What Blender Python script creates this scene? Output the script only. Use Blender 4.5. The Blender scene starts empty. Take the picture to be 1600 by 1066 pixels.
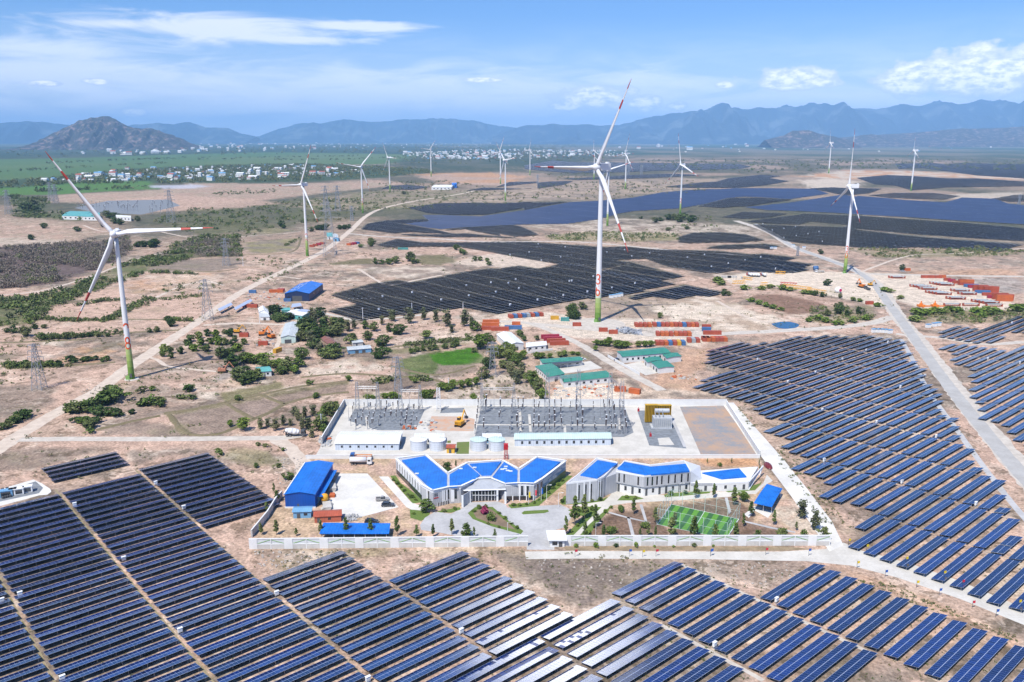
import bpy, math, random
import numpy as np
from mathutils import Vector, Matrix, Euler
random.seed(7)
RS = np.random.RandomState(11)
scene = bpy.context.scene
COL = scene.collection

F = 1300.0            # focal length in photo pixels (photo is 1600 x 1066)
HC = 130.0            # flying height of the camera in metres
PITCH = math.atan(316.0 / F)
cp, sp = math.cos(PITCH), math.sin(PITCH)

def G(px, py, z=0.0):
    """ground (or height z) point seen at photo pixel px, py"""
    dx, dy = (px - 800) / F, -(py - 533) / F
    d = (dx, cp + dy * sp, -sp + dy * cp)
    t = (z - HC) / d[2]
    return Vector((t * d[0], t * d[1], z))

def GP(pts, z=0.0):
    return [G(x, y, z) for x, y in pts]

def crop(ox, oy, s, pts):
    return [(ox + x / s, oy + y / s) for x, y in pts]

def zat(bx, by, py):
    """height of a point standing over ground pixel (bx,by) that shows at photo row py"""
    Y = G(bx, by).y
    a = math.atan((py - 533) / F) + PITCH
    return HC - Y * math.tan(a)

def mpp(py, z=0.0):
    """metres per photo pixel (across) on the ground at row py"""
    P = G(800, py, z)
    return (P.y * cp + (HC - z) * sp) / F

cam_d = bpy.data.cameras.new('camera')
cam = bpy.data.objects.new('camera', cam_d); COL.objects.link(cam)
cam.location = (0, 0, HC)
cam.rotation_euler = (math.pi / 2 - PITCH, 0, 0)
cam_d.sensor_width = 36.0
cam_d.lens = 36.0 * F / 1600.0
cam_d.clip_start = 1.0
cam_d.clip_end = 200000.0
scene.camera = cam

scene.view_settings.view_transform = 'Standard'
scene.view_settings.look = 'None'
scene.view_settings.exposure = 0.20
scene.view_settings.gamma = 1.0
scene.render.engine = 'CYCLES'
scene.cycles.max_bounces = 5
scene.cycles.diffuse_bounces = 1
scene.cycles.glossy_bounces = 2
scene.cycles.transparent_max_bounces = 8
scene.cycles.volume_bounces = 2
scene.cycles.use_denoising = True

SUN_EL = math.radians(57)
SUN_H = Vector((-0.50, -0.866, 0)).normalized()      # horizontal direction towards the sun
SUN_V = Vector((SUN_H.x * math.cos(SUN_EL), SUN_H.y * math.cos(SUN_EL), math.sin(SUN_EL)))
sd = bpy.data.lights.new('sun', 'SUN'); sun = bpy.data.objects.new('sun', sd); COL.objects.link(sun)
sd.energy = 5.0; sd.angle = math.radians(0.5); sd.color = (1.0, 0.95, 0.87)
sun.rotation_euler = SUN_V.to_track_quat('Z', 'Y').to_euler()
sun.location = (-200, -300, 400)

class NT:
    def __init__(s, tree): s.t = tree; s.n = tree.nodes; s.l = tree.links
    def new(s, typ, **kw):
        nd = s.n.new(typ)
        for k, v in kw.items():
            if k == 'inp':
                for a, b in v.items(): s.set(nd, a, b)
            else: setattr(nd, k, v)
        return nd
    def set(s, nd, key, val):
        sock = nd.inputs[key]
        if hasattr(val, 'is_output') or isinstance(val, bpy.types.NodeSocket): s.l.new(val, sock)
        else:
            if isinstance(val, tuple) and len(val) == 3 and sock.type == 'RGBA': val = val + (1,)
            sock.default_value = val
    def math(s, op, a, b=0.0, c=0.0, clamp=False):
        nd = s.new('ShaderNodeMath', operation=op, use_clamp=clamp)
        s.set(nd, 0, a); s.set(nd, 1, b)
        if len(nd.inputs) > 2: s.set(nd, 2, c)
        return nd.outputs[0]
    def mix(s, fac, a, b, mode='MIX'):
        nd = s.new('ShaderNodeMix', data_type='RGBA', blend_type=mode)
        s.set(nd, 0, fac); s.set(nd, 6, a); s.set(nd, 7, b)
        return nd.outputs[2]
    def noise(s, vec, scale, detail=3.0, rough=0.55, dist=0.0):
        nd = s.new('ShaderNodeTexNoise')
        if vec is not None: s.set(nd, 'Vector', vec)
        s.set(nd, 'Scale', scale); s.set(nd, 'Detail', detail); s.set(nd, 'Roughness', rough); s.set(nd, 'Distortion', dist)
        return nd.outputs[0]
    def ramp(s, fac, a, b, va=0.0, vb=1.0):
        nd = s.new('ShaderNodeMapRange', interpolation_type='SMOOTHSTEP')
        s.set(nd, 0, fac); s.set(nd, 1, a); s.set(nd, 2, b); s.set(nd, 3, va); s.set(nd, 4, vb)
        return nd.outputs[0]
    def vscale(s, vec, sc):
        nd = s.new('ShaderNodeVectorMath', operation='MULTIPLY'); s.set(nd, 0, vec); s.set(nd, 1, sc)
        return nd.outputs[0]

world = bpy.data.worlds.new('World'); scene.world = world; world.use_nodes = True
w = NT(world.node_tree)
for nd in list(w.n): w.n.remove(nd)
sky = w.new('ShaderNodeTexSky', sky_type='NISHITA', sun_disc=False)
sky.sun_elevation = SUN_EL
sky.sun_rotation = math.atan2(SUN_H.x, SUN_H.y)
sky.altitude = 100; sky.air_density = 1.0; sky.dust_density = 0.6; sky.ozone_density = 1.6
tc = w.new('ShaderNodeTexCoord')
sep = w.new('ShaderNodeSeparateXYZ'); w.set(sep, 0, tc.outputs['Generated'])
X, Y, Zz = sep.outputs
az = w.math('ARCTAN2', X, Y)                         # 0 straight ahead of the flying direction, + to the right
el = w.math('ARCSINE', Zz)
azd = w.math('MULTIPLY', az, 57.29578); eld = w.math('MULTIPLY', el, 57.29578)
vv = w.new('ShaderNodeCombineXYZ'); w.set(vv, 0, azd); w.set(vv, 1, eld)
P2 = vv.outputs[0]
def blob(a0, e0, ra, re, soft0=1.0, soft1=0.0):
    """soft ellipse in azimuth/elevation degrees"""
    a = w.math('DIVIDE', w.math('SUBTRACT', azd, a0), ra); e = w.math('DIVIDE', w.math('SUBTRACT', eld, e0), re)
    r = w.math('SQRT', w.math('ADD', w.math('MULTIPLY', a, a), w.math('MULTIPLY', e, e)))
    return w.math('SUBTRACT', 1.0, r)
def vmax(*v):
    o = v[0]
    for x in v[1:]: o = w.math('MAXIMUM', o, x)
    return o
def dirpx(px, py):
    x, y = (px - 800) / F, -(py - 533) / F
    d = Vector((x, cp + y * sp, -sp + y * cp)).normalized()
    return math.degrees(math.atan2(d.x, d.y)), math.degrees(math.asin(d.z))
def bpx(px, py, rx, ry):
    a, e = dirpx(px, py); a2, e2 = dirpx(px + rx, py); a3, e3 = dirpx(px, py - ry)
    return blob(a, e, abs(a2 - a), max(0.15, abs(e3 - e)))
n_c = w.noise(w.vscale(P2, (0.75, 1.05, 1)), 0.8, 6.0, 0.52)
cum = vmax(bpx(1550, 112, 120, 46), bpx(1500, 126, 80, 26), bpx(1425, 122, 66, 32), bpx(1240, 127, 80, 24), bpx(1290, 131, 34, 9), bpx(1205, 133, 30, 11),
           bpx(1590, 108, 45, 26), bpx(930, 152, 75, 22), bpx(1005, 162, 34, 15), bpx(1060, 166, 22, 9), bpx(1130, 134, 22, 7), bpx(65, 130, 40, 5), bpx(150, 128, 30, 6), bpx(215, 176, 24, 8),
           bpx(890, 165, 40, 8), bpx(760, 125, 40, 5))
cumd = w.math('ADD', w.math('MULTIPLY', cum, 1.25), w.math('MULTIPLY', w.math('SUBTRACT', n_c, 0.50), 2.0))
cum_a = w.ramp(cumd, 0.0, 0.24)
shade = w.ramp(w.noise(w.vscale(P2, (0.7, 1.5, 1)), 1.9, 6.0, 0.6), 0.34, 0.62)
cum_c = w.mix(w.math('MULTIPLY', shade, w.ramp(cumd, 0.1, 0.7)), (0.80, 0.88, 1.02), (1.55, 1.50, 1.42))
n_s = w.noise(w.vscale(P2, (0.16, 0.85, 1)), 1.0, 7.0, 0.6, 0.6)
cir = vmax(bpx(330, 46, 330, 30), bpx(190, 38, 150, 18), bpx(560, 42, 130, 12), bpx(470, 62, 160, 12))
cir2 = vmax(bpx(60, 78, 260, 26), bpx(200, 125, 520, 42), bpx(620, 150, 900, 52), bpx(1200, 165, 700, 26))
cird = w.math('ADD', cir, w.math('MULTIPLY', w.math('SUBTRACT', n_s, 0.5), 2.0))
cir_a = w.math('MULTIPLY', w.ramp(cird, 0.05, 0.75), 0.78)
cir2_a = w.math('MULTIPLY', w.ramp(w.math('ADD', cir2, w.math('MULTIPLY', w.math('SUBTRACT', n_s, 0.5), 2.2)), -0.1, 0.9), 0.72)
big = blob(-3.6, 14.8, 7.5, 5.4)  # added overbright cloud, unseen above the frame, mirrored by the panels as glare
bigd = w.math('ADD', big, w.math('MULTIPLY', w.math('SUBTRACT', n_c, 0.5), 0.8))
big_a = w.ramp(bigd, -0.1, 0.8)
high = w.math('MULTIPLY', w.ramp(w.noise(w.vscale(tc.outputs['Generated'], (1, 1, 2.2)), 2.6, 6.0, 0.6), 0.52, 0.74), w.math('MULTIPLY', w.ramp(eld, 14, 30), 0.55))
sky_s = w.new('ShaderNodeVectorMath', operation='SCALE'); w.set(sky_s, 0, sky.outputs[0]); w.set(sky_s, 'Scale', 0.10)
skyc = w.mix(1.0, sky_s.outputs[0], (0.56, 0.86, 1.34), 'MULTIPLY')
c = w.mix(high, skyc, (0.85, 0.88, 0.93))
low = w.math('MULTIPLY', w.ramp(eld, 0.5, 8.0, 0.9, 0.0), w.ramp(n_s, .35, .65, .6, 1.0))
c = w.mix(low, c, (1.12, 1.15, 1.24))
c = w.mix(cir2_a, c, (1.08, 1.12, 1.2))
c = w.mix(cir_a, c, (1.12, 1.12, 1.14))
c = w.mix(cum_a, c, cum_c)
c = w.mix(big_a, c, (5.4, 5.4, 5.4))
bg = w.new('ShaderNodeBackground'); w.set(bg, 0, c); bg.inputs[1].default_value = 1.0
wo = w.new('ShaderNodeOutputWorld'); w.l.new(bg.outputs[0], wo.inputs[0])

def _props(o, label=None, cat=None, group=None, kind=None):
    if label: o['label'] = label
    if cat: o['category'] = cat
    if group: o['group'] = group
    if kind: o['kind'] = kind

def thing(name, label, cat, loc=(0, 0, 0), rotz=0.0, group=None):
    o = bpy.data.objects.new(name, None); COL.objects.link(o)
    o.empty_display_size = 0.5
    o.location = loc; o.rotation_euler = (0, 0, rotz)
    _props(o, label, cat, group)
    return o

class MB:
    """collects shapes in world metres; build() links ONE mesh object"""
    def __init__(s): s.v = []; s.f = []; s.m = []; s.smooth = []; s.cur = 0; s.sm = False
    def mat(s, i, smooth=False): s.cur = i; s.sm = smooth; return s
    def add(s, vs, fs, mi=None):
        b = len(s.v); s.v.extend([tuple(v) for v in vs])
        for f in fs:
            s.f.append(tuple(b + i for i in f)); s.m.append(s.cur if mi is None else mi); s.smooth.append(s.sm)
        return s
    def quad(s, a, b, c, d): return s.add([a, b, c, d], [(0, 1, 2, 3)])
    def poly(s, pts): return s.add(pts, [tuple(range(len(pts)))])
    def box(s, c, size, rz=0.0, rx=0.0, ry=0.0):
        hx, hy, hz = size[0] / 2, size[1] / 2, size[2] / 2
        R = Euler((rx, ry, rz)).to_matrix(); c = Vector(c)
        vs = [c + R @ Vector((x * hx, y * hy, z * hz)) for x, y, z in ((-1,-1,-1),(1,-1,-1),(1,1,-1),(-1,1,-1),(-1,-1,1),(1,-1,1),(1,1,1),(-1,1,1))]
        return s.add(vs, [(0,3,2,1),(4,5,6,7),(0,1,5,4),(1,2,6,5),(2,3,7,6),(3,0,4,7)])
    def prism(s, pts, z0, z1, top=True, bottom=False):
        n = len(pts)
        area = sum(pts[i][0] * pts[(i + 1) % n][1] - pts[(i + 1) % n][0] * pts[i][1] for i in range(n))
        if area < 0: pts = pts[::-1]
        zz0 = z0 if hasattr(z0, '__len__') else [z0] * n
        zz1 = z1 if hasattr(z1, '__len__') else [z1] * n
        if area < 0: zz0 = list(zz0)[::-1]; zz1 = list(zz1)[::-1]
        vs = [(p[0], p[1], z) for p, z in zip(pts, zz0)] + [(p[0], p[1], z) for p, z in zip(pts, zz1)]
        fs = [(i, (i + 1) % n, n + (i + 1) % n, n + i) for i in range(n)]
        if top: fs.append(tuple(range(n, 2 * n)))
        if bottom: fs.append(tuple(range(n - 1, -1, -1)))
        return s.add(vs, fs)
    def tube(s, p0, p1, r0, r1=None, n=6, caps=True):
        r1 = r0 if r1 is None else r1
        p0 = Vector(p0); p1 = Vector(p1); d = (p1 - p0)
        if d.length < 1e-6: return s
        q = d.to_track_quat('Z', 'Y').to_matrix()
        vs = []
        for p, r in ((p0, r0), (p1, r1)):
            for k in range(n):
                a = 2 * math.pi * k / n
                vs.append(p + q @ Vector((r * math.cos(a), r * math.sin(a), 0)))
        fs = [(k, (k + 1) % n, n + (k + 1) % n, n + k) for k in range(n)]
        if caps: fs += [tuple(range(n - 1, -1, -1)), tuple(range(n, 2 * n))]
        return s.add(vs, fs)
    def lathe(s, c, prof, n=16):
        c = Vector(c); vs = []; fs = []
        for r, z in prof:
            for k in range(n):
                a = 2 * math.pi * k / n; vs.append(c + Vector((r * math.cos(a), r * math.sin(a), z)))
        for j in range(len(prof) - 1):
            for k in range(n):
                fs.append((j*n+k, j*n+(k+1) % n, (j+1)*n+(k+1) % n, (j+1)*n+k))
        fs.append(tuple((len(prof)-1)*n + k for k in range(n)))
        return s.add(vs, fs)
    def ribbon(s, pts, width, z=0.0, jit=0.0, closed=False):
        """flat strip along a polyline of world points"""
        n = len(pts); L = []; R = []
        for i in range(n):
            a = Vector(pts[max(0, i - 1)]).xy; b = Vector(pts[min(n - 1, i + 1)]).xy
            t = (b - a); t = t.normalized() if t.length > 1e-9 else Vector((1, 0)); nn = Vector((-t.y, t.x))
            wd = width[i] if hasattr(width, '__len__') else width
            p = Vector(pts[i]).xy
            L.append(p + nn * (wd / 2 + jit * random.uniform(-1, 1))); R.append(p - nn * (wd / 2 + jit * random.uniform(-1, 1)))
        vs = [(p.x, p.y, z) for p in L] + [(p.x, p.y, z) for p in R]
        return s.add(vs, [(i, n + i, n + i + 1, i + 1) for i in range(n - 1)])
    def build(s, name, mats, parent=None, loc=None, data_only=False):
        if not isinstance(mats, (list, tuple)): mats = [mats]
        me = bpy.data.meshes.new(name)
        off = Vector(loc) if loc is not None else (Vector(parent.location) if parent is not None else Vector((0, 0, 0)))
        me.from_pydata([(v[0] - off.x, v[1] - off.y, v[2] - off.z) for v in s.v], [], s.f)
        for m in mats: me.materials.append(m)
        if len(mats) > 1: me.polygons.foreach_set('material_index', s.m)
        if any(s.smooth): me.polygons.foreach_set('use_smooth', s.smooth)
        me.update()
        if data_only: return me
        o = bpy.data.objects.new(name, me); COL.objects.link(o)
        if parent is not None: o.parent = parent
        elif loc is not None: o.location = loc
        return o

def link(name, me, parent=None, loc=None, rot=None, scale=None):
    o = bpy.data.objects.new(name, me); COL.objects.link(o)
    if parent is not None: o.parent = parent
    if loc is not None: o.location = loc
    if rot is not None: o.rotation_euler = rot
    if scale is not None: o.scale = scale
    return o

def single(mb, name, mats, label, cat, group=None, loc=(0, 0, 0)):
    o = mb.build(name, mats, loc=loc); _props(o, label, cat, group); return o
def struct(mb, name, mats):
    o = mb.build(name, mats); o['kind'] = 'structure'; return o
def stuff(mb, name, mats, label=None):
    o = mb.build(name, mats); o['kind'] = 'stuff'
    if label: o['label'] = label
    return o

def dup(root, loc, rotz=0.0, scale=None, label=None, group=None, kids=None):
    kids = root.children if kids is None else kids
    r = root.copy(); COL.objects.link(r); r.location = loc; r.rotation_euler = (0, 0, rotz)
    if scale is not None: r.scale = scale
    if label: r['label'] = label
    if group: r['group'] = group
    for ch in list(kids):
        c_ = ch.copy(); COL.objects.link(c_); c_.parent = r
        for g in ch.children:
            d = g.copy(); COL.objects.link(d); d.parent = c_
    return r

def recolor(o, mat, idx=0):
    o.material_slots[idx].link = 'OBJECT'; o.material_slots[idx].material = mat

MATS = {}
def mat(name, col, rough=0.8, var=0.12, scale=0.6, metal=0.0, spec=0.3, coords='Object', streak=None):
    """plain surface whose own colour wanders a little (dirt, sun bleaching)"""
    if name in MATS: return MATS[name]
    m = bpy.data.materials.new(name); m.use_nodes = True; n = NT(m.node_tree)
    b = n.n['Principled BSDF']
    t = n.new('ShaderNodeTexCoord'); vec = t.outputs[coords]
    if streak: vec = n.vscale(vec, streak)
    a = n.noise(vec, scale, 5.0, 0.6)
    k = n.ramp(a, 0.25, 0.75, 1 - var, 1 + var)
    base = n.new('ShaderNodeVectorMath', operation='SCALE'); n.set(base, 0, col); n.set(base, 'Scale', k)
    n.set(b, 'Base Color', base.outputs[0]); n.set(b, 'Roughness', rough); n.set(b, 'Metallic', metal); n.set(b, 'Specular IOR Level', spec)
    MATS[name] = m
    return m
def hash2(ix, iy, seed):
    h = (ix.astype(np.int64) * 374761393 + iy.astype(np.int64) * 668265263 + seed * 1274126177) & 0x7fffffff
    h = ((h ^ (h >> 13)) * 1103515245 + 12345) & 0x7fffffff
    h = ((h ^ (h >> 15)) * 2246822519) & 0x7fffffff
    return (h & 0xffffff) / float(0xffffff)
def vnoise(x, y, seed=0):
    ix = np.floor(x); iy = np.floor(y); fx = x - ix; fy = y - iy
    fx = fx * fx * (3 - 2 * fx); fy = fy * fy * (3 - 2 * fy)
    a = hash2(ix, iy, seed); b = hash2(ix + 1, iy, seed); c = hash2(ix, iy + 1, seed); d = hash2(ix + 1, iy + 1, seed)
    return (a * (1 - fx) + b * fx) * (1 - fy) + (c * (1 - fx) + d * fx) * fy
def fbm(x, y, octv=4, seed=0):
    s = 0; a = 0.5; t = 0
    for o in range(octv):
        s = s + a * vnoise(x * 2 ** o + 17.3 * o, y * 2 ** o - 9.1 * o, seed + o); t += a; a *= 0.55
    return s / t
def sstep(a, b, x):
    t = np.clip((x - a) / (b - a), 0, 1); return t * t * (3 - 2 * t)

ang = np.radians(np.concatenate([np.linspace(-180, -38, 46)[:-1], np.linspace(-38, 38, 541), np.linspace(38, 180, 46)[1:-1]]))
rad = np.concatenate([[0.0], np.geomspace(12, 110, 12)[:-1], np.geomspace(110, 2400, 400)[:-1], np.geomspace(2400, 60000, 125)])
NA, NR = len(ang), len(rad)
VX = (rad[:, None] * np.sin(ang)[None, :]).ravel(); VY = (rad[:, None] * np.cos(ang)[None, :]).ravel()
C = np.zeros((NR * NA, 3)); VEG = np.zeros(NR * NA)
RR = np.hypot(VX, VY)
col = lambda *c: np.array(c)
PINK = col(.52, .375, .295); TAN = col(.40, .315, .24); BROWN = col(.22, .18, .145); PALE = col(.63, .54, .44); ORANGE = col(.55, .33, .20)
DRYG = col(.26, .235, .13); GREEN = col(.10, .19, .04); GREY = col(.36, .33, .30); DARKF = col(.045, .075, .04)
n1 = fbm(VX / 70, VY / 70, 5, 3); n2 = fbm(VX / 17, VY / 17, 4, 9); n3 = fbm(VX / 5.0, VY / 5.0, 3, 21); n4 = fbm(VX / 240, VY / 400, 4, 33)
k = sstep(.42, .62, .55 * n1 + .45 * n2)[:, None]
C[:] = PINK * (1 - k) + (TAN * .5 + PINK * .5) * k
k = sstep(.50, .62, .5 * fbm(VX / 45, VY / 45, 4, 41) + .5 * n2)[:, None]; C[:] = C * (1 - .85 * k) + BROWN * .85 * k
k = sstep(.56, .72, .5 * fbm(VX / 30, VY / 30, 4, 51) + .5 * n3)[:, None]; C[:] = C * (1 - .6 * k) + PALE * .6 * k
far = sstep(900, 1500, RR)[:, None]
k = sstep(.36, .54, n4)[:, None]
farc = (TAN * .62 + PINK * .1) * (1 - k) + col(.06, .075, .05) * k
C[:] = C * (1 - far * .85) + farc * far * .85
vf = sstep(5200, 8000, RR)[:, None]
k = sstep(.45, .62, fbm(VX / 900, VY / 1500, 4, 77))[:, None]
C[:] = C * (1 - vf) + (col(.05, .085, .05) * (1 - k) + col(.17, .16, .12) * k) * vf
WX = fbm(VX / 9, VY / 9, 3, 61) - .5; WY = fbm(VX / 9, VY / 9, 3, 62) - .5

def poly_sd(px, py, P):
    """signed distance (+ inside) of points to polygon P (n,2)"""
    n = len(P); ins = np.zeros(len(px), bool); d2 = np.full(len(px), 1e18)
    for i in range(n):
        ax, ay = P[i]; bx, by = P[(i + 1) % n]
        cond = (ay > py) != (by > py)
        with np.errstate(divide='ignore', invalid='ignore'):
            xi = (bx - ax) * (py - ay) / (by - ay) + ax
        ins ^= cond & (px < xi)
        ex, ey = bx - ax, by - ay; t = np.clip(((px - ax) * ex + (py - ay) * ey) / (ex * ex + ey * ey + 1e-9), 0, 1)
        d2 = np.minimum(d2, (px - ax - t * ex) ** 2 + (py - ay - t * ey) ** 2)
    d = np.sqrt(d2); return np.where(ins, d, -d)

CALM = np.zeros(NR * NA)
def paint(color, pts, soft=2.0, amp=3.0, k=1.0, tex=0.0, color2=None, texs=6.0, seed=5):
    W = np.array([(p.x, p.y) for p in GP(pts)])
    dist = np.hypot(W[:, 0], W[:, 1]).mean(); sc = max(1.0, dist / 400.0)
    soft *= sc; amp *= sc
    m = (VX > W[:, 0].min() - soft - amp) & (VX < W[:, 0].max() + soft + amp) & (VY > W[:, 1].min() - soft - amp) & (VY < W[:, 1].max() + soft + amp)
    idx = np.nonzero(m)[0]
    if len(idx) == 0: return
    x = VX[idx] + WX[idx] * 2 * amp; y = VY[idx] + WY[idx] * 2 * amp
    a = sstep(-soft, soft, poly_sd(x, y, W)) * k
    c = np.array(color)[None, :]
    if color2 is not None:
        t = sstep(.4, .62, fbm(VX[idx] / (texs * sc), VY[idx] / (texs * sc), 4, seed))[:, None]; c = c * (1 - t) + np.array(color2)[None, :] * t
    if tex: a = a * (1 - tex * sstep(.35, .65, fbm(VX[idx] / 14 / sc, VY[idx] / 14 / sc, 3, seed + 3)))
    C[idx] = C[idx] * (1 - a[:, None]) + c * a[:, None]
    cm = .85 if (k >= .75 and not tex and soft <= 3 * sc) else 0
    CALM[idx] = CALM[idx] * (1 - a) + cm * a

paint(col(.04, .07, .045), [(-250, 236), (-250, 252), (300, 250), (520, 246), (700, 268), (900, 262), (940, 240), (600, 226), (300, 224)], 8, 10, .8)
paint(col(.095, .165, .07), [(-250, 252), (0, 249), (120, 247), (260, 242), (420, 238), (560, 240), (660, 242), (600, 257), (470, 257), (330, 262), (180, 268), (60, 280), (-250, 292)], 5, 5, .95, color2=col(.125, .18, .085), texs=90)
paint(col(.05, .085, .045), [(-250, 290), (60, 279), (190, 264), (330, 258), (470, 255), (640, 262), (690, 268), (560, 281), (420, 286), (250, 286), (110, 290), (0, 297), (-250, 302)], 4, 6, .9)
paint(col(.10, .19, .06), [(-250, 299), (40, 292), (130, 284), (235, 283), (250, 296), (150, 300), (90, 304), (-40, 306), (-250, 308)], 3, 3, .95)
paint(TAN * 1.05, [(90, 305), (180, 300), (260, 296), (300, 286), (460, 288), (600, 282), (640, 288), (520, 300), (420, 312), (300, 325), (200, 322), (90, 315)], 4, 5, .9, color2=PINK * .9)
paint(col(.5, .5, .55), [(235, 291), (300, 288), (330, 292), (290, 295), (240, 294)], 2, 2, .8)
paint(PINK, [(160, 312), (270, 305), (400, 312), (440, 318), (330, 330), (240, 330)], 4, 4, .8)
paint(col(.09, .11, .05), [(20, 305), (75, 312), (70, 332), (150, 340), (120, 345), (20, 338)], 3, 5, .9)
paint(PINK * .95, [(-80, 340), (60, 343), (130, 352), (200, 363), (130, 372), (120, 392), (0, 392), (-80, 392)], 4, 5, .85, color2=TAN)
paint(PALE * .9, [(-30, 372), (60, 370), (100, 378), (60, 392), (-30, 392)], 2, 4, .6, tex=.6)
paint(col(.12, .125, .06), [(230, 345), (300, 327), (380, 325), (470, 310), (560, 312), (640, 320), (640, 330), (560, 345), (440, 352), (430, 365), (330, 372), (290, 360)], 4, 8, .75, tex=.7)
paint(TAN, [(430, 262 + 60), (560, 300), (700, 296), (800, 300), (800, 318), (640, 325), (520, 330)], 4, 8, .6, color2=DRYG)
paint(PINK, [(640, 272), (760, 270), (830, 276), (780, 290), (690, 286)], 4, 6, .8, color2=ORANGE, texs=30)
paint(TAN * 1.1, [(830, 288), (1000, 280), (1240, 278), (1300, 266), (1600, 270), (1600, 280), (1350, 285), (1100, 292), (960, 312), (700, 318)], 5, 8, .8, color2=BROWN * 1.3)
paint(PALE, [(1235, 276), (1330, 266), (1440, 268), (1600, 278), (1600, 282), (1440, 275), (1330, 280)], 3, 5, .8, color2=ORANGE)
paint(PALE * .95, [(1250, 282), (1300, 279), (1345, 285), (1330, 298), (1270, 296)], 3, 5, .9)
paint(PALE * .9, [(1460, 305), (1600, 300), (1600, 310), (1530, 312), (1450, 310)], 3, 4, .8)
DW = col(.13, .10, .095)
paint(DW, [(-80, 388), (90, 384), (190, 374), (205, 395), (150, 420), (75, 446), (-80, 456)], 3, 5, .95)
paint(col(.13, .12, .075), [(250, 402), (275, 380), (330, 372), (372, 376), (372, 402), (300, 403)], 2, 4, .9)
paint(col(.095, .12, .045), [(-80, 470), (80, 462), (150, 432), (215, 405), (290, 395), (300, 402), (240, 420), (180, 440), (110, 470), (40, 510), (-80, 515)], 3, 6, .9, tex=.3)
paint(BROWN * 1.15, [(245, 408), (370, 402), (372, 418), (330, 424), (235, 424)], 2, 2, .9)
paint(BROWN * 1.05 + col(0, .01, 0), [(382, 379), (470, 372), (455, 393), (390, 397)], 2, 2, .9, color2=DRYG)
paint(DRYG, [(420, 366), (460, 360), (430, 356), (380, 362)], 2, 3, .6)
paint(ORANGE * 1.02, [(190, 445), (250, 432), (340, 425), (330, 435), (270, 450), (200, 460)], 3, 3, .5, color2=PINK)
paint(PALE * .98, [(235, 432), (285, 428), (345, 430), (330, 450), (240, 450)], 2, 4, .5, tex=.5)
paint(PINK * 1.06, [(50, 495), (90, 475), (190, 470), (180, 492), (150, 500)], 1.5, 2, .9)
paint(PINK * 1.06, [(120, 465), (165, 447), (195, 450), (196, 468), (130, 470)], 1.5, 2, .9)
paint(PINK * 1.05, [(195, 490), (230, 470), (320, 462), (300, 500), (190, 497)], 1.5, 2, .9)
paint(PINK * 1.05, [(60, 512), (150, 502), (280, 500), (270, 515), (90, 525)], 1.5, 3, .8)
paint(PALE * .92, [(70, 533), (100, 532), (98, 540), (60, 540)], 1, 2, .8)
paint(BROWN * 1.25, [(110, 545), (190, 535), (200, 550), (140, 570), (60, 575)], 2, 5, .6, color2=ORANGE)
paint(PINK * 1.08, [(0, 582), (130, 572), (190, 575), (120, 615), (60, 625), (0, 630)], 2, 4, .6)
paint(BROWN, [(0, 605), (70, 600), (90, 625), (40, 650), (0, 660)], 2, 5, .7)
paint(BROWN * 1.05, [(185, 570), (250, 565), (300, 545), (350, 520), (390, 530), (390, 560), (330, 580), (240, 600), (330, 615), (330, 640), (250, 640), (150, 650), (200, 600)], 3, 6, .6, tex=.4)
paint(GREY * .85, [(340, 570), (385, 560), (395, 580), (340, 595)], 2, 3, .7)
paint(PINK, [(340, 530), (400, 515), (440, 515), (430, 560), (395, 565), (390, 540)], 2, 4, .7)
paint(col(.29, .225, .18), [(263, 648), (300, 640), (352, 632), (395, 645), (385, 660), (340, 678), (280, 675)], 1, 1.2, .95)
paint(col(.31, .24, .195), [(356, 630), (412, 620), (442, 633), (395, 654)], 1, 1.2, .95)
paint(col(.28, .215, .17), [(415, 618), (470, 605), (540, 598), (545, 614), (500, 618), (448, 630)], 1, 1.2, .95)
paint(col(.32, .25, .20), [(160, 672), (200, 662), (250, 662), (292, 678), (160, 681)], 1.5, 2, .9)
paint(DRYG * .8, [(342, 614), (400, 604), (440, 596), (445, 606), (410, 614), (350, 628)], 1, 2, .9)
paint(DRYG * .75, [(256, 645), (300, 638), (352, 628), (420, 614), (545, 594), (545, 600), (430, 619), (350, 635), (300, 644), (268, 650), (300, 676), (285, 680)], .8, 1, .7)
paint(BROWN * .9, [(240, 640), (345, 625), (342, 630), (262, 645), (210, 665), (150, 672), (170, 655)], 2, 3, .7)
paint(PALE * .95, [(310, 612), (340, 612), (338, 625), (312, 622)], 1, 2, .8)
paint(PALE, [(560, 560), (610, 575), (612, 588), (560, 585), (480, 590), (475, 575), (520, 565)], 2, 4, .8, color2=PINK)
paint(col(.215, .17, .135), [(560, 595), (600, 590), (650, 588), (690, 598), (640, 612), (560, 612)], 1.5, 2, .8)
paint(col(.10, .145, .045), [(625, 562), (690, 546), (680, 585), (640, 586), (620, 575)], 1.5, 1.5, .85)
paint(col(.06, .155, .022), [(672, 555), (700, 548), (738, 543), (752, 556), (735, 569), (690, 571), (678, 565)], .8, .6, .98)
paint(col(.09, .155, .04), [(735, 560), (752, 552), (760, 566), (730, 570)], 1, 1, .8)
paint(col(.29, .225, .18), [(690, 574), (742, 569), (750, 580), (700, 590), (680, 585)], 1, 1.5, .9)
paint(DRYG * .85, [(600, 545), (660, 535), (720, 530), (740, 536), (680, 547), (620, 553)], 1, 2, .7)
paint(PINK * 1.05, [(560, 510), (640, 505), (700, 505), (740, 512), (700, 535), (620, 545), (560, 540)], 2, 4, .6)
paint(PALE, [(615, 530), (655, 525), (690, 515), (735, 515), (740, 535), (650, 540), (610, 545)], 1.5, 3, .6, tex=.5)
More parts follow.
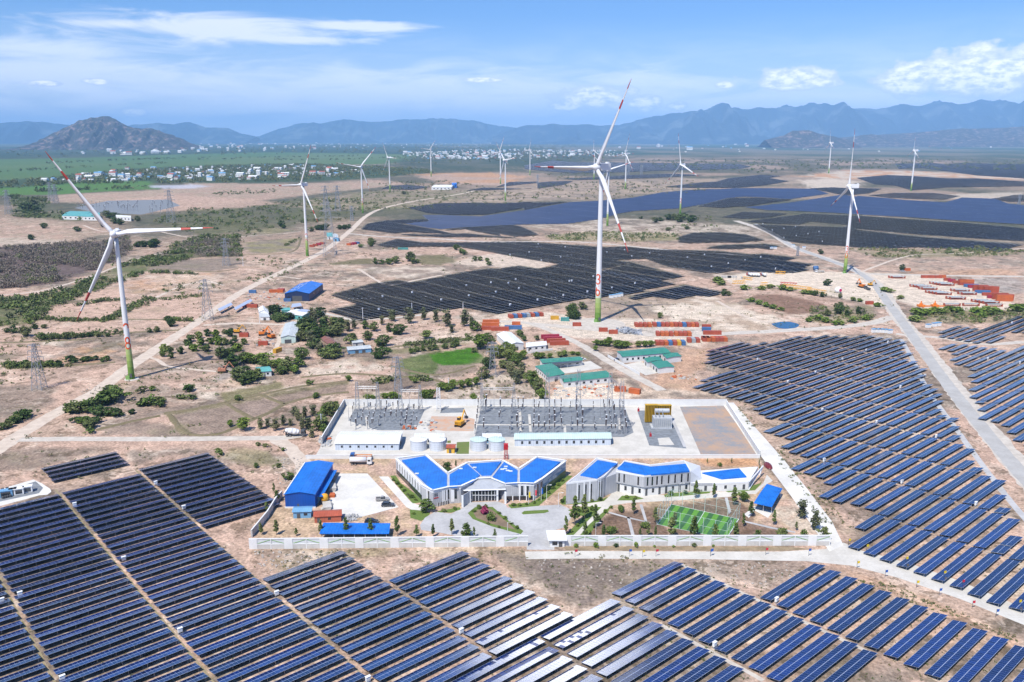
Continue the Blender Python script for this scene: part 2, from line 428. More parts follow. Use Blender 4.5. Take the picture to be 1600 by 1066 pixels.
paint(PALE * .9, [(690, 612), (750, 590), (790, 578), (830, 600), (855, 626), (700, 626)], 2, 4, .8, color2=BROWN * 1.1, texs=4)
paint(PALE * .9, [(570, 610), (690, 612), (690, 626), (560, 626)], 2, 4, .5, color2=BROWN, texs=4)
paint(PALE * 1.15, [(858, 620), (870, 604), (960, 600), (985, 610), (985, 624), (860, 626)], 1, 2, .9)
paint(PALE * .75 + ORANGE * .25, [(960, 595), (1000, 590), (1100, 588), (1120, 600), (1130, 622), (985, 624)], 2, 4, .85, color2=BROWN * 1.15)
paint(PINK, [(985, 585), (1080, 575), (1120, 585), (1110, 600), (1000, 600)], 2, 3, .6)
paint(PALE * .97, [(560, 420), (640, 415), (700, 415), (720, 425), (650, 436), (600, 432)], 2, 5, .8, color2=BROWN * 1.2, texs=9)
paint(DRYG * .62, [(515, 412), (560, 404), (585, 404), (580, 413), (520, 414)], 1.5, 2, .9)
paint(DRYG * .66, [(652, 400), (690, 397), (715, 408), (690, 415), (655, 412)], 1.5, 2, .9)
paint(PINK, [(520, 395), (620, 392), (700, 390), (690, 398), (560, 403)], 2, 4, .6)
paint(PALE * .95, [(930, 340), (1060, 345), (1180, 355), (1200, 375), (1080, 365), (960, 372), (900, 362), (800, 352)], 3, 6, .7, color2=BROWN * 1.3)
paint(DRYG * 1.1, [(855, 368), (940, 362), (1060, 365), (1060, 375), (980, 378), (860, 376)], 2, 4, .8, tex=.3)
paint(PALE * .8 + PINK * .2, [(780, 395), (830, 405), (862, 412), (846, 420), (780, 418), (700, 412), (740, 402)], 1.5, 2, .9)
paint(BROWN * 1.35, [(860, 470), (960, 462), (1110, 466), (1130, 480), (1090, 495), (960, 500), (900, 490)], 3, 5, .75, color2=TAN)
paint(PALE * 1.12, [(1010, 480), (1110, 462), (1160, 480), (1230, 500), (1200, 520), (1120, 520), (1060, 505)], 3, 6, .9, color2=TAN * 1.1, texs=12)
paint(col(.235, .15, .11), [(1172, 462), (1215, 458), (1290, 470), (1285, 488), (1230, 492), (1200, 480)], 1.5, 2, .95)
paint(PINK * 1.05, [(1150, 458), (1230, 452), (1340, 475), (1320, 480), (1215, 460)], 1.5, 2, .7)
paint(BROWN * 1.1, [(1270, 478), (1365, 478), (1370, 496), (1330, 505), (1265, 502)], 2, 4, .7, color2=DRYG)
paint(PALE * 1.08, [(1120, 432), (1200, 424), (1300, 424), (1345, 430), (1372, 445), (1390, 470), (1380, 482), (1330, 470), (1240, 450), (1150, 445)], 1.5, 2, .95)
paint(PALE * 1.06, [(1345, 425), (1470, 432), (1500, 445), (1580, 470), (1590, 482), (1510, 486), (1440, 482), (1400, 470), (1360, 440)], 2, 3, .92)
paint(BROWN * 1.3, [(1340, 395), (1600, 392), (1600, 420), (1500, 422), (1400, 415), (1335, 415)], 3, 6, .65, color2=PINK)
paint(DRYG * .95, [(1330, 390), (1420, 392), (1540, 388), (1600, 396), (1540, 402), (1380, 403)], 2, 5, .7, tex=.4)
paint(ORANGE * .5 + PINK * .55, [(1420, 424), (1560, 420), (1600, 428), (1540, 434), (1430, 430)], 2, 3, .7)
paint(GREY * .9, [(1520, 432), (1600, 435), (1600, 460), (1560, 456), (1520, 442)], 3, 4, .7)
paint(DRYG * .9, [(1424, 496), (1480, 483), (1560, 488), (1600, 480), (1600, 498), (1560, 505), (1480, 505), (1440, 505)], 2, 4, .7, tex=.4)
paint(PALE * 1.03, [(780, 490), (860, 488), (920, 497), (1010, 498), (1090, 505), (1110, 530), (1090, 542), (1010, 535), (900, 528), (840, 512), (780, 510)], 1.5, 2, .95)
paint(GREY * 1.35, [(1000, 512), (1100, 510), (1105, 522), (1010, 526)], 1.5, 2, .6)
paint(DRYG * .9, [(850, 545), (900, 548), (930, 560), (860, 568), (845, 560)], 1.5, 3, .7)
paint(DRYG * .8, [(845, 558), (875, 560), (860, 575), (840, 570)], 1.5, 2, .7)
paint(ORANGE * .5 + PINK * .5, [(1075, 545), (1110, 545), (1100, 575), (1070, 590), (1120, 600), (1090, 612), (1000, 605), (1040, 580)], 2, 4, .75)
paint(PINK * 1.02, [(1150, 630), (1200, 680), (1250, 720), (1300, 780), (1330, 820), (1350, 850), (1320, 850), (1250, 760), (1180, 680)], 2, 4, .6, color2=TAN)
paint(BROWN * .95, [(1255, 750), (1300, 755), (1370, 790), (1340, 815), (1310, 790)], 2, 3, .6)
paint(PINK * 1.05, [(1380, 545), (1400, 560), (1440, 640), (1500, 720), (1560, 780), (1600, 830), (1600, 860), (1540, 800), (1470, 700), (1410, 600)], 2, 3, .5)
paint(BROWN * 1.2, [(395, 858), (520, 858), (760, 856), (830, 862), (900, 872), (1060, 874), (980, 930), (900, 950), (820, 900), (740, 862), (560, 868), (470, 905), (420, 890)], 2, 3, .5, color2=DRYG, texs=7)
paint(col(.19, .155, .135), [(760, 862), (860, 868), (980, 878), (1050, 872), (1000, 910), (960, 930), (900, 952), (850, 920), (800, 890)], 2, 3, .8, color2=BROWN * 1.3)
paint(BROWN * 1.15, [(1080, 876), (1150, 872), (1260, 876), (1270, 890), (1200, 925), (1140, 905)], 2, 3, .7)
paint(PALE * .9, [(430, 862), (520, 862), (560, 866), (480, 880), (440, 880)], 1, 2, .4, tex=.5)
paint(ORANGE * .55 + PINK * .5, [(1290, 880), (1380, 905), (1480, 945), (1600, 1000), (1600, 1020), (1470, 960), (1350, 915)], 1.5, 2, .7, tex=.3)
paint(PINK, [(60, 690), (440, 688), (440, 697), (330, 702), (120, 705), (60, 703)], 1, 1.5, .85)
paint(BROWN * .9, [(-60, 705), (60, 700), (180, 700), (120, 715), (60, 730), (-60, 745)], 2, 4, .7)
paint(BROWN * .95, [(200, 708), (300, 700), (320, 704), (250, 716), (212, 728)], 1.5, 2, .7)
paint(DRYG, [(360, 700), (420, 705), (440, 725), (400, 730), (350, 712)], 2, 4, .6, tex=.5)
paint(PALE * .95, [(430, 715), (480, 712), (475, 735), (440, 760), (430, 740)], 1.5, 4, .6, tex=.5)
paint(TAN * 1.12 + col(.06, .03, .0), [(480, 718), (620, 712), (1185, 714), (1290, 845), (395, 850)], 1, 1, .95, color2=PINK * 1.05)
paint(ORANGE, [(1085, 717), (1180, 716), (1188, 727), (1130, 731), (1100, 726)], 1, 1, .9)
paint(BROWN * 1.2, [(1100, 727), (1150, 729), (1120, 736), (1095, 732)], 1, 1, .6)
bed = col(.20, .135, .10)
paint(bed, [(955, 800), (998, 797), (1030, 806), (1050, 843), (915, 843), (925, 825)], .6, .5, .95, color2=bed * .8)
paint(bed, [(1000, 792), (1060, 790), (1055, 815), (1018, 812)], .6, .5, .9)
paint(bed, [(1060, 790), (1140, 775), (1180, 800), (1170, 843), (1050, 843)], .6, .5, .9)
paint(bed, [(1170, 815), (1215, 823), (1250, 843), (1150, 843)], .6, .6, .9)
paint(PALE * .98, [(1215, 770), (1250, 790), (1270, 820), (1290, 845), (1255, 843), (1220, 815), (1200, 800)], .8, 1.5, .8, color2=PINK)

gm = bpy.data.meshes.new('ground')
idx = np.arange(NR * NA).reshape(NR, NA)
a = idx[:-1, :]; b = idx[1:, :]
q = np.stack([a, np.roll(a, -1, 1), np.roll(b, -1, 1), b], -1).reshape(-1, 4)[:, ::-1]
q = q[NA:]                                             # first ring is a single point: close it with a fan
verts = np.stack([VX, VY, np.zeros_like(VX)], 1)
fan = np.stack([np.full(NA, 0), idx[1], np.roll(idx[1], -1)], 1)[:, ::-1]
gm.vertices.add(len(verts)); gm.vertices.foreach_set('co', verts.ravel())
nl = q.size + fan.size
gm.loops.add(nl); gm.loops.foreach_set('vertex_index', np.concatenate([q.ravel(), fan.ravel()]).astype(np.int32))
gm.polygons.add(len(q) + len(fan))
gm.polygons.foreach_set('loop_start', np.concatenate([np.arange(len(q)) * 4, len(q) * 4 + np.arange(len(fan)) * 3]).astype(np.int32))
gm.update(calc_edges=True); gm.validate()
at = gm.color_attributes.new('soil', 'FLOAT_COLOR', 'POINT')
at.data.foreach_set('color', np.concatenate([np.clip(C, 0, 1), CALM[:, None]], 1).astype(np.float32).ravel())
m = bpy.data.materials.new('dry_soil'); m.use_nodes = True; n = NT(m.node_tree); bs = n.n['Principled BSDF']
va = n.new('ShaderNodeVertexColor', layer_name='soil')
t = n.new('ShaderNodeTexCoord'); ov = t.outputs['Object']
f1 = n.noise(ov, 0.9, 4, .6); f2 = n.noise(ov, 0.16, 5, .62); f3 = n.noise(ov, 3.5, 2, .6)
k1 = n.ramp(f1, .28, .74, .62, 1.28); k2 = n.ramp(f2, .28, .72, .72, 1.22)
sc = n.new('ShaderNodeVectorMath', operation='SCALE'); n.set(sc, 0, va.outputs[0]); n.set(sc, 'Scale', n.math('MULTIPLY', k1, k2))
tuft = n.math('MULTIPLY', n.ramp(f3, .56, .68), n.ramp(n.noise(ov, .07, 4, .6), .42, .62))
hs = n.new('ShaderNodeHueSaturation'); n.set(hs, 'Saturation', 1.12); n.set(hs, 'Color', sc.outputs[0])
p1 = n.noise(ov, .055, 9, .66); p2 = n.noise(ov, .11, 9, .68, .4)
sg = n.new('ShaderNodeSeparateColor'); n.set(sg, 0, va.outputs[0])
dry = n.ramp(n.math('SUBTRACT', sg.outputs[1], sg.outputs[0]), -.045, .02, 1.0, .12)
dry = n.math('MULTIPLY', dry, n.math('SUBTRACT', 1.0, va.outputs[1]))
c0 = n.mix(n.math('MULTIPLY', n.math('MULTIPLY', n.ramp(p1, .55, .585), .6), dry), hs.outputs[0], n.mix(.35, n.mix(1.0, hs.outputs[0], (1.5, 1.5, 1.5), 'MULTIPLY'), (.64, .56, .46)), 'MIX')
c0 = n.mix(n.math('MULTIPLY', n.math('MULTIPLY', n.ramp(p2, .54, .585), .8), dry), c0, n.mix(.25, n.mix(1.0, hs.outputs[0], (.50, .48, .44), 'MULTIPLY'), (.14, .115, .075)))
gv = n.noise(ov, .02, 6, .7)
c0 = n.mix(n.math('MULTIPLY', n.math('MULTIPLY', n.ramp(gv, .56, .66), n.ramp(f3, .4, .6)), .55), c0, (.16, .165, .07))
c1 = n.mix(n.math('MULTIPLY', tuft, .6), c0, (.13, .12, .06))
stone = n.ramp(n.noise(ov, 1.7, 2, .5), .70, .76)
c1 = n.mix(n.math('MULTIPLY', stone, .5), c1, (.60, .54, .47))
n.set(bs, 'Base Color', c1); n.set(bs, 'Roughness', .95); n.set(bs, 'Specular IOR Level', .1)
bmp = n.new('ShaderNodeBump'); n.set(bmp, 'Strength', .6); n.set(bmp, 'Distance', .35); n.set(bmp, 'Height', n.math('ADD', f1, n.math('MULTIPLY', f2, 2.0)))
n.set(bs, 'Normal', bmp.outputs[0])
gm.materials.append(m)
ground = bpy.data.objects.new('ground', gm); COL.objects.link(ground); ground['kind'] = 'structure'

def track_mat(name, c, c2, sc=0.25):
    c2 = tuple(x * .88 for x in c2)
    m = bpy.data.materials.new(name); m.use_nodes = True; n = NT(m.node_tree); b = n.n['Principled BSDF']
    t = n.new('ShaderNodeTexCoord'); v = t.outputs['Object']
    f = n.noise(v, sc, 6, .62); g = n.noise(v, sc * 9, 3, .6)
    k = n.math('ADD', n.math('MULTIPLY', f, .7), n.math('MULTIPLY', g, .3))
    n.set(b, 'Base Color', n.mix(n.ramp(k, .36, .64), c, c2)); n.set(b, 'Roughness', .93); n.set(b, 'Specular IOR Level', .12)
    return m
M_dirt = track_mat('packed_earth', (.62, .525, .43), (.56, .46, .37))
M_pale = track_mat('pale_gravel', (.58, .53, .46), (.50, .445, .38))
M_conc = track_mat('concrete', (.62, .59, .53), (.56, .53, .47), .12)
M_concw = track_mat('new_concrete', (.70, .68, .63), (.64, .62, .57), .10)
M_asph = track_mat('worn_asphalt', (.50, .495, .49), (.43, .425, .42), .10)
M_ggrav = track_mat('blue_grey_gravel', (.25, .27, .29), (.18, .195, .21), .5)
M_lawn = track_mat('lawn', (.13, .19, .05), (.20, .21, .08), .5)
M_hedge_g = track_mat('groundcover', (.10, .17, .035), (.17, .22, .06), 1.2)
M_rd = track_mat('gravel_road', (.44, .43, .41), (.41, .395, .37), .10)
def smooth_line(pts, step=4.0):
    P = [Vector((p[0], p[1], 0)) for p in pts]
    if len(P) < 3:
        out = [P[0]]; d = (P[1] - P[0]).length; k = max(1, int(d / step)); return [P[0].lerp(P[1], i / k) for i in range(k + 1)]
    out = []
    for i in range(len(P) - 1):
        p0 = P[max(0, i - 1)]; p1 = P[i]; p2 = P[i + 1]; p3 = P[min(len(P) - 1, i + 2)]
        k = max(2, int((p2 - p1).length / step))
        for j in range(k):
            t = j / k
            out.append(0.5 * ((2 * p1) + (-p0 + p2) * t + (2 * p0 - 5 * p1 + 4 * p2 - p3) * t * t + (-p0 + 3 * p1 - 3 * p2 + p3) * t ** 3))
    out.append(P[-1]); return out
def road(name, px, width, m, z=.006, jit=.25, step=4.0):
    b = MB(); pts = smooth_line(GP(px), step)
    b.ribbon(pts, width, z, jit); return struct(b, name, m)
def patch(name, px, m, z=.010, thick=0.0, px_is_world=False):
    b = MB(); pts = px if px_is_world else GP(px)
    if thick: b.prism([(p.x, p.y) for p in pts], 0.0, thick)
    else: b.poly([(p.x, p.y, z) for p in pts])
    return struct(b, name, m)
road('dirt_road', [(-60, 740), (0, 700), (70, 655), (150, 612), (200, 575), (260, 535), (318, 497), (380, 455), (440, 425), (480, 406), (512, 388), (548, 360), (572, 338), (600, 325), (650, 314), (720, 303), (760, 293)], 8.5, M_dirt, .008, .4)
road('dirt_road', [(30, 687), (110, 686), (250, 686), (380, 685), (445, 684), (478, 678)], 5.6, M_pale, .012, .15)
road('dirt_road', [(432, 686), (452, 700), (472, 722), (480, 745)], 7, M_dirt, .010, .6)
road('dirt_path', [(225, 556), (245, 562), (262, 572), (300, 577), (340, 581)], 2.6, M_dirt, .012, .3)
road('dirt_road', [(318, 508), (380, 505), (445, 507), (470, 500)], 5, M_dirt, .011, .5)
road('dirt_road', [(500, 488), (540, 497), (552, 500), (600, 498), (660, 492)], 4, M_pale, .009, .5)
road('dirt_road', [(560, 452), (600, 448), (625, 443), (690, 430)], 4, M_dirt, .009, .5)
road('dirt_road', [(545, 365), (600, 370), (680, 373), (760, 378), (900, 378), (1060, 392), (1180, 400)], 7, M_pale, .007, .6)
road('dirt_road', [(780, 502), (830, 506), (890, 530), (930, 552), (960, 570), (1000, 592), (1035, 610)], 6.0, M_pale, .012, .4)
road('dirt_road', [(830, 506), (900, 512), (1000, 522), (1080, 525), (1140, 521), (1200, 518), (1300, 512), (1360, 505), (1395, 495)], 9, M_pale, .009, .5)
road('main_road', [(1180, 350), (1210, 367), (1240, 385), (1290, 405), (1330, 420), (1362, 440), (1385, 470), (1408, 500), (1440, 545), (1480, 600), (1540, 675), (1600, 745), (1650, 800)], 7.0, M_rd, .016, .25)
road('dirt_road', [(1150, 345), (1200, 362), (1240, 386), (1290, 404), (1340, 424), (1375, 450), (1400, 490), (1445, 545), (1500, 618), (1570, 705), (1660, 805)], 11.5, M_pale, .005, .7)
road('dirt_road', [(1330, 428), (1400, 429), (1500, 431), (1600, 432)], 8, M_pale, .010, .6)
road('dirt_road', [(1400, 522), (1470, 528), (1540, 538), (1600, 534)], 6, M_pale, .010, .6)
road('drainage_channel', [(1408, 530), (1425, 560), (1450, 610), (1490, 665), (1530, 720), (1580, 785), (1620, 830)], 2.6, M_asph, .011, .1)
M_bund = track_mat('bund_earth', (.16, .14, .07), (.25, .20, .13), .6)
def bund(px, wd=1.6, h=.35, m=None):
    b = MB(); pts = smooth_line(GP(px), 5); n_ = len(pts)
    for s0, s1, z0, z1 in ((-1, -.4, .002, h), (-.4, .4, h, h), (.4, 1, h, .002)):
        vs = []
        for i, p in enumerate(pts):
            t = (pts[min(n_ - 1, i + 1)] - pts[max(0, i - 1)]).normalized(); nn = Vector((-t.y, t.x, 0)) * wd * random.uniform(.7, 1.2)
            vs += [(p + nn * s0).to_tuple()[:2] + (z0,), (p + nn * s1).to_tuple()[:2] + (z1,)]
        b.add(vs, [(2 * i + 1, 2 * i + 3, 2 * i + 2, 2 * i) for i in range(n_ - 1)])
    return struct(b, 'earth_bank', m or M_bund)
for px in ([(256, 646), (300, 640), (352, 629), (412, 616), (470, 604), (545, 596)], [(352, 629), (372, 642), (396, 655)], [(410, 618), (445, 632)], [(396, 655), (420, 645), (448, 630), (500, 618), (545, 613)], [(264, 648), (280, 668), (296, 679)], [(296, 679), (340, 679), (396, 655)], [(150, 672), (200, 660), (250, 650)],
    [(50, 498), (120, 502), (190, 499), (300, 501)], [(75, 478), (130, 470), (195, 470)], [(170, 500), (200, 488), (230, 468), (320, 463)], [(60, 527), (120, 527), (200, 520), (280, 516)], [(0, 536), (60, 534), (150, 530)], [(10, 576), (80, 574), (180, 566)], [(245, 420), (330, 425), (372, 420)], [(590, 594), (650, 588), (690, 597)], [(610, 572), (680, 586), (742, 572)], [(380, 398), (455, 394), (470, 373)],
    [(470, 590), (540, 584), (610, 588)], [(600, 545), (660, 536), (735, 529)]): bund(px)
for px in ([(-20, 462), (60, 455), (130, 436), (190, 414), (240, 398), (330, 384)], [(235, 470), (280, 448), (320, 440), (350, 446)], [(250, 362), (310, 372), (400, 368), (470, 362)], [(130, 352), (165, 362), (230, 358)], [(395, 440), (430, 432), (470, 436)], [(600, 445), (575, 430), (560, 420)], [(400, 560), (430, 545), (440, 520), (450, 500)], [(1345, 425), (1420, 400), (1500, 396), (1600, 388)], [(955, 360), (1010, 352), (1080, 347)], [(640, 320), (700, 318), (800, 312), (900, 306)], [(1120, 470), (1180, 500), (1240, 500)]): road('dirt_path', px, 3.2, M_dirt, .007, .5)
patch('concrete_road', [(1128, 630), (1146, 629), (1180, 668), (1222, 715), (1262, 765), (1300, 815), (1318, 852), (1296, 862), (1280, 838), (1238, 778), (1196, 722), (1160, 675)], M_concw, .014)
patch('concrete_road', [(820, 862), (900, 861), (1100, 862), (1220, 862), (1290, 858), (1318, 848), (1345, 860), (1420, 880), (1500, 908), (1610, 955), (1620, 985), (1500, 936), (1400, 902), (1330, 884), (1260, 877), (1100, 874), (900, 873), (822, 874)], M_conc, .013)
for k, (u0, u1) in enumerate(((0, 0),)):
    pass
PHI = math.radians(41); UD = Vector((math.cos(PHI), math.sin(PHI), 0)); VD = Vector((-math.sin(PHI), math.cos(PHI), 0))
TILT = math.radians(12.0); TW = 3.85
def uvw(p): return p.x * UD.x + p.y * UD.y, p.x * VD.x + p.y * VD.y

def panel_material(name, clear, dust=0.0, ior=1.5):
    """blue cells under glass; pale aluminium frames drawn by the module grid (uv in modules)"""
    m = bpy.data.materials.new(name); m.use_nodes = True; n = NT(m.node_tree); b = n.n['Principled BSDF']
    t = n.new('ShaderNodeTexCoord'); s = n.new('ShaderNodeSeparateXYZ'); n.set(s, 0, t.outputs['UV'])
    def line(v, wd):
        f = n.math('FRACT', v); d = n.math('MINIMUM', f, n.math('SUBTRACT', 1.0, f))
        return n.math('LESS_THAN', d, wd)
    mid_l = line(s.outputs[1], .035); frame = n.math('MAXIMUM', line(s.outputs[0], .035), mid_l)
    cell = n.math('MAXIMUM', line(n.math('MULTIPLY', s.outputs[0], 6.0), .06), line(n.math('MULTIPLY', s.outputs[1], 10.0), .06))
    cellid = n.new('ShaderNodeVectorMath', operation='FLOOR'); n.set(cellid, 0, t.outputs['UV'])
    wn = n.new('ShaderNodeTexWhiteNoise', noise_dimensions='3D'); 
    oi = n.new('ShaderNodeObjectInfo'); add = n.new('ShaderNodeVectorMath', operation='ADD'); n.set(add, 0, cellid.outputs[0])
    cmb = n.new('ShaderNodeCombineXYZ'); n.set(cmb, 2, n.math('MULTIPLY', oi.outputs['Random'], 97.0)); n.set(add, 1, cmb.outputs[0]); n.set(wn, 0, add.outputs[0])
    tint = n.ramp(wn.outputs[0], 0, 1, .75, 1.3)
    tb = n.ramp(oi.outputs['Random'], 0, 1, .6, 1.5)
    base = n.new('ShaderNodeVectorMath', operation='SCALE'); n.set(base, 0, (.004, .015, .085)); n.set(base, 'Scale', n.math('MULTIPLY', tint, tb))
    c = n.mix(n.math('MULTIPLY', cell, .25), base.outputs[0], (.05, .09, .22))
    if dust:
        dn = n.noise(t.outputs['Object'], .5, 4, .6)
        c = n.mix(n.math('MULTIPLY', n.ramp(dn, .3, .7, .5, 1.0), dust), c, (.55, .54, .52))
    c = n.mix(frame, c, n.mix(mid_l, (.11, .16, .33), (.40, .46, .60)))
    n.set(b, 'Base Color', c); n.set(b, 'Roughness', n.mix(frame, (.10, .10, .10), (.4, .4, .4))); n.set(b, 'Specular IOR Level', clear)
    b.inputs['IOR'].default_value = ior
    return m
M_panel = panel_material('module_glass', .75, ior=1.58)
M_plain = panel_material('plain_module_glass', 1.0, ior=2.0)  # reflects more than ordinary plain glass, to mirror the added cloud
M_ar = panel_material('coated_module_glass', .10)
M_matte = mat('thin_film_modules', (.034, .050, .105), .55, .18, .02, spec=.25)
M_under = mat('module_back', (.006, .009, .018), .7, .1)
M_edge = mat('aluminium_edge', (.50, .53, .58), .5, .1)
M_steel = mat('galvanised_steel', (.42, .43, .45), .45, .1, metal=.6)
M_wplast = mat('white_enclosure', (.80, .80, .78), .5, .06)

_tcache = {}
def table_mesh(L, pattern=None, key=None):
    """panel deck of one table, local x along the row, origin on the ground at its middle; returns deck and frame meshes"""
    nm = max(2, round(L / 1.08)); kk = key or (nm,)
    if kk in _tcache: return _tcache[kk]
    L = nm * 1.08; ct, st = math.cos(TILT), math.sin(TILT)
    zc = 1.05
    def pt(x, s, lift=0.0):                    # s: -TW/2 high edge (towards -v) .. +TW/2 low edge
        return (x, s * ct + lift * st, zc - s * st + lift * ct)
    vs, fs, mi, uv = [], [], [], []
    def face(a, b, c, d, m_, uvs):
        k = len(vs); vs.extend([a, b, c, d]); fs.append((k, k + 1, k + 2, k + 3)); mi.append(m_); uv.extend(uvs)
    h = TW / 2
    if pattern is None:
        face(pt(-L/2, -h), pt(L/2, -h), pt(L/2, h), pt(-L/2, h), 0, [(0, 0), (nm, 0), (nm, 2), (0, 2)])
    else:
        for j in range(2):
            for i in range(nm):
                x0, x1 = -L/2 + i * 1.08, -L/2 + (i + 1) * 1.08; s0, s1 = -h + j * h, -h + (j + 1) * h
                face(pt(x0, s0), pt(x1, s0), pt(x1, s1), pt(x0, s1), pattern(i, j, nm), [(i, j), (i+1, j), (i+1, j+1), (i, j+1)])
    e = -.06
    face(pt(-L/2, h, e), pt(L/2, h, e), pt(L/2, -h, e), pt(-L/2, -h, e), 1, [(0.1, 0.1)] * 4)
    face(pt(-L/2, -h, e), pt(L/2, -h, e), pt(L/2, -h), pt(-L/2, -h), 2, [(0.1, 0.1)] * 4)
    face(pt(L/2, h, e), pt(-L/2, h, e), pt(-L/2, h), pt(L/2, h), 2, [(0.1, 0.1)] * 4)
    face(pt(-L/2, h, e), pt(-L/2, -h, e), pt(-L/2, -h), pt(-L/2, h), 2, [(0.1, 0.1)] * 4)
    face(pt(L/2, -h, e), pt(L/2, h, e), pt(L/2, h), pt(L/2, -h), 2, [(0.1, 0.1)] * 4)
    me = bpy.data.meshes.new('panel_deck'); me.from_pydata(vs, [], fs)
    for m_ in (M_panel, M_under, M_steel, M_plain, M_ar): me.materials.append(m_)
    me.polygons.foreach_set('material_index', mi)
    l = me.uv_layers.new(name='UVMap'); l.data.foreach_set('uv', [x for p in uv for x in p]); me.update()
    fb = MB()
    k = max(2, int(L / 4.6)); 
    for i in range(k + 1):
        x = -L/2 + .5 + i * (L - 1) / k
        for s in (-1.25, 1.25):
            q = pt(x, s, -.16); fb.box((x, q[1], q[2] / 2), (.10, .10, q[2]))
        fb.tube(pt(x, -1.8, -.13), pt(x, 1.8, -.13), .05, n=4)
    for s in (-1.3, 1.3): fb.tube(pt(-L/2 + .1, s, -.11), pt(L/2 - .1, s, -.11), .045, n=4)
    fm = fb.build('support_frame', M_steel, data_only=True)
    _tcache[kk] = (me, fm); return _tcache[kk]

TABLES = []          # (projected size, u, v, length, group key, pattern)
def row_tables(v, u0, u1, breaks, key, gap=1.3):
    cuts = [u0] + [b for b in breaks if u0 + 2 < b < u1 - 2] + [u1]
    for i in range(len(cuts) - 1):
        a = cuts[i] + (gap / 2 if i else 0); b = cuts[i + 1] - (gap / 2 if i < len(cuts) - 2 else 0)
        if b - a < 4: continue
        TABLES.append([(a + b) / 2, v, b - a, key])
def rect_block(u0, u1, vmax, vmin, phase, pitch, key):
    k0 = math.floor((vmax - phase) / pitch)
    v = phase + k0 * pitch
    while v > vmin:
        row_tables(v, u0, u1, [], key); v -= pitch
def poly_block(px, phase, pitch, breaks, key, out=None, z=1.0, jit=0.0):
    P = [uvw(p) for p in GP(px, z)]; vs = [p[1] for p in P]; n = len(P)
    k = math.floor((max(vs) - phase) / pitch); v = phase + k * pitch
    rows = []
    while v > min(vs):
        xs = []
        for i in range(n):
            (a, b), (c_, d) = P[i], P[(i + 1) % n]
            if (b > v) != (d > v): xs.append(a + (v - b) / (d - b) * (c_ - a))
        xs.sort()
        for i in range(0, len(xs) - 1, 2):
            if out is None: row_tables(v, xs[i], xs[i + 1], breaks, key)
            else: out.append((v, xs[i], xs[i + 1]))
        v -= pitch

rect_block(3.9, 32.0, 329, 140, 252.4, 5.08, 'left')
rect_block(33.2, 61.5, 329, 140, 252.4, 5.08, 'left')
rect_block(62.8, 90.7, 332.5, 140, 252.4, 5.08, 'left')
rect_block(62.5, 91.0, 362, 341, 360.6, 5.2, 'lefttop')
rect_block(92.0, 120.0, 337.5, 266, 252.4, 5.08, 'left')
rect_block(92.0, 119.4, 222, 145, 193.6, 5.2, 'centre')
rect_block(120.4, 148.8, 197, 146, 193.6, 5.2, 'centre')
rect_block(105.8, 134.1, 143, 112, 142.6, 5.12, 'centre')
rect_block(135.2, 163.7, 146, 100, 142.6, 5.12, 'centre')
rect_block(166.0, 194.8, 146, 80, 144.6, 5.15, 'front')
rect_block(196.9, 226.8, 116.5, 48, 114.8, 5.2, 'front')
A = lambda p: crop(1080, 500, 7.615, p)
B = lambda p: crop(1260, 500, 7.615, p)
Cc = lambda p: crop(1180, 620, 7.615, p)
D = lambda p: crop(1360, 620, 7.615, p)
E8 = lambda p: crop(1320, 700, 5.714, p)
right_poly = (A([(250,335),(150,405),(235,430),(145,500),(240,528),(330,552),(430,572),(300,640),(135,715),(35,800),(120,830),(220,857),(330,882),(435,910),(540,937),(630,967),(745,990)])
    + Cc([(20,215),(120,240),(230,275),(345,310),(120,412),(245,452),(370,490),(480,505),(290,625),(435,660),(560,700),(690,735),(465,860),(610,905),(760,955),(880,975)])
    + E8([(-200,455),(-90,480),(60,495),(200,540),(330,585),(150,700),(0,845),(90,895),(220,950),(365,1005),(560,1080),(690,1130),(860,1190),(1020,1250),(1180,1320),(1350,1400),(1500,1480),(1700,1500),(1900,1100),(1750,900),(1600,800),(1460,780),(1430,880),(1590,670),(1560,610),(1440,590),(1425,420),(1300,420),(1410,290),(1330,270),(1270,250),(1160,220),(1060,195),(1160,85),(1080,70)])
    + D([(1390,935),(1280,925),(1215,890),(1110,870),(1230,730),(1120,700),(1225,590),(1110,560),(1080,525),(990,515),(1090,390),(1010,370),(1095,260),(990,245),(945,235),(800,205),(830,80)])
    + B([(1600,900),(1500,780),(1380,740),(1390,655),(1310,640),(1420,580),(1320,550),(1320,480),(1230,455),(1245,380),(1140,370),(1160,305),(1170,245),(1085,230),(980,215),(885,200),(790,185),(690,170),(600,190),(480,195),(380,185),(290,175),(190,185),(70,195)])
    + A([(1450,195),(1360,182),(1250,195),(1140,208),(1060,220),(850,275),(770,290),(670,270),(580,252)]))
poly_block(right_poly, 129.5, 5.33, [245.2, 276.2, 308.6, 340.6, 371.5, 400, 431.5, 463, 497, 530], 'right')
E5 = lambda p: crop(1440, 480, 8.88, p)
poly_block(E5([(260,338),(250,405),(360,422),(490,447),(610,468),(720,488),(850,502),(960,480),(1060,440),(1150,395),(1130,335),(1200,342),(1320,352),(1500,352),(1700,300),(1600,100),(1480,120),(1310,120),(1000,215),(860,290),(760,290),(650,272),(540,255)]), 286, 5.4, [520, 551, 582, 614], 'farright')
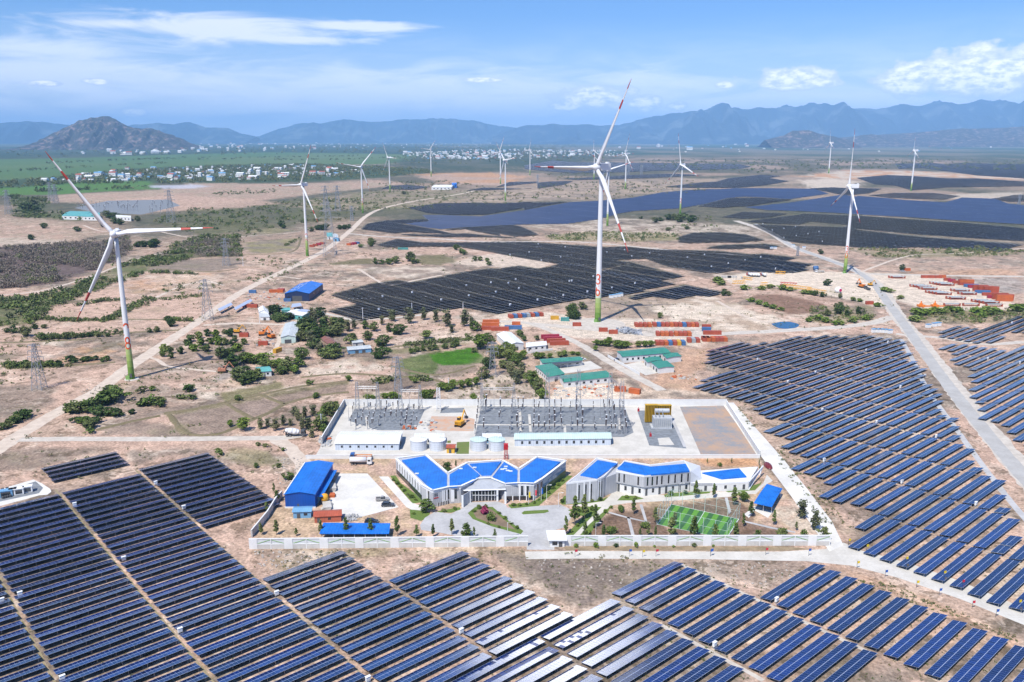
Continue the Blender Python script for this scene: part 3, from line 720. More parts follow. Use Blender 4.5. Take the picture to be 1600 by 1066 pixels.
poly_block(E5([(190,592),(330,612),(450,637),(425,722),(425,812),(560,838),(700,868),(680,972),(690,1062)]) + [(1520, 622), (1532, 632), (1534, 655), (1560, 660), (1572, 666), (1590, 690), (1680, 720), (1700, 560), (1640, 540)] + E5([(1421,530),(1280,575),(1150,597),(1020,572),(890,556),(760,533),(640,517),(510,492)]), 250, 5.4, [445, 476, 507, 538, 569, 600], 'farright2')

def projpx(P):
    d = Vector(P) - Vector((0, 0, HC)); zc = d.y * cp - d.z * sp
    return 800 + F * d.x / zc, 533 - F * (d.y * sp + d.z * cp) / zc
keep = []
for T in TABLES:
    u, v, L, key = T; c0 = UD * u + VD * v
    if c0.y < 60: continue
    a = projpx(c0 - UD * L / 2 + Vector((0, 0, 1.2))); b = projpx(c0 + UD * L / 2 + Vector((0, 0, 1.2)))
    if max(a[0], b[0]) < -25 or min(a[0], b[0]) > 1625 or min(a[1], b[1]) > 1085: continue
    dist = math.hypot(c0.y, HC); size = L / dist ** 2 * (0.55 if key in ('left', 'lefttop') else 1.0)
    keep.append((size, T))
keep.sort(key=lambda t: -t[0])
LAB = {
 'left': ('blue solar table in the dense block of long parallel rows by the white transformer pad', 'solar tables in the dense block by the transformer pad'),
 'lefttop': ('dark solar table in the small detached block of four rows above the transformer pad', 'solar tables in the detached four row block'),
 'centre': ('blue glassy solar table between the dense row block and the white gravel aisle', 'solar tables in front of the compound wall'),
 'front': ('deep blue solar table beside the straight white gravel aisle and the concrete road', 'solar tables along the white gravel aisle'),
 'right': ('blue solar table in the field between the compound road and the straight grey road', 'solar tables in the field beside the compound road'),
 'farright': ('blue solar table in the small field behind the junction of the grey road', 'solar tables beyond the straight grey road'),
 'farright2': ('blue solar table on the outer side of the straight grey road', 'solar tables on the outer side of the grey road'),
}
def white_pat(kind, seed):
    r = random.Random(seed)
    def f(i, j, nm):
        t = i / nm
        if kind == 'white': return 3
        if kind == 'checker': return 4 if ((i + j) % 3 == 0 and t < .35) or r.random() < .05 else 3
        if kind == 'mix': return 4 if (r.random() < .30 and int(i / 2) % 2) else 3
        if kind == 'half': return 4 if j == 1 or t > .9 or t < .15 else 3
        if kind == 'tip': return 3 if t < .10 and (j == 0 or i % 2) else 0
        if kind == 'few': return 4 if (j == 1 and r.random() < .22) else 3
        return 0
    return f
def pattern_for(u, v, key):
    if key == 'centre':
        if u > 120 and v > 146 and 120 < u < 149:
            r_ = (197 - v) / 5.2
            if r_ < 3: return None
            if 8.5 < r_ < 9.5 or 8 < r_ < 8.9: return 'few'
            return 'white' if r_ > 2 else None
        if 135 < u < 164:
            k_ = round((142.6 - v) / 5.12)
            if k_ == 0: return 'white'
            if k_ == 1: return 'checker'
            return 'white' if k_ < 5 else None
        if 105 < u < 135:
            k_ = round((142.6 - v) / 5.12)
            return {0: 'mix', 1: 'half'}.get(k_, 'white')
    if key == 'front' and u < 190 and v > 134: return 'tip'
    return None
NIND = 300
rest = []
for i, (sz, (u, v, L, key)) in enumerate(keep):
    P = UD * u + VD * v
    if i >= NIND: rest.append((u, v, L)); continue
    pk = pattern_for(u, v, key)
    nm = max(2, round(L / 1.08))
    me, fm = table_mesh(L, white_pat(pk, int(u * 7 + v * 13)) if pk else None, (nm, pk, round(v)) if pk else None)
    lab, grp = LAB[key]
    if pk in ('white',): lab, grp = 'glaring white solar table mirroring bright cloud between blue rows', 'cloud mirroring solar tables'
    if pk == 'checker': lab, grp = 'white glaring solar table with a chequered end of dark blue modules', None
    if pk == 'half': lab, grp = 'solar table half dark blue and half glaring white along its length', None
    if pk == 'mix': lab, grp = 'glaring white solar table with scattered blocks of dark modules next to the half dark one', None
    if pk == 'few': lab, grp = 'glaring white solar table with a few single dark modules', None
    if pk == 'tip': lab, grp = 'dark blue solar table with a pale end beside the start of the white aisle', 'solar tables with a pale end'
    t = thing('solar_table', lab, 'solar table', P, PHI, grp)
    wob = random.gauss(0, .010)
    d = link('panel_deck', me, t); d.rotation_euler = (wob, random.gauss(0, .003), 0)
    link('support_frame', fm, t)

def strips_mesh(rows, name, label, tilt=TILT, zc=1.05, width=TW, glass=None):
    vs = []; fs = []; mi = []; uv = []
    ct, st = math.cos(tilt), math.sin(tilt); h = width / 2
    for (u, v, L) in rows:
        wz = random.gauss(0, .07); zz = zc + wz
        def pt(x, s, lift=0.0):
            p = UD * (u + x) + VD * (v + s * ct + lift * st); return (p.x, p.y, zz - s * st + lift * ct)
        k = len(vs); e = -.09
        vs += [pt(-L/2, -h), pt(L/2, -h), pt(L/2, h), pt(-L/2, h), pt(-L/2, -h, e), pt(L/2, -h, e), pt(L/2, h, e), pt(-L/2, h, e)]
        nm = round(L / 1.08)
        fl = [((0,1,2,3), 0), ((7,6,5,4), 1), ((4,5,1,0), 2), ((6,7,3,2), 2), ((7,4,0,3), 2), ((5,6,2,1), 2)]
        for f, m_ in fl:
            fs.append(tuple(k + x for x in f)); mi.append(m_)
            uv += [(0, 0), (nm, 0), (nm, 2), (0, 2)] if m_ == 0 else [(.1, .1)] * 4
        kp = max(1, int(L / 10))
        for ip in range(kp + 1):
            x = -L/2 + .4 + ip * (L - .8) / kp
            p0 = pt(x - .08, -1.2, -.06); p1 = pt(x + .08, -1.2, -.06); k = len(vs)
            vs += [p0, p1, (p1[0], p1[1], 0), (p0[0], p0[1], 0)]; fs.append((k, k+1, k+2, k+3)); mi.append(2); uv += [(.1, .1)] * 4
    me = bpy.data.meshes.new(name); me.from_pydata(vs, [], fs)
    for m_ in (glass or M_panel, M_under, M_edge): me.materials.append(m_)
    me.polygons.foreach_set('material_index', mi)
    l = me.uv_layers.new(name='UVMap'); l.data.foreach_set('uv', [x for p in uv for x in p]); me.update()
    o = bpy.data.objects.new(name, me); COL.objects.link(o); o['kind'] = 'stuff'
    if label: o['label'] = label
    return o
strips_mesh(rest, 'distant_solar_rows', 'smaller and farther rows of the near solar fields')

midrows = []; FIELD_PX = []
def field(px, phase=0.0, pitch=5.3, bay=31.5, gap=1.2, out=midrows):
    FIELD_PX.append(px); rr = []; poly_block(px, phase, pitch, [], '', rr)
    for v, a, b in rr:
        u = math.floor(a / bay) * bay
        while u < b:
            x0, x1 = max(a, u + gap / 2), min(b, u + bay - gap / 2)
            if x1 - x0 > 3: out.append(((x0 + x1) / 2, v, x1 - x0))
            u += bay
FZ = lambda p: crop(500, 340, 5.333, p)
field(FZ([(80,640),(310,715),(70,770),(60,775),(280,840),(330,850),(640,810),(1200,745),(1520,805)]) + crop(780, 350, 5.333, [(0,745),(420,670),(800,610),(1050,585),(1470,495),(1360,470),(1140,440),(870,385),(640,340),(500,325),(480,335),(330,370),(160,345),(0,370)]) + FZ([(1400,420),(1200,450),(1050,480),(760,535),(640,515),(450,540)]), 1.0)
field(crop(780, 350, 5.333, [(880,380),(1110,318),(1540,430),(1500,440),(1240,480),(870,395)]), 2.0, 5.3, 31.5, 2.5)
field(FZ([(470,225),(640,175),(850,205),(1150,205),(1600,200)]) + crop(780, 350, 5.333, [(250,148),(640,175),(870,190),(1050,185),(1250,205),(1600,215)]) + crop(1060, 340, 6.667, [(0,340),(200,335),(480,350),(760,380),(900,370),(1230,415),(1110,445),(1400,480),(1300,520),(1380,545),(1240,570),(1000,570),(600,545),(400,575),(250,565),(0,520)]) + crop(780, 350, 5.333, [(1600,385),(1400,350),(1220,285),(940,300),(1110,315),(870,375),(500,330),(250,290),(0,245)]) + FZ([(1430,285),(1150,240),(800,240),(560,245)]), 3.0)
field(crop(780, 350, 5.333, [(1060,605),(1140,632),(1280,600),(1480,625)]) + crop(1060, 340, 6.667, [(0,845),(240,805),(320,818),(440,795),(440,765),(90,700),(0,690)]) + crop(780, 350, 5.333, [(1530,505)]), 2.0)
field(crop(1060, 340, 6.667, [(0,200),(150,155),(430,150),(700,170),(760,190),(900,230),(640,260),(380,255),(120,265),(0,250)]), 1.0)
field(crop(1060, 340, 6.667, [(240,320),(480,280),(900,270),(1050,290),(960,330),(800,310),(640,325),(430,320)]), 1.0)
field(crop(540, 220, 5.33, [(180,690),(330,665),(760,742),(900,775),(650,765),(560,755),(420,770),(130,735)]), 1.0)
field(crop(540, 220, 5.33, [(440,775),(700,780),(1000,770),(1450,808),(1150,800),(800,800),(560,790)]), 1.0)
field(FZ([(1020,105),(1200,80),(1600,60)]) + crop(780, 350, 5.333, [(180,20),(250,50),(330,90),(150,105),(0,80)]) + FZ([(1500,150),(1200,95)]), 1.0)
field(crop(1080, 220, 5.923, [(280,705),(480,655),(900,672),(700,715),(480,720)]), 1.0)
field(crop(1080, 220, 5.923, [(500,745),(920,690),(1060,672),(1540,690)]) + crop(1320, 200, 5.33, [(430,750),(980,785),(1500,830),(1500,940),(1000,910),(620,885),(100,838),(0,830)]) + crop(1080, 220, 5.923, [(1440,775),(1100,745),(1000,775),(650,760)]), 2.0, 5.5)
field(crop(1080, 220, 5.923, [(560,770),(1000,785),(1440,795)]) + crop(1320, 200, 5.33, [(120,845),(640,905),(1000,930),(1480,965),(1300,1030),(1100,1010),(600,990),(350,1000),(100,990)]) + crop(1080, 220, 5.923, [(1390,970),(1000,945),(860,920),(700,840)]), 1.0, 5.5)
strips_mesh(midrows, 'dark_solar_rows', 'dark solar rows seen from behind in the middle distance', width=5.05, tilt=math.radians(13), zc=.85)
farrows = []
field(crop(540, 220, 5.33, [(300,400),(360,375),(520,368),(700,385),(560,408)]), 0, 5.5, 60, 1, farrows)
field(crop(540, 220, 5.33, [(1000,415),(1150,390),(1470,400),(1600,395),(1600,340),(1360,345),(1250,385)]) + crop(820, 220, 5.33, [(200,340),(400,335),(330,365),(120,395),(0,400)]), 0, 5.5, 60, 1, farrows)
field(crop(540, 220, 5.33, [(520,555),(780,520),(1050,515),(1300,520),(1600,505)]) + crop(820, 220, 5.33, [(0,515),(350,510),(160,540),(0,575)]) + crop(540, 220, 5.33, [(1480,560),(1170,615),(860,615),(680,600)]), 0, 5.5, 60, 1, farrows)
field(crop(540, 220, 5.33, [(310,665),(520,655),(800,652),(640,670),(500,690)]), 0, 5.5, 60, 1, farrows)
field(crop(820, 220, 5.33, [(0,205),(230,165),(430,180),(900,185),(1040,185)]) + crop(1080, 220, 5.923, [(0,210),(220,212),(440,218),(560,240),(420,262),(0,270)]) + crop(820, 220, 5.33, [(1100,250),(800,262),(400,270),(150,250),(0,235)]), 0, 5.5, 60, 1, farrows)
field(crop(820, 220, 5.33, [(330,315),(560,305),(900,285),(1200,275),(1480,285),(1150,305),(800,318),(420,325)]), 0, 5.5, 60, 1, farrows)
field(crop(820, 220, 5.33, [(1180,380),(1450,350),(1600,340)]) + crop(1080, 220, 5.923, [(350,345),(640,315),(840,325),(720,345),(900,375),(700,410),(430,435),(0,435),(-220,430)]), 0, 5.5, 60, 1, farrows)
field(crop(1080, 220, 5.923, [(60,605),(350,530),(620,525),(930,545),(560,600),(280,620)]), 0, 5.5, 60, 1, farrows)
field(crop(1320, 200, 5.33, [(100,415),(350,392),(560,400),(860,420),(1100,420),(1500,445),(1500,485),(850,495),(560,520),(420,480),(250,470)]), 0, 5.5, 60, 1, farrows)
field(crop(1320, 200, 5.33, [(760,310),(950,293),(1500,300),(1500,420),(1100,395),(850,360),(650,335)]), 0, 5.5, 60, 1, farrows)
field(crop(1320, 200, 5.33, [(420,300),(700,290),(850,305),(700,330),(450,340)]), 0, 5.5, 60, 1, farrows)
field(crop(1320, 200, 5.33, [(200,560),(400,540),(740,540),(960,565),(840,595),(600,590),(370,580)]), 0, 5.5, 60, 1, farrows)
field(crop(1080, 220, 5.923, [(1100,440),(1300,430),(1500,440)]) + crop(1320, 200, 5.33, [(120,500),(310,505),(200,545),(0,560)]) + crop(1080, 220, 5.923, [(1300,480)]), 0, 5.5, 60, 1, farrows)
field(crop(1320, 200, 5.33, [(1200,590),(1420,555),(1500,560),(1500,610),(1380,615)]), 0, 5.5, 60, 1, farrows)
strips_mesh(farrows, 'far_dark_solar_rows', 'far dark solar fields across the plain', tilt=math.radians(13), zc=.85, width=5.25)
bluerows = []
field(crop(540, 220, 5.33, [(500,690),(700,670),(640,620),(860,622),(1120,632)]) + crop(820, 220, 5.33, [(0,580),(380,512),(600,502),(900,475),(1150,430),(1400,410),(1600,400)]) + crop(1080, 220, 5.923, [(0,465),(400,440),(700,440),(1140,445),(1270,490),(900,540),(630,520),(480,515),(330,530),(100,590),(0,602)]) + crop(820, 220, 5.33, [(1500,525),(1300,560),(900,585),(780,605),(620,650),(350,690),(0,695)]) + crop(540, 220, 5.33, [(1350,700),(1000,718),(800,735),(700,725)]), 0, 4.4, 80, .6, bluerows)
field(crop(1080, 220, 5.923, [(500,615),(900,575),(1100,545),(1400,500),(1540,520)]) + crop(1320, 200, 5.33, [(100,565),(350,585),(500,600),(840,620),(980,580),(1250,590),(1360,630),(1500,645),(1700,650),(1700,830),(1500,802),(980,772),(450,738),(60,715)]) + crop(1080, 220, 5.923, [(1300,665),(1000,650),(700,640)]), 0, 4.4, 80, .6, bluerows)
strips_mesh(bluerows, 'blue_solar_rows', 'smooth blue solar fields on the plain', tilt=-math.radians(6), width=4.2, glass=M_matte)

def combiner():
    t = thing('combiner_box', 'small white combiner box standing at a gap between solar rows', 'electrical box', (0, 0, 0), 0, 'combiner boxes between solar rows')
    b = MB(); b.box((0, 0, 1.1), (1.2, .6, 1.2)); b.box((0, 0, 1.75), (1.4, .8, .08)); b.build('cabinet', M_wplast, t)
    b = MB(); b.box((-.55, 0, .2), (.12, .5, .4)); b.box((.55, 0, .2), (.12, .5, .4)); b.build('plinth', M_steel, t)
    b = MB(); b.box((0, -.315, 1.1), (1.0, .03, 1.0)); b.build('door', MATS['white_enclosure'], t)
    return t
cb0 = combiner(); cbk = list(cb0.children)
cbpx = crop(0, 706, 2.961, [(345,242),(720,142),(850,255),(572,492),(92,655),(8,685),(833,823),(288,1043),(1280,652)]) + crop(530, 706, 2.961, [(133,1048),(565,826)]) + crop(1060, 706, 2.961, [(455,682),(168,888),(1035,137),(1377,238),(675,37)]) \
  + A([(790,465),(1150,735),(1480,612)]) + B([(972,260),(712,358),(430,465),(110,612),(1412,658),(1120,795)]) + Cc([(800,152),(822,748)]) + D([(75,300),(785,468),(376,1008)]) + E5([(920,710),(1365,768),(1255,212)])
cbpx2 = FZ([(768,622),(1220,565),(1240,650),(1465,620),(1425,540),(1010,683),(520,655),(490,763),(1570,545),(1585,728)]) + crop(780, 350, 5.333, [(90,257),(250,235),(513,277),(550,192),(352,303),(898,235),(1045,215),(1105,267),(1253,243),(1568,280),(325,167),(138,460),(165,535),(395,507),(585,475),(605,472),(535,592),(320,630),(735,563),(785,436),(1132,492),(940,532),(90,672)]) + crop(1060, 340, 6.667, [(95,415),(272,385),(345,510),(520,475),(695,443),(858,410),(1012,530),(1220,95),(1100,112),(1465,147),(1350,168),(1228,188),(1100,208),(1500,248),(880,65),(978,130)])
for i, (x, y) in enumerate(cbpx + cbpx2):
    P = G(x, y, 1.2); P.z = 0
    if i == 0: cb0.location = P; cb0.rotation_euler = (0, 0, PHI)
    else:
        far_ = i >= len(cbpx)
        dup(cb0, P, PHI, (1, 1, 1) if not far_ else (1.15, 1.1, 1.1), kids=cbk, label='small white combiner box standing among the dark rows in the middle distance' if far_ else None, group='combiner boxes among the dark rows' if far_ else None)
b = MB(); b.ribbon([UD * 195.85 + VD * v for v in np.arange(82, 147, 2.5)], 1.5, .012, .12); struct(b, 'gravel_aisle', M_pale)
b = MB(); b.ribbon([UD * 164.85 + VD * v for v in np.arange(95, 128, 2.5)], 1.5, .012, .12); struct(b, 'gravel_aisle', M_pale)
for px in FIELD_PX[:12]: paint(col(.105, .10, .06), px, 1.0, .5, .85)  # soil under the dark rows painted darker, standing in for shade between tables
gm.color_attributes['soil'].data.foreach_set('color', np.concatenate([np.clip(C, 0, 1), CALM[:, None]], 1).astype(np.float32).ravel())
M_grassy = track_mat('grassy_earth', (.36, .28, .19), (.26, .24, .12), .5)
for u in (32.6, 62.1, 91.35):
    b = MB(); b.ribbon([UD * u + VD * v for v in np.arange(130, 340 if u > 60 else 330, 3.0)], .6, .010, .15); struct(b, 'dirt_path', M_grassy)
def z4(p): return crop(380, 680, 5.333, p)
def z5(p): return crop(600, 680, 5.333, p)
def z6(p): return crop(850, 680, 5.333, p)
def z7(p): return crop(1050, 680, 5.333, p)
def zs(p): return crop(500, 580, 5.333, p)
def zc(p): return crop(780, 500, 5.333, p)
def zl(p): return crop(330, 420, 5.333, p)
def zm(p): return crop(560, 440, 5.333, p)
def zy(p): return crop(820, 400, 5.333, p)
def zt(p): return crop(960, 580, 5.333, p)
def zr(p): return crop(1080, 380, 5.333, p)
def zq(p): return crop(1300, 380, 5.333, p)
def ribbed(name, c, period=1.0, amp=.10, rough=.5, spec=.4, axis=0, uv=True):
    """sheet metal with fine standing ribs"""
    m = bpy.data.materials.new(name); m.use_nodes = True; n = NT(m.node_tree); b = n.n['Principled BSDF']
    t = n.new('ShaderNodeTexCoord'); s = n.new('ShaderNodeSeparateXYZ'); n.set(s, 0, t.outputs['Object'])
    f = n.math('FRACT', n.math('DIVIDE', s.outputs[axis], period))
    seam = n.math('LESS_THAN', f, .12)
    a = n.noise(t.outputs['Object'], .25, 4, .6); st = n.noise(n.vscale(t.outputs['Object'], (1, 1, .15)), .9, 4, .6)
    k = n.math('MULTIPLY', n.ramp(a, .25, .75, 1 - amp, 1 + amp), n.ramp(st, .3, .7, .94, 1.05))
    k = n.math('MULTIPLY', k, n.math('SUBTRACT', 1.0, n.math('MULTIPLY', seam, .22)))
    base = n.new('ShaderNodeVectorMath', operation='SCALE'); n.set(base, 0, c); n.set(base, 'Scale', k)
    n.set(b, 'Base Color', base.outputs[0]); n.set(b, 'Roughness', rough); n.set(b, 'Specular IOR Level', spec)
    return m
M_blue = ribbed('blue_roof_sheet', (.010, .150, .56), 1.1, .20)
M_bluew = ribbed('blue_wall_sheet', (.006, .075, .36), .9, .10)
M_navy = ribbed('dark_blue_wall_sheet', (.012, .030, .095), .9, .10)
M_green = ribbed('green_roof_sheet', (.045, .235, .165), 1.0, .12)
M_whiter = ribbed('white_roof_sheet', (.74, .75, .74), 1.0, .06)
M_paleg = ribbed('pale_green_roof_sheet', (.52, .65, .60), 1.0, .06)
M_greyr = ribbed('grey_roof_sheet', (.50, .53, .53), 1.0, .10)
M_lblue = ribbed('light_blue_sheet', (.17, .36, .56), .7, .12)
M_red = ribbed('red_roof_sheet', (.40, .095, .05), .8, .18)
M_redw = ribbed('red_wall_sheet', (.42, .12, .07), .7, .15)
M_teal = ribbed('teal_sheet', (.12, .38, .36), .8, .12)
M_brownr = ribbed('brown_roof_sheet', (.24, .105, .075), .7, .2)
M_white = mat('white_plaster', (.72, .72, .70), .8, .05, .5)
M_clad = ribbed('perforated_grey_cladding', (.47, .48, .50), .7, .10)
M_louv = ribbed('grey_louvres', (.40, .42, .45), .6, .05, axis=1)
M_glass = mat('dark_glass', (.018, .024, .032), .08, .15, .8, spec=.8)
M_frame = mat('white_metal', (.78, .79, .80), .4, .03)
M_dgrey = mat('dark_grey_metal', (.09, .095, .10), .5, .1)
M_concb = mat('weathered_concrete', (.55, .53, .49), .9, .12, .5)
M_wgreen = mat('green_paint', (.20, .36, .10), .6, .1)

def face_rect(mb, A, B, s0, s1, z0, z1, out=.04, dep=.05):
    """thin plate on the vertical face A->B, standing out to the right-hand side (outside of a ccw outline)"""
    A = Vector((A[0], A[1], 0)); B = Vector((B[0], B[1], 0)); d = (B - A).normalized(); nn = Vector((d.y, -d.x, 0))
    p0 = A + d * s0; p1 = A + d * s1
    a, b_ = p0 + nn * (out - dep), p1 + nn * (out - dep); c_, e = p1 + nn * out, p0 + nn * out
    mb.prism([(a.x, a.y), (e.x, e.y), (c_.x, c_.y), (b_.x, b_.y)], z0, z1, True, True)
    return mb
def ccw(P):
    a = sum(P[i][0] * P[(i + 1) % len(P)][1] - P[(i + 1) % len(P)][0] * P[i][1] for i in range(len(P)))
    return list(P) if a > 0 else list(P)[::-1]
def elen(A, B): return math.hypot(B[0] - A[0], B[1] - A[1])

def hall(name, label, cat, FLpx, FRpx, BRpx, z, rise, ridge, mw, mr, group=None, openings=(), base=None, over=.35, brown=None, roofmark=None):
    """rectangular shed: FL, FR are eave corners nearest the viewer, BR the far right eave corner (photo pixels, seen at height z)
    ridge: 'fb' front to back, 'lr' left to right, 'flat', 'mono'.  openings: (side, s0, s1, z0, z1, kind)"""
    FL = G(*FLpx, z); FR = G(*FRpx, z); BR = G(*BRpx, z); BL = FL + (BR - FR)
    d1 = (FR - FL); d2 = (BR - FR); 
    d2p = d2 - d1 * (d2.dot(d1) / d1.dot(d1)) if base == 'square' else d2
    BR = FR + d2p; BL = FL + d2p
    loc = Vector(((FL.x + BR.x) / 2, (FL.y + BR.y) / 2, 0))
    t = thing(name, label, cat, loc, 0, group)
    P = [(p.x, p.y) for p in (FL, FR, BR, BL)]
    w = MB(); w.prism(P, 0, z - .02)
    mid = lambda a, b_: Vector(((a[0] + b_[0]) / 2, (a[1] + b_[1]) / 2, 0))
    def sl(a, b_, c_, e, th=.14):
        r.add([a, b_, c_, e] + [p + Vector((0, 0, th)) for p in (a, b_, c_, e)], [(3,2,1,0),(4,5,6,7),(0,1,5,4),(1,2,6,5),(2,3,7,6),(3,0,4,7)])
    r = MB(); V = lambda p, zz: Vector((p[0], p[1], zz))
    e1 = Vector((d1.x, d1.y, 0)).normalized() * over; e2 = Vector((d2p.x, d2p.y, 0)).normalized() * over
    a, b_, c_, e = [Vector((p[0], p[1], 0)) for p in P]
    if ridge == 'fb':
        m0 = mid(P[0], P[1]); m1 = mid(P[3], P[2])
        w.add([V(P[0], z - .02), V(P[1], z - .02), V(m0, z + rise)], [(0, 1, 2)]); w.add([V(P[3], z - .02), V(P[2], z - .02), V(m1, z + rise)], [(0, 2, 1)])
        sl(V(a - e1 - e2, z - .08), V(m0 - e2, z + rise), V(m1 + e2, z + rise), V(e - e1 + e2, z - .08))
        sl(V(m0 - e2, z + rise), V(b_ + e1 - e2, z - .08), V(c_ + e1 + e2, z - .08), V(m1 + e2, z + rise))
    elif ridge == 'lr':
        m0 = mid(P[0], P[3]); m1 = mid(P[1], P[2])
        w.add([V(P[3], z - .02), V(P[0], z - .02), V(m0, z + rise)], [(0, 1, 2)]); w.add([V(P[1], z - .02), V(P[2], z - .02), V(m1, z + rise)], [(0, 1, 2)])
        sl(V(a - e1 - e2, z - .08), V(b_ + e1 - e2, z - .08), V(m1 + e1, z + rise), V(m0 - e1, z + rise))
        sl(V(m0 - e1, z + rise), V(m1 + e1, z + rise), V(c_ + e1 + e2, z - .08), V(e - e1 + e2, z - .08))
    elif ridge == 'mono':
        w.prism(P, z - .02, [z, z, z + rise, z + rise], False)
        sl(V(a - e1 - e2, z), V(b_ + e1 - e2, z), V(c_ + e1 + e2, z + rise), V(e - e1 + e2, z + rise))
    else:
        sl(V(a - e1 - e2, z), V(b_ + e1 - e2, z), V(c_ + e1 + e2, z), V(e - e1 + e2, z), .25)
    w.build('wall', mw, t); ro = r.build('roof', mr, t)
    sides = {'f': (P[0], P[1]), 'r': (P[1], P[2]), 'b': (P[2], P[3]), 'l': (P[3], P[0])}
    for (sd_, s0, s1, z0, z1, kind) in openings:
        A_, B_ = sides[sd_]; L = elen(A_, B_); q = MB()
        face_rect(q, A_, B_, s0 * L, s1 * L, z0 * z, z1 * z, .05, .06)
        if kind == 'door':
            o = q.build('door', M_dgrey, t)
        elif kind == 'shutter': o = q.build('door', M_lblue, t)
        else:
            o = q.build('window', M_glass, t); s_ = MB(); face_rect(s_, A_, B_, s0 * L - .1, s1 * L + .1, z0 * z - .12, z0 * z, .14, .15); s_.build('sill', M_frame, o)
    return t, P, ro
def wins(side, n, z0=.35, z1=.7, w=.35, a=.04, b_=.96, kind='window'):
    st = (b_ - a) / n; return [(side, a + st * (i + .5 - w / 2), a + st * (i + .5 + w / 2), z0, z1, kind) for i in range(n)]

zwh = zat(*z4([(335, 605)])[0], z4([(0, 490)])[0][1])
wh, whP, _ = hall('warehouse', 'bright blue sheet metal warehouse beside the white concrete lot', 'warehouse', *z4([(345, 492), (595, 492), (745, 232)]), zwh, .9, 'fb', M_bluew, M_blue,
    openings=[('r', .12, .22, 0, .55, 'shutter'), ('r', .42, .52, 0, .55, 'shutter'), ('r', .72, .82, 0, .55, 'shutter'), ('f', .40, .46, 0, .3, 'door')])
q = MB(); A_, B_ = whP[1], whP[2]; L = elen(A_, B_)
face_rect(q, A_, B_, L * .08, L * .92, zwh * .60, zwh * .63, 2.2, 2.2); q.build('awning', M_blue, wh)
q = MB(); face_rect(q, whP[3], whP[0], 0, elen(whP[3], whP[0]), zwh - .3, zwh + .35, .35, .4); q.build('gutter', M_frame, wh)
q = MB(); face_rect(q, whP[0], whP[1], -.2, elen(whP[0], whP[1]) + .2, 0, .5, .25, .3); q.build('plinth', M_white, wh)
zz_ = zat(*z4([(415, 690)])[0], z4([(0, 635)])[0][1])
hall('shed', 'small light blue sheet metal shed in front of the blue warehouse', 'shed', *z4([(415, 640), (562, 635), (575, 595)]), zz_, .4, 'lr', M_lblue, M_lblue, openings=[('f', .2, .4, 0, .7, 'door'), ('f', .6, .8, .4, .75, 'window')])
zz_ = zat(*z4([(600, 725)])[0], z4([(0, 672)])[0][1])
hall('shed', 'red sheet metal shed between the warehouse and the blue carport', 'shed', *z4([(592, 680), (815, 668), (815, 622)]), zz_, .7, 'lr', M_redw, M_red, openings=[('f', .1, .2, 0, .75, 'door'), ('f', .5, .62, .4, .75, 'window'), ('r', .3, .6, .0, .7, 'door')])

def canopy(name, label, px4, z, rise, mr, posts=(4, 2), group=None, cat='canopy', fold=True):
    P = [G(x, y, z) for x, y in px4]         # front-left, front-right, back-right, back-left
    loc = sum(P, Vector()) / 4; loc.z = 0
    t = thing(name, label, cat, loc, 0, group)
    r = MB(); th = Vector((0, 0, .12)); up = Vector((0, 0, rise))
    a, b_, c_, e = P
    if fold:
        m0 = (a + e) / 2 + up; m1 = (b_ + c_) / 2 + up
        for Q in ((a, b_, m1, m0), (m0, m1, c_, e)):
            r.add(list(Q) + [p + th for p in Q], [(3,2,1,0),(4,5,6,7),(0,1,5,4),(1,2,6,5),(2,3,7,6),(3,0,4,7)])
    else:
        Q = (a, b_, c_ + up, e + up); r.add(list(Q) + [p + th for p in Q], [(3,2,1,0),(4,5,6,7),(0,1,5,4),(1,2,6,5),(2,3,7,6),(3,0,4,7)])
    r.build('roof', mr, t)
    for i in range(posts[0]):
        for j in range(posts[1]):
            s_ = .04 + .92 * i / (posts[0] - 1); u_ = .08 + .84 * j / (posts[1] - 1)
            p = a.lerp(b_, s_).lerp(e.lerp(c_, s_), u_)
            q = MB(); q.box((p.x, p.y, (z - .05) / 2), (.14, .14, z - .05)); q.build('post', M_frame, t)
    return t, P
canopy('carport', 'long low blue carport behind the chevron wall with young trees in front', z4([(635, 825), (1215, 825), (1228, 742), (668, 738)]), 2.4, .25, M_blue, (7, 2), cat='carport', fold=False)
canopy('carport', 'square blue canopy on posts beside the sports cage and concrete road', z7([(680, 568), (832, 602), (922, 447), (790, 408)]), 3.0, .35, M_blue, (3, 2), cat='carport')
patch('concrete_floor', z7([(600, 660), (690, 590), (760, 605), (840, 640), (800, 690), (690, 630), (640, 690)]), M_concw, .016)

ZB = zat(*z5([(410, 600)])[0], z5([(0, 462)])[0][1])
OUT = z5([(98,195),(345,165),(530,318),(695,230),(985,212),(1120,283),(1275,183),(1515,215),(1322,362),(1250,405),(1115,402),(1010,408),(890,360),(780,364),(640,428),(540,434),(405,464),(318,416)])
OW = [G(x, y, ZB) for x, y in OUT]; cx_ = sum(OW, Vector()) / len(OW); cx_.z = 0
main = thing('office_building', 'large white and grey office with five blue roofs folded in a zigzag', 'office building', cx_)
w = MB(); w.prism([(p.x, p.y) for p in OW], 0, ZB); w.build('wall', M_clad, main)
def band(mb, P, z0, z1, out, dep, segs):
    for i in segs:
        A_, B_ = P[i], P[(i + 1) % len(P)]
        face_rect(mb, B_, A_, 0, elen(A_, B_), z0, z1, out, dep)
q = MB()
for i in range(len(OW)):
    A_, B_ = OW[i], OW[(i + 1) % len(OW)]; q.ribbon([A_, B_], .9, ZB + .30)
    face_rect(q, B_, A_, 0, elen(A_, B_), ZB - .9, ZB + .296, .06, .35)
q.build('parapet', M_frame, main)
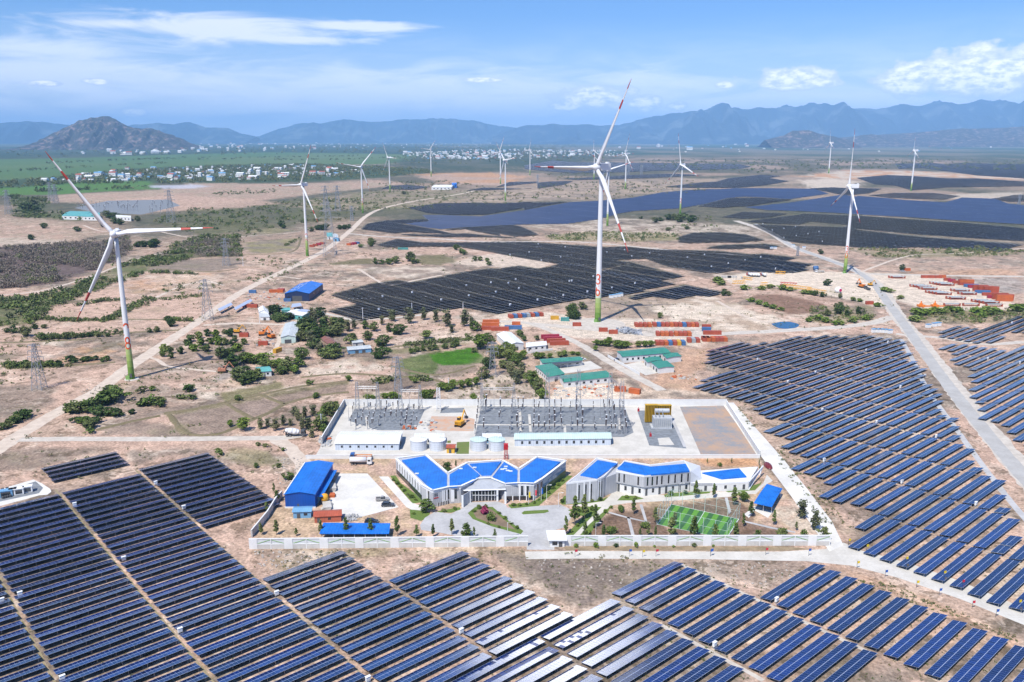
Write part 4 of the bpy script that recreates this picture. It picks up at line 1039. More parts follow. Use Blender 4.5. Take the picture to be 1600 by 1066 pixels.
for S in ([(150,210),(343,176),(524,325),(524,428),(402,452)], [(546,326),(690,242),(800,330),(735,385),(602,428),(546,428)], [(716,240),(978,222),(892,328),(816,330)], [(1000,226),(1113,290),(1108,400),(1012,398),(905,342)], [(1132,292),(1275,194),(1470,224),(1242,398),(1132,392)]):
    pw = [G(x, y, ZB + .5) for x, y in z5(S)]; r = MB(); c0 = sum(pw, Vector()) / len(pw)
    far_y = max(p.y for p in pw); near_y = min(p.y for p in pw)
    pts = [Vector((p.x, p.y, ZB + .12 + .55 * (p.y - near_y) / (far_y - near_y))) for p in pw]
    r.poly(pts); n_ = len(pts)
    for i in range(n_): r.quad(pts[i], pts[(i + 1) % n_], pts[(i + 1) % n_] * 1 - Vector((0, 0, pts[(i + 1) % n_].z - ZB)), pts[i] - Vector((0, 0, pts[i].z - ZB)))
    r.build('roof', M_blue, main)
q = MB()
for (x, y) in z5([(985, 285), (1010, 280), (1030, 295), (1055, 300), (1015, 262), (275, 320), (640, 280), (755, 270)]):
    p = G(x, y, ZB + .6); q.box((p.x, p.y, ZB + .62), (1.4, .5, .35))
q.build('roof_vent', M_frame, main)
A_, R_ = OW[0], OW[17]; L = elen(A_, R_)
for i in range(9):
    q = MB(); s0 = L * (.06 + .098 * i); face_rect(q, A_, R_, s0, s0 + .9, ZB * .45, ZB * .85, .05, .06); q.build('window', M_glass, main)
    q = MB(); face_rect(q, A_, R_, s0 + 1.2, s0 + 2.5, ZB * .40, ZB * .90, .25, .3); q.build('fin', M_frame, main)
q = MB(); face_rect(q, A_, R_, .4, L - .6, .2, ZB * .33, .06, .08); q.build('window', M_glass, main)
for i0, i1, wlist in ((17, 16, (.55,)), (16, 15, (.70, .78, .93)), (15, 14, (.35, .48)), (10, 9, (.2, .55)), (9, 8, (.35, .75))):
    A_, B_ = OW[i0], OW[i1]; L = elen(A_, B_)
    for s_ in wlist:
        q = MB(); face_rect(q, A_, B_, L * s_, L * s_ + .8, ZB * .28, ZB * .86, .05, .06); q.build('window', M_glass, main)
        q = MB(); face_rect(q, A_, B_, L * s_ - .8, L * s_ - .15, ZB * .1, ZB * .98, .12, .15); q.build('fin', M_frame, main)
A_, B_ = OW[11], OW[9]; L = elen(A_, B_)
q = MB(); face_rect(q, A_, B_, .3, L - .4, ZB * .02, ZB * .25, .07, .1); q.build('window', M_glass, main)
for i in range(5):
    q = MB(); p = Vector(A_).lerp(Vector(B_), .02 + .24 * i); q.box((p.x, p.y - .5, ZB * .15), (.35, .35, ZB * .3)); q.build('column', M_frame, main)
A_, B_ = OW[16], OW[15]; L = elen(A_, B_)
q = MB(); face_rect(q, A_, B_, L * .25, L * .95, .1, ZB * .22, .3, .35); q.build('window', M_glass, main)
q = MB()
for i in range(7): face_rect(q, A_, B_, L * (.25 + .1 * i), L * (.25 + .1 * i) + .18, .05, ZB * .24, .4, .15)
q.build('mullion', M_frame, main)
A_, B_ = OW[16], OW[15]; L = elen(A_, B_); em = MB()
M_emb = mat('grey_lettering', (.13, .13, .14), .5, .05); M_redl = mat('red_lettering', (.55, .03, .03), .5, .05)
for (s0, s1, za, zb) in ((.10, .135, .62, .80), (.10, .20, .77, .80), (.165, .20, .62, .80), (.13, .17, .69, .715), (.23, .265, .62, .80), (.23, .31, .77, .80), (.23, .31, .62, .65), (.285, .31, .62, .71)):
    face_rect(em, A_, B_, L * s0, L * s1, ZB * za, ZB * zb, .09, .1)
em.build('emblem', M_emb, main)
em = MB()
for i in range(9): face_rect(em, A_, B_, L * (.06 + .033 * i), L * (.06 + .033 * i + .024), ZB * (.50 if i % 3 else .49), ZB * (.55 + .012 * (i % 2)), .09, .1)
em.build('lettering', M_redl, main)
zbm = ZB * .70
cl, cr_ = G(*z5([(662, 462)])[0], zbm), G(*z5([(1015, 452)])[0], zbm)
nl, nr = OW[13], OW[12]; ol, or_ = OW[14], OW[11]
r = MB(); u3 = lambda p, z_: Vector((p.x, p.y, z_))
for Q in ((u3(ol, ZB - .1), cl, cl.lerp(cr_, .38), u3(nl, ZB - .1)), (u3(nl, ZB - .1), cl.lerp(cr_, .38), cl.lerp(cr_, .68), u3(nr, ZB - .1)), (u3(nr, ZB - .1), cl.lerp(cr_, .68), cr_, u3(or_, ZB - .1))):
    r.add(list(Q), [(0, 1, 2, 3)]); r.add([p - Vector((0, 0, .2)) for p in Q], [(3, 2, 1, 0)])
r.build('canopy', M_louv, main)
q = MB(); q.tube(cl, cr_, .28, n=6); q.build('beam', M_frame, main)
for px in ((655, 600), (715, 560), (1012, 570), (945, 548)):
    p = G(*z5([px])[0]); q = MB(); q.box((p.x, p.y, zbm / 2), (.7, .7, zbm)); q.build('column', M_frame, main)
q = MB(); p0, p1 = G(*z5([(735, 552)])[0]), G(*z5([(950, 545)])[0]); q.prism([(p0.x, p0.y), (p1.x, p1.y), (p1.x, p1.y + .3), (p0.x, p0.y + .3)], 0, zbm - .2); q.build('window', M_glass, main)
q = MB()
for i in range(9):
    p = p0.lerp(p1, i / 8); q.box((p.x, p.y - .08, zbm / 2), (.15, .12, zbm - .2))
q.box(((p0 + p1).x / 2, p0.y - .1, zbm * .55), ((p1 - p0).x, .14, .15)); q.build('mullion', M_frame, main)
q = MB(); g0, g1 = G(*z5([(652, 600)])[0]), G(*z5([(722, 556)])[0])
q.prism([(g0.x, g0.y), (g1.x, g1.y), (g1.x + .3, g1.y), (g0.x + .3, g0.y)], 0, zbm); q.build('side_wall', M_clad, main)
m = bpy.data.materials.new('printed_mural'); m.use_nodes = True; n = NT(m.node_tree); bs = n.n['Principled BSDF']
t_ = n.new('ShaderNodeTexCoord'); s_ = n.new('ShaderNodeSeparateXYZ'); n.set(s_, 0, t_.outputs['Object'])
hz_ = n.math('DIVIDE', s_.outputs[2], ZB); nz = n.noise(n.vscale(t_.outputs['Object'], (.16, .16, .7)), 1.0, 5, .6)
c_ = n.mix(n.ramp(n.math('ADD', nz, n.math('MULTIPLY', hz_, .25)), .58, .78), (.03, .24, .50), (.55, .70, .78))
land = n.mix(n.ramp(nz, .4, .6), (.035, .13, .05), (.12, .20, .12))
n.set(bs, 'Base Color', n.mix(n.ramp(n.math('ADD', hz_, n.math('MULTIPLY', nz, .22)), .53, .57), land, c_)); n.set(bs, 'Roughness', .5)
A_, B_ = OW[8], OW[7]; q = MB(); face_rect(q, A_, B_, .2, elen(A_, B_) - .2, .25, ZB + .15, .16, .12); q.build('mural', m, main)

Z2 = zat(*z6([(490, 525)])[0], z6([(0, 352)])[0][1])
W1 = [G(x, y, Z2) for x, y in z6([(185,402),(275,335),(440,190),(615,228),(502,346),(442,374)])]
W2 = [G(x, y, Z2) for x, y in z6([(600,300),(668,214),(885,250),(1170,213),(1225,302),(1000,324),(835,342)])]
Z3 = 3.4
W3 = [G(x, y, Z3) for x, y in z7([(150,345),(120,240),(715,268),(640,388),(410,400)])]
W3[0] = Vector((W2[4].x + .05, W2[4].y + .0, Z3)); W3[1] = Vector((W2[3].x + .05, W2[3].y, Z3))
cx_ = sum(W2, Vector()) / len(W2); cx_.z = 0
off2 = thing('office_building', 'long bent white and grey office with three blue roofs behind the sports cage', 'office building', cx_)
w = MB(); w.prism([(p.x, p.y) for p in W1], 0, Z2); w.prism([(p.x, p.y) for p in W2], 1.02 * Z2 * .44, Z2 + .01, True, True); w.prism([(W1[3].x, W1[3].y), (W2[1].x, W2[1].y), (W2[0].x + 1, W2[0].y + .6), (W1[4].x, W1[4].y + .6)], 0, Z2 - .9); w.build('wall', M_clad, off2)
w = MB(); sh = [Vector((p.x, p.y, 0)) for p in W2]; c0 = sum(sh, Vector()) / len(sh)
w.prism([(p.x + (c0.x - p.x) * .012, p.y + .5) for p in sh], 0, Z2 * .445)
w.prism([(p.x, p.y) for p in W3], 0, Z3); w.build('wall', M_white, off2)
slope = MB(); a3 = [Vector((W2[4].x, W2[4].y, Z2)), Vector((W2[3].x, W2[3].y, Z2))]
e3 = [G(*z7([(250, 368)])[0], Z3), G(*z7([(235, 256)])[0], Z3)]
slope.add([a3[0], e3[0], e3[1], a3[1], Vector((a3[0].x, a3[0].y, Z3)), Vector((a3[1].x, a3[1].y, Z3))], [(0, 1, 2, 3), (4, 1, 0), (3, 2, 5)])
slope.build('sloping_end', M_frame, off2)
for S, zz, zt_ in ((z6([(302,332),(447,207),(612,236),(445,358)]), Z2 + .35, None), (z6([(608,278),(672,222),(888,262),(1180,238),(1213,298),(840,334)]), Z2 + .35, None), (z7([(250,312),(560,277),(622,345),(415,362)]), Z3 + .45, None)):
    pw = [G(x, y, zz) for x, y in S]; r = MB(); r.poly([Vector((p.x, p.y, zz)) for p in pw]); r.prism([(p.x, p.y) for p in pw], zz - .5, zz - .004, False); r.build('roof', M_blue, off2)
q = MB()
for P_, z_ in ((W1, Z2), (W2, Z2 + .012), (W3, Z3)):
    for i in range(len(P_)):
        A_, B_ = P_[i], P_[(i + 1) % len(P_)]
        if P_ is W3 and i == 0: continue
        face_rect(q, B_, A_, 0, elen(A_, B_), z_ - .45, z_ + .22, .05, .3)
q.build('parapet', M_frame, off2)
for i0, i1, rows_ in ((6, 5, (.58,)), (5, 4, (.6,)), (0, 6, (.62,))):
    A_, B_ = W2[i0], W2[i1]; L = elen(A_, B_)
    for s_ in (.18, .42, .66, .9) if i0 != 0 else (.12, .3, .8):
        q = MB(); face_rect(q, A_, B_, L * s_ - .3, L * s_ + .3, Z2 * .52, Z2 * .92, .05, .06); q.build('window', M_glass, off2)
    k = int(L / 2.6)
    for j in range(k):
        s_ = (j + .5) / k; q = MB(); o_ = -.46
        hgt = .34 if j % 2 else .36
        A2 = Vector((A_.x, A_.y + .5, 0)); B2 = Vector((B_.x, B_.y + .5, 0))
        face_rect(q, A2, B2, L * s_ - .55, L * s_ + .35, Z2 * (.13 if j % 2 else .01), Z2 * hgt, .03, .05); q.build('window' if j % 2 else 'door', M_glass if j % 2 else M_dgrey, off2)
A_, B_ = W3[0], W3[4]; L = elen(A_, B_); q = MB(); face_rect(q, A_, B_, .2, L * .72, Z3 * .74, Z3 + .1, .10, .08); q.build('cladding', M_clad, off2)
for A_, B_ in ((W3[0], W3[4]), (W3[4], W3[3])):
    L = elen(A_, B_); k = max(3, int(L / 3.0))
    for j in range(k):
        s_ = (j + .5) / k; q = MB(); face_rect(q, A_, B_, L * s_ - .5, L * s_ + .5, Z3 * (.1 if j % 3 else .3), Z3 * .7, .03, .05); q.build('window' if j % 3 == 0 else 'door', M_glass if j % 3 == 0 else M_dgrey, off2)
for A_, B_, ss in ((W1[0], W1[5], (.4, .62, .8)), (W1[5], W1[4], (.3, .6)), ):
    L = elen(A_, B_)
    for s_ in ss:
        q = MB(); face_rect(q, A_, B_, L * s_, L * s_ + .5, Z2 * .12, Z2 * .85, .05, .06); q.build('window', M_glass, off2)
        q = MB(); face_rect(q, A_, B_, L * s_ - .7, L * s_ - .1, Z2 * .02, Z2 * .98, .12, .14); q.build('fin', M_frame, off2)
A_, B_ = W1[4], W1[3]; L = elen(A_, B_)
for j in range(6):
    for zz in (.08, .55):
        q = MB(); face_rect(q, A_, B_, L * (.1 + .14 * j), L * (.1 + .14 * j) + .9, Z2 * zz, Z2 * (zz + .28), .05, .06); q.build('window', M_glass, off2)
q = MB(); p = W3[3]; pe = W3[2]
for a_, b_ in (((p.x, p.y, 0), (pe.x + 2, pe.y, Z3 + .6)), ((pe.x + 2, pe.y, Z3 + .6), (pe.x + 1, pe.y, 0)), ((p.x, p.y, Z3), (pe.x + 2, pe.y, Z3 + .6)), ((p.x + 1.5, p.y + 4, 0), (p.x + 1.5, p.y + 5, Z3)), ((p.x + 3, p.y + 8, 0), (p.x + 3, p.y + 9, Z3))): q.tube(a_, b_, .28, n=4)
q.build('end_frame', M_frame, off2)

zg = zat(*z5([(1420, 932)])[0], z5([(0, 872)])[0][1])
hall('guard_house', 'small white flat roofed guard house at the compound gate', 'guard house', *z5([(1385, 872), (1505, 872), (1490, 808)]), zg, 0, 'flat', M_white, M_frame, openings=[('f', .15, .5, .25, .75, 'window'), ('f', .6, .85, 0, .7, 'door'), ('l', .3, .7, .3, .75, 'window')], over=.8)

M_panelw = mat('grey_panel', (.60, .62, .62), .7, .06)
def chevron_wall(label, A_, B_, h, period=11.5, solid=2.6):
    A_ = Vector((A_.x, A_.y, 0)); B_ = Vector((B_.x, B_.y, 0)); L = (B_ - A_).length
    t = thing('boundary_wall', label, 'wall', (A_ + B_) / 2)
    q = MB(); face_rect(q, A_, B_, 0, L, 0, h * .45, .15, .3); q.build('base', M_concb, t)
    q = MB(); face_rect(q, A_, B_, 0, L, h * .45, h * .92, .05, .12); q.build('panel', M_panelw, t)
    q = MB(); face_rect(q, A_, B_, 0, L, h * .92, h, .18, .36); face_rect(q, A_, B_, 0, L, h * .42, h * .48, .19, .38); q.build('coping', M_white, t)
    x = 0.0; piers = MB(); ch = MB(); d = (B_ - A_).normalized(); nn = Vector((d.y, -d.x, 0))
    while x < L - 1:
        face_rect(piers, A_, B_, x, min(L, x + solid), .02, h * .94, .21, .42)
        wv = (period - solid) / 2
        for k_ in range(2):
            x0 = x + solid + k_ * wv; x1 = x0 + wv
            if x1 > L: break
            face_rect(piers, A_, B_, x1 - .15, x1 + .15, .02, h * .94, .20, .4)
            up = k_ == 0
            z0, z1 = (h * .52, h * .86)
            p0 = A_ + d * (x0 + .2) + nn * .09; p1 = A_ + d * (x1 - .2) + nn * .09
            p0.z, p1.z = (z0, z1) if up else (z1, z0)
            ch.tube(p0, p1, .10, n=4)
        x += period
    piers.build('pier', M_white, t); ch.build('chevron', M_wgreen, t)
    return t
hw = zat(392, 858, 841.5)
chevron_wall('white boundary wall with green chevrons to the left of the compound gate', G(390, 858), G(825, 853.5), hw)
chevron_wall('white boundary wall with green chevrons between the guard house and the concrete road', G(880, 853), G(1296, 852.5), hw)
def plain_wall(label, pts, h, m, th=.3, name='boundary_wall', cap=True):
    c0 = sum(pts, Vector()) / len(pts); c0.z = 0
    t = thing(name, label, 'wall', c0); q = MB()
    for a, b_ in zip(pts[:-1], pts[1:]):
        face_rect(q, a, b_, 0, elen(a, b_), 0, h, th / 2, th)
    q.build('panel', m, t)
    if cap:
        q = MB()
        for a, b_ in zip(pts[:-1], pts[1:]): face_rect(q, a, b_, 0, elen(a, b_), h - .02, h + .15, th / 2 + .07, th + .14)
        q.build('coping', M_white, t)
        q = MB()
        for a, b_ in zip(pts[:-1], pts[1:]):
            L = elen(a, b_); k_ = max(1, int(L / 4))
            for i in range(k_ + 1): face_rect(q, a, b_, max(0, L * i / k_ - .2), min(L, L * i / k_ + .2), 0, h + .08, th / 2 + .09, th + .18)
        q.build('pier', M_white, t)
    return t
plain_wall('pale concrete wall with dark inner face running past the blue warehouse', GP(z4([(72, 852), (205, 690), (275, 575), (325, 520)])), 2.6, M_concb)
patch('concrete_yard', z4([(800, 320), (1035, 320), (1295, 600), (975, 684), (900, 720), (640, 610), (720, 560), (760, 400)]), M_concw, .014)
patch('concrete_path', z4([(1130, 345), (1210, 345), (1400, 560), (1560, 620), (1480, 660), (1360, 600)]), M_concw, .012)
patch('plaza', z5([(300, 750), (340, 690), (420, 640), (480, 645), (560, 655), (640, 615), (720, 560), (940, 552), (1010, 575), (1030, 605), (1370, 585), (1470, 580), (1545, 615), (1560, 690), (1500, 770), (1400, 800), (1360, 865), (1415, 880), (1420, 955), (1190, 955), (1185, 868), (900, 868), (640, 850), (480, 815), (310, 790)]), M_asph, .018)
patch('planting_bed', z5([(698, 650), (760, 600), (905, 598), (1040, 715), (1162, 800), (1140, 826), (900, 762), (740, 700)]), M_hedge_g, .03)
patch('planting_bed', z5([(745, 650), (790, 615), (890, 615), (1020, 720), (1100, 790), (900, 740), (770, 690)]), track_mat('bed_soil', (.26, .19, .13), (.20, .15, .10)), .036)
patch('planting_bed', z5([(1145, 650), (1170, 632), (1365, 622), (1375, 638), (1340, 650), (1160, 662)]), M_hedge_g, .03)
patch('planting_bed', z5([(50, 340), (95, 335), (140, 400), (330, 540), (320, 560), (240, 570), (150, 470)]), M_hedge_g, .02)
patch('planting_bed', z5([(1030, 580), (1240, 560), (1330, 490), (1530, 335), (1575, 340), (1380, 510), (1290, 590), (1060, 612)]), M_hedge_g, .02)
patch('planting_bed', z5([(215, 620), (330, 630), (385, 650), (360, 690), (310, 715), (220, 690)]), M_hedge_g, .016)
patch('planting_bed', z5([(440, 635), (630, 600), (640, 620), (560, 648), (470, 645)]), M_hedge_g, .022)
patch('planting_bed', z6([(130, 560), (170, 505), (290, 535), (490, 530), (535, 515), (500, 550), (330, 575), (150, 580)]), M_hedge_g, .02)
patch('planting_bed', z6([(195, 625), (330, 595), (480, 600), (420, 660), (230, 850), (175, 840), (240, 770), (330, 680)]), M_hedge_g, .026)
patch('planting_bed', z6([(560, 590), (540, 630), (440, 740), (360, 860), (280, 862), (350, 770), (470, 660)]), M_hedge_g, .026)
patch('planting_bed', z6([(610, 545), (650, 505), (760, 505), (835, 530), (740, 545)]), M_hedge_g, .02)
patch('planting_bed', z6([(1000, 500), (1040, 485), (1390, 462), (1380, 485), (1130, 510), (1010, 518)]), M_hedge_g, .02)
patch('planting_bed', z7([(445, 470), (640, 432), (735, 400), (750, 380), (740, 410), (690, 460), (470, 478)]), M_hedge_g, .02)
patch('concrete_path', z6([(190, 590), (330, 572), (500, 550), (545, 510), (600, 430), (700, 440), (900, 490), (1000, 500), (1010, 520), (1380, 490), (1600, 470), (1600, 510), (1100, 545), (700, 565), (560, 588), (440, 690), (270, 862), (200, 862), (400, 670), (480, 600), (330, 592)]), M_conc, .017)
patch('concrete_path', z7([(0, 500), (440, 470), (690, 462), (760, 400), (790, 330), (840, 380), (760, 430), (700, 490), (440, 500), (0, 535)]), M_conc, .019)
for pts in ([(540, 638), (690, 680), (880, 725), (890, 735), (690, 692), (540, 650)], [(795, 578), (820, 578), (860, 715), (840, 722)], [(690, 682), (715, 684), (765, 870), (735, 870)], [(1505, 520), (1530, 520), (1560, 640), (1540, 660)]):
    patch('stone_path', z6(pts), M_asph, .022)
patch('stone_path', z7([(600, 712), (830, 765), (1030, 805), (1025, 815), (820, 778), (600, 724)]), M_asph, .022)
patch('gravel_verge', [(880, 854), (1225, 854), (1270, 858), (1225, 861), (885, 860)], track_mat('verge_soil', (.34, .26, .17), (.24, .19, .12)), .009)

zcamp = 3.3
green = 'green roofed camp houses'
hall('camp_house', 'green roofed camp house closing the back of the paved court', 'house', *zc([(362, 358), (695, 335), (668, 306)]), zcamp, .3, 'lr', M_white, M_green, openings=wins('f', 5))
hall('camp_house', 'green roofed camp house on the side of the court, windows along one wall', 'house', *zc([(408, 474), (543, 448), (432, 362)]), zcamp, .5, 'lr', M_white, M_green, openings=wins('l', 6) + [('f', .4, .6, 0, .6, 'door')])
hall('camp_house', 'long green roofed camp house with six windows at the front of the paved court', 'house', *zc([(540, 518), (930, 474), (885, 424)]), zcamp, .5, 'lr', M_white, M_green, openings=wins('f', 6))
patch('paved_court', zc([(480, 388), (760, 342), (860, 402), (560, 446), (500, 440)]), M_conc, .014)
canopy('carport', 'low dark carport inside the green roofed camp court', zc([(450, 382), (690, 352), (680, 335), (430, 360)]), 2.3, .1, M_dgrey, (5, 2), cat='carport', fold=False)
hall('camp_house', 'longest green roofed camp hall beside the yard of shrubs', 'house', *zc([(1030, 306), (1425, 272), (1370, 230)]), 4.0, .5, 'lr', M_white, M_green, openings=wins('f', 8))
hall('camp_house', 'small green roofed camp hut in front of the long hall, upper of the staggered pair', 'house', *zc([(1238, 352), (1360, 336), (1330, 306)]), zcamp, .4, 'fb', M_white, M_green, openings=[('l', .3, .6, 0, .6, 'door'), ('f', .4, .7, .35, .7, 'window')])
hall('camp_house', 'small green roofed camp hut nearest the bare earth, lower of the staggered pair', 'house', *zc([(1330, 402), (1458, 390), (1396, 342)]), zcamp, .4, 'fb', M_white, M_green, openings=[('l', .2, .4, 0, .6, 'door'), ('l', .6, .8, 0, .6, 'door')])
hall('camp_house', 'small green roofed camp hut standing off the far end of the long hall', 'house', *zc([(1400, 318), (1518, 302), (1482, 274)]), zcamp, .4, 'fb', M_white, M_green, openings=[('l', .3, .6, 0, .6, 'door')])
patch('paved_court', zc([(1050, 372), (1180, 345), (1330, 440), (1220, 462)]), M_conc, .012)
plain_wall('low white wall beside the green roofed camp huts and the gravel road', GP(zc([(905, 310), (1000, 365), (1170, 462)])), 1.6, M_white, cap=False)
hall('hall', 'long white roofed hall with a blue tank by its gable', 'hall', *zm([(1252, 530), (1376, 515), (1272, 425)]), 4.2, 1.2, 'fb', M_white, M_whiter, openings=[('f', .35, .65, 0, .6, 'door'), ('r', .2, .3, .4, .7, 'window'), ('r', .5, .6, .4, .7, 'window')])
hall('hall', 'small white flat roofed house next to the long white hall', 'hall', *zm([(1400, 545), (1565, 530), (1562, 497)]), 3.0, .3, 'lr', M_white, M_whiter, openings=wins('f', 3) + [('f', .1, .16, 0, .65, 'door')])
plain_wall('low white wall below the white halls', GP(zm([(1390, 605), (1570, 578), (1620, 572)])), 1.2, M_white, cap=False)
zb_ = zat(*zl([(612, 272)])[0], zl([(0, 207)])[0][1])
bs_, bsP, ro_ = hall('warehouse', 'dark blue walled warehouse with bright blue roof by the left dirt road', 'warehouse', *zl([(612, 207), (815, 207), (930, 125)]), zb_, 2.2, 'fb', M_navy, M_blue, openings=[('f', .3, .7, 0, .7, 'door'), ('f', .1, .2, .4, .6, 'window'), ('r', .3, .35, .5, .7, 'window'), ('r', .6, .65, .5, .7, 'window')])
q = MB(); A_, B_, C_, D_ = [Vector((p[0], p[1], 0)) for p in bsP]
for k_ in range(3):
    s0 = .18 + .26 * k_
    for (a0, b0, a1, b1) in ((.10, 0, .40, .02), (.40, 0, .43, .16), (.10, .06, .14, .14), (.22, .02, .25, .13)):
        def rp(x_, y_):
            p = A_.lerp(B_, x_).lerp(D_.lerp(C_, x_), s0 + y_); p.z = zb_ + 2.2 * x_ * 2 + .28; return p
        q.quad(rp(a0, b0), rp(a1, b0), rp(a1, b1), rp(a0, b1))
q.build('roof_marking', M_frame, bs_)
canopy('carport', 'long dark module roofed shelter beside the left dirt road, nearer one', zl([(70, 355), (180, 300), (165, 288), (55, 340)]), 2.6, .5, M_panel, (4, 2), cat='carport', fold=False)
canopy('carport', 'long dark module roofed shelter beside the tent roofed house', zl([(205, 345), (345, 268), (325, 258), (190, 332)]), 2.6, .5, M_panel, (5, 2), cat='carport', fold=False)
hall('shed', 'grey roofed shed with pale green gable beside the dark tree clump', 'shed', *zl([(580, 572), (703, 566), (735, 452)]), 4.2, 1.2, 'fb', M_paleg, M_greyr, openings=[('f', .25, .7, 0, .6, 'door')])
hall('house', 'small white tent roofed house left of the teal shed', 'house', *zl([(400, 362), (478, 370), (470, 335)]), 3.6, 2.2, 'fb', M_white, M_whiter, openings=[('f', .3, .6, 0, .6, 'door')])
hall('house', 'small grey roofed lean-to in front of the white tent roofed house', 'house', *zl([(412, 402), (485, 402), (470, 372)]), 2.6, .7, 'mono', M_white, M_greyr, openings=[('f', .3, .6, 0, .7, 'door')])
te, teP, _ = hall('shed', 'pale roofed teal shed carrying dark solar modules', 'shed', *zl([(620, 372), (760, 392), (850, 355)]), 3.6, .6, 'lr', M_teal, M_whiter, openings=wins('f', 3))
q = MB(); A_, B_, C_, D_ = [Vector((p[0], p[1], 0)) for p in teP]
Q = [A_.lerp(B_, s).lerp(D_.lerp(C_, s), t_) for s, t_ in ((.35, .52), (.95, .52), (.95, .95), (.35, .95))]
q.prism([(p.x, p.y) for p in Q], 4.45, [4.5, 4.5, 4.5, 4.5]); q.build('solar_module', M_panel, te)
hall('shed', 'small teal roofed shed between green trees and the dark blue warehouse', 'shed', *zl([(585, 345), (655, 345), (655, 325)]), 3.0, .3, 'lr', M_teal, M_teal, openings=[('f', .4, .6, 0, .6, 'door')])
canopy('carport', 'dark solar roofed carport in front of the dark blue warehouse', zl([(665, 325), (755, 310), (745, 290), (675, 298)]), 2.8, .4, M_panel, (3, 2), cat='carport', fold=False)
hall('house', 'small grey roofed house by the end of the solar rows', 'house', *zl([(890, 372), (945, 378), (930, 355)]), 2.8, .5, 'lr', M_white, M_greyr, openings=[('f', .3, .5, 0, .7, 'door')])
hall('farmhouse', 'brown red roofed farmhouse under the tree clump', 'house', *zl([(1005, 645), (1080, 632), (985, 570)]), 3.0, 1.2, 'fb', mat('ochre_plaster', (.42, .30, .22), .85, .12), M_brownr, openings=[('f', .3, .55, 0, .7, 'door')])
hall('shed', 'long grey roofed shed with blue tarpaulin sides in the bare orchard', 'shed', *zl([(1142, 678), (1332, 662), (1318, 636)]), 2.6, .4, 'lr', M_lblue, M_greyr, openings=[('f', .3, .45, 0, .7, 'door'), ('f', .6, .75, 0, .7, 'door')])
hall('shed', 'low grey shed half hidden behind the bare orchard tree', 'shed', *zl([(1180, 618), (1265, 610), (1250, 590)]), 2.4, .3, 'lr', M_concb, M_greyr, openings=[('f', .3, .45, 0, .7, 'door')])
hall('house', 'white walled farmhouse with teal roof tucked among dark trees', 'house', *zl([(390, 860), (500, 852), (480, 815)]), 3.0, .7, 'lr', M_white, M_teal, openings=wins('f', 2) + [('f', .45, .55, 0, .7, 'door')])
hall('house', 'small teal roofed house behind the second numbered turbine', 'house', *crop(430, 210, 5.922, [(480, 945), (535, 945), (530, 910)]), 4.0, .8, 'lr', M_white, M_teal, openings=[('f', .3, .5, 0, .7, 'door')])
hall('house', 'small dark gabled house beside the teal roofed one at the road bend', 'house', *crop(430, 210, 5.922, [(540, 960), (585, 960), (575, 925)]), 4.5, 1, 'fb', M_lblue, M_greyr, openings=[('f', .3, .6, 0, .7, 'door')])
def GZ(p): return G(*z6([p])[0])
pit = [GZ((940, 745)), G(*z7([(455, 868)])[0]), G(*z7([(560, 700)])[0]), GZ((1060, 575))]
pc = sum(pit, Vector()) / 4
cage = thing('sports_cage', 'caged football pitch of striped artificial turf with white goals', 'sports pitch', pc)
m = bpy.data.materials.new('striped_turf'); m.use_nodes = True; n = NT(m.node_tree); bs = n.n['Principled BSDF']
t_ = n.new('ShaderNodeTexCoord'); s_ = n.new('ShaderNodeSeparateXYZ'); n.set(s_, 0, t_.outputs['UV'])
nz = n.noise(t_.outputs['Object'], 1.2, 4, .6)
st_ = n.math('LESS_THAN', n.math('FRACT', n.math('MULTIPLY', s_.outputs[0], 7.0)), .5)
c_ = n.mix(st_, (.10, .27, .03), (.035, .12, .035)); kk = n.ramp(nz, .3, .7, .85, 1.15)
sc2 = n.new('ShaderNodeVectorMath', operation='SCALE'); n.set(sc2, 0, c_); n.set(sc2, 'Scale', kk)
ln = n.math('MAXIMUM', n.math('LESS_THAN', n.math('ABSOLUTE', n.math('SUBTRACT', s_.outputs[0], .5)), .004), n.math('GREATER_THAN', n.math('MAXIMUM', n.math('ABSOLUTE', n.math('SUBTRACT', s_.outputs[0], .5)), n.math('ABSOLUTE', n.math('SUBTRACT', s_.outputs[1], .5))), .488))
n.set(bs, 'Base Color', n.mix(ln, sc2.outputs[0], (.6, .65, .6))); n.set(bs, 'Roughness', .9)
q = MB(); q.poly([(p.x, p.y, .05) for p in pit]); o = q.build('turf', m, cage)
l = o.data.uv_layers.new(name='UVMap'); l.data.foreach_set('uv', [0, 0, 1, 0, 1, 1, 0, 1])
M_cage = mat('pale_green_steel', (.55, .68, .62), .5, .06)
m = bpy.data.materials.new('green_netting'); m.use_nodes = True; n = NT(m.node_tree); bs = n.n['Principled BSDF']
bs.inputs['Base Color'].default_value = (.25, .55, .42, 1); bs.inputs['Alpha'].default_value = .07; bs.inputs['Roughness'].default_value = .8
HCG = 6.0
for i in range(4):
    A_, B_ = pit[i], pit[(i + 1) % 4]; L = elen(A_, B_); k_ = max(3, round(L / 4.0))
    for j in range(k_):
        p = A_.lerp(B_, j / k_); q = MB(); q.tube((p.x, p.y, 0), (p.x, p.y, HCG), .075, n=5); q.build('post', M_cage, cage)
    q = MB()
    for zz in (HCG * .5, HCG): q.tube((A_.x, A_.y, zz), (B_.x, B_.y, zz), .035, n=4)
    q.build('rail', M_cage, cage)
    q = MB(); q.quad((A_.x, A_.y, .1), (B_.x, B_.y, .1), (B_.x, B_.y, HCG), (A_.x, A_.y, HCG)); q.build('netting', m, cage)
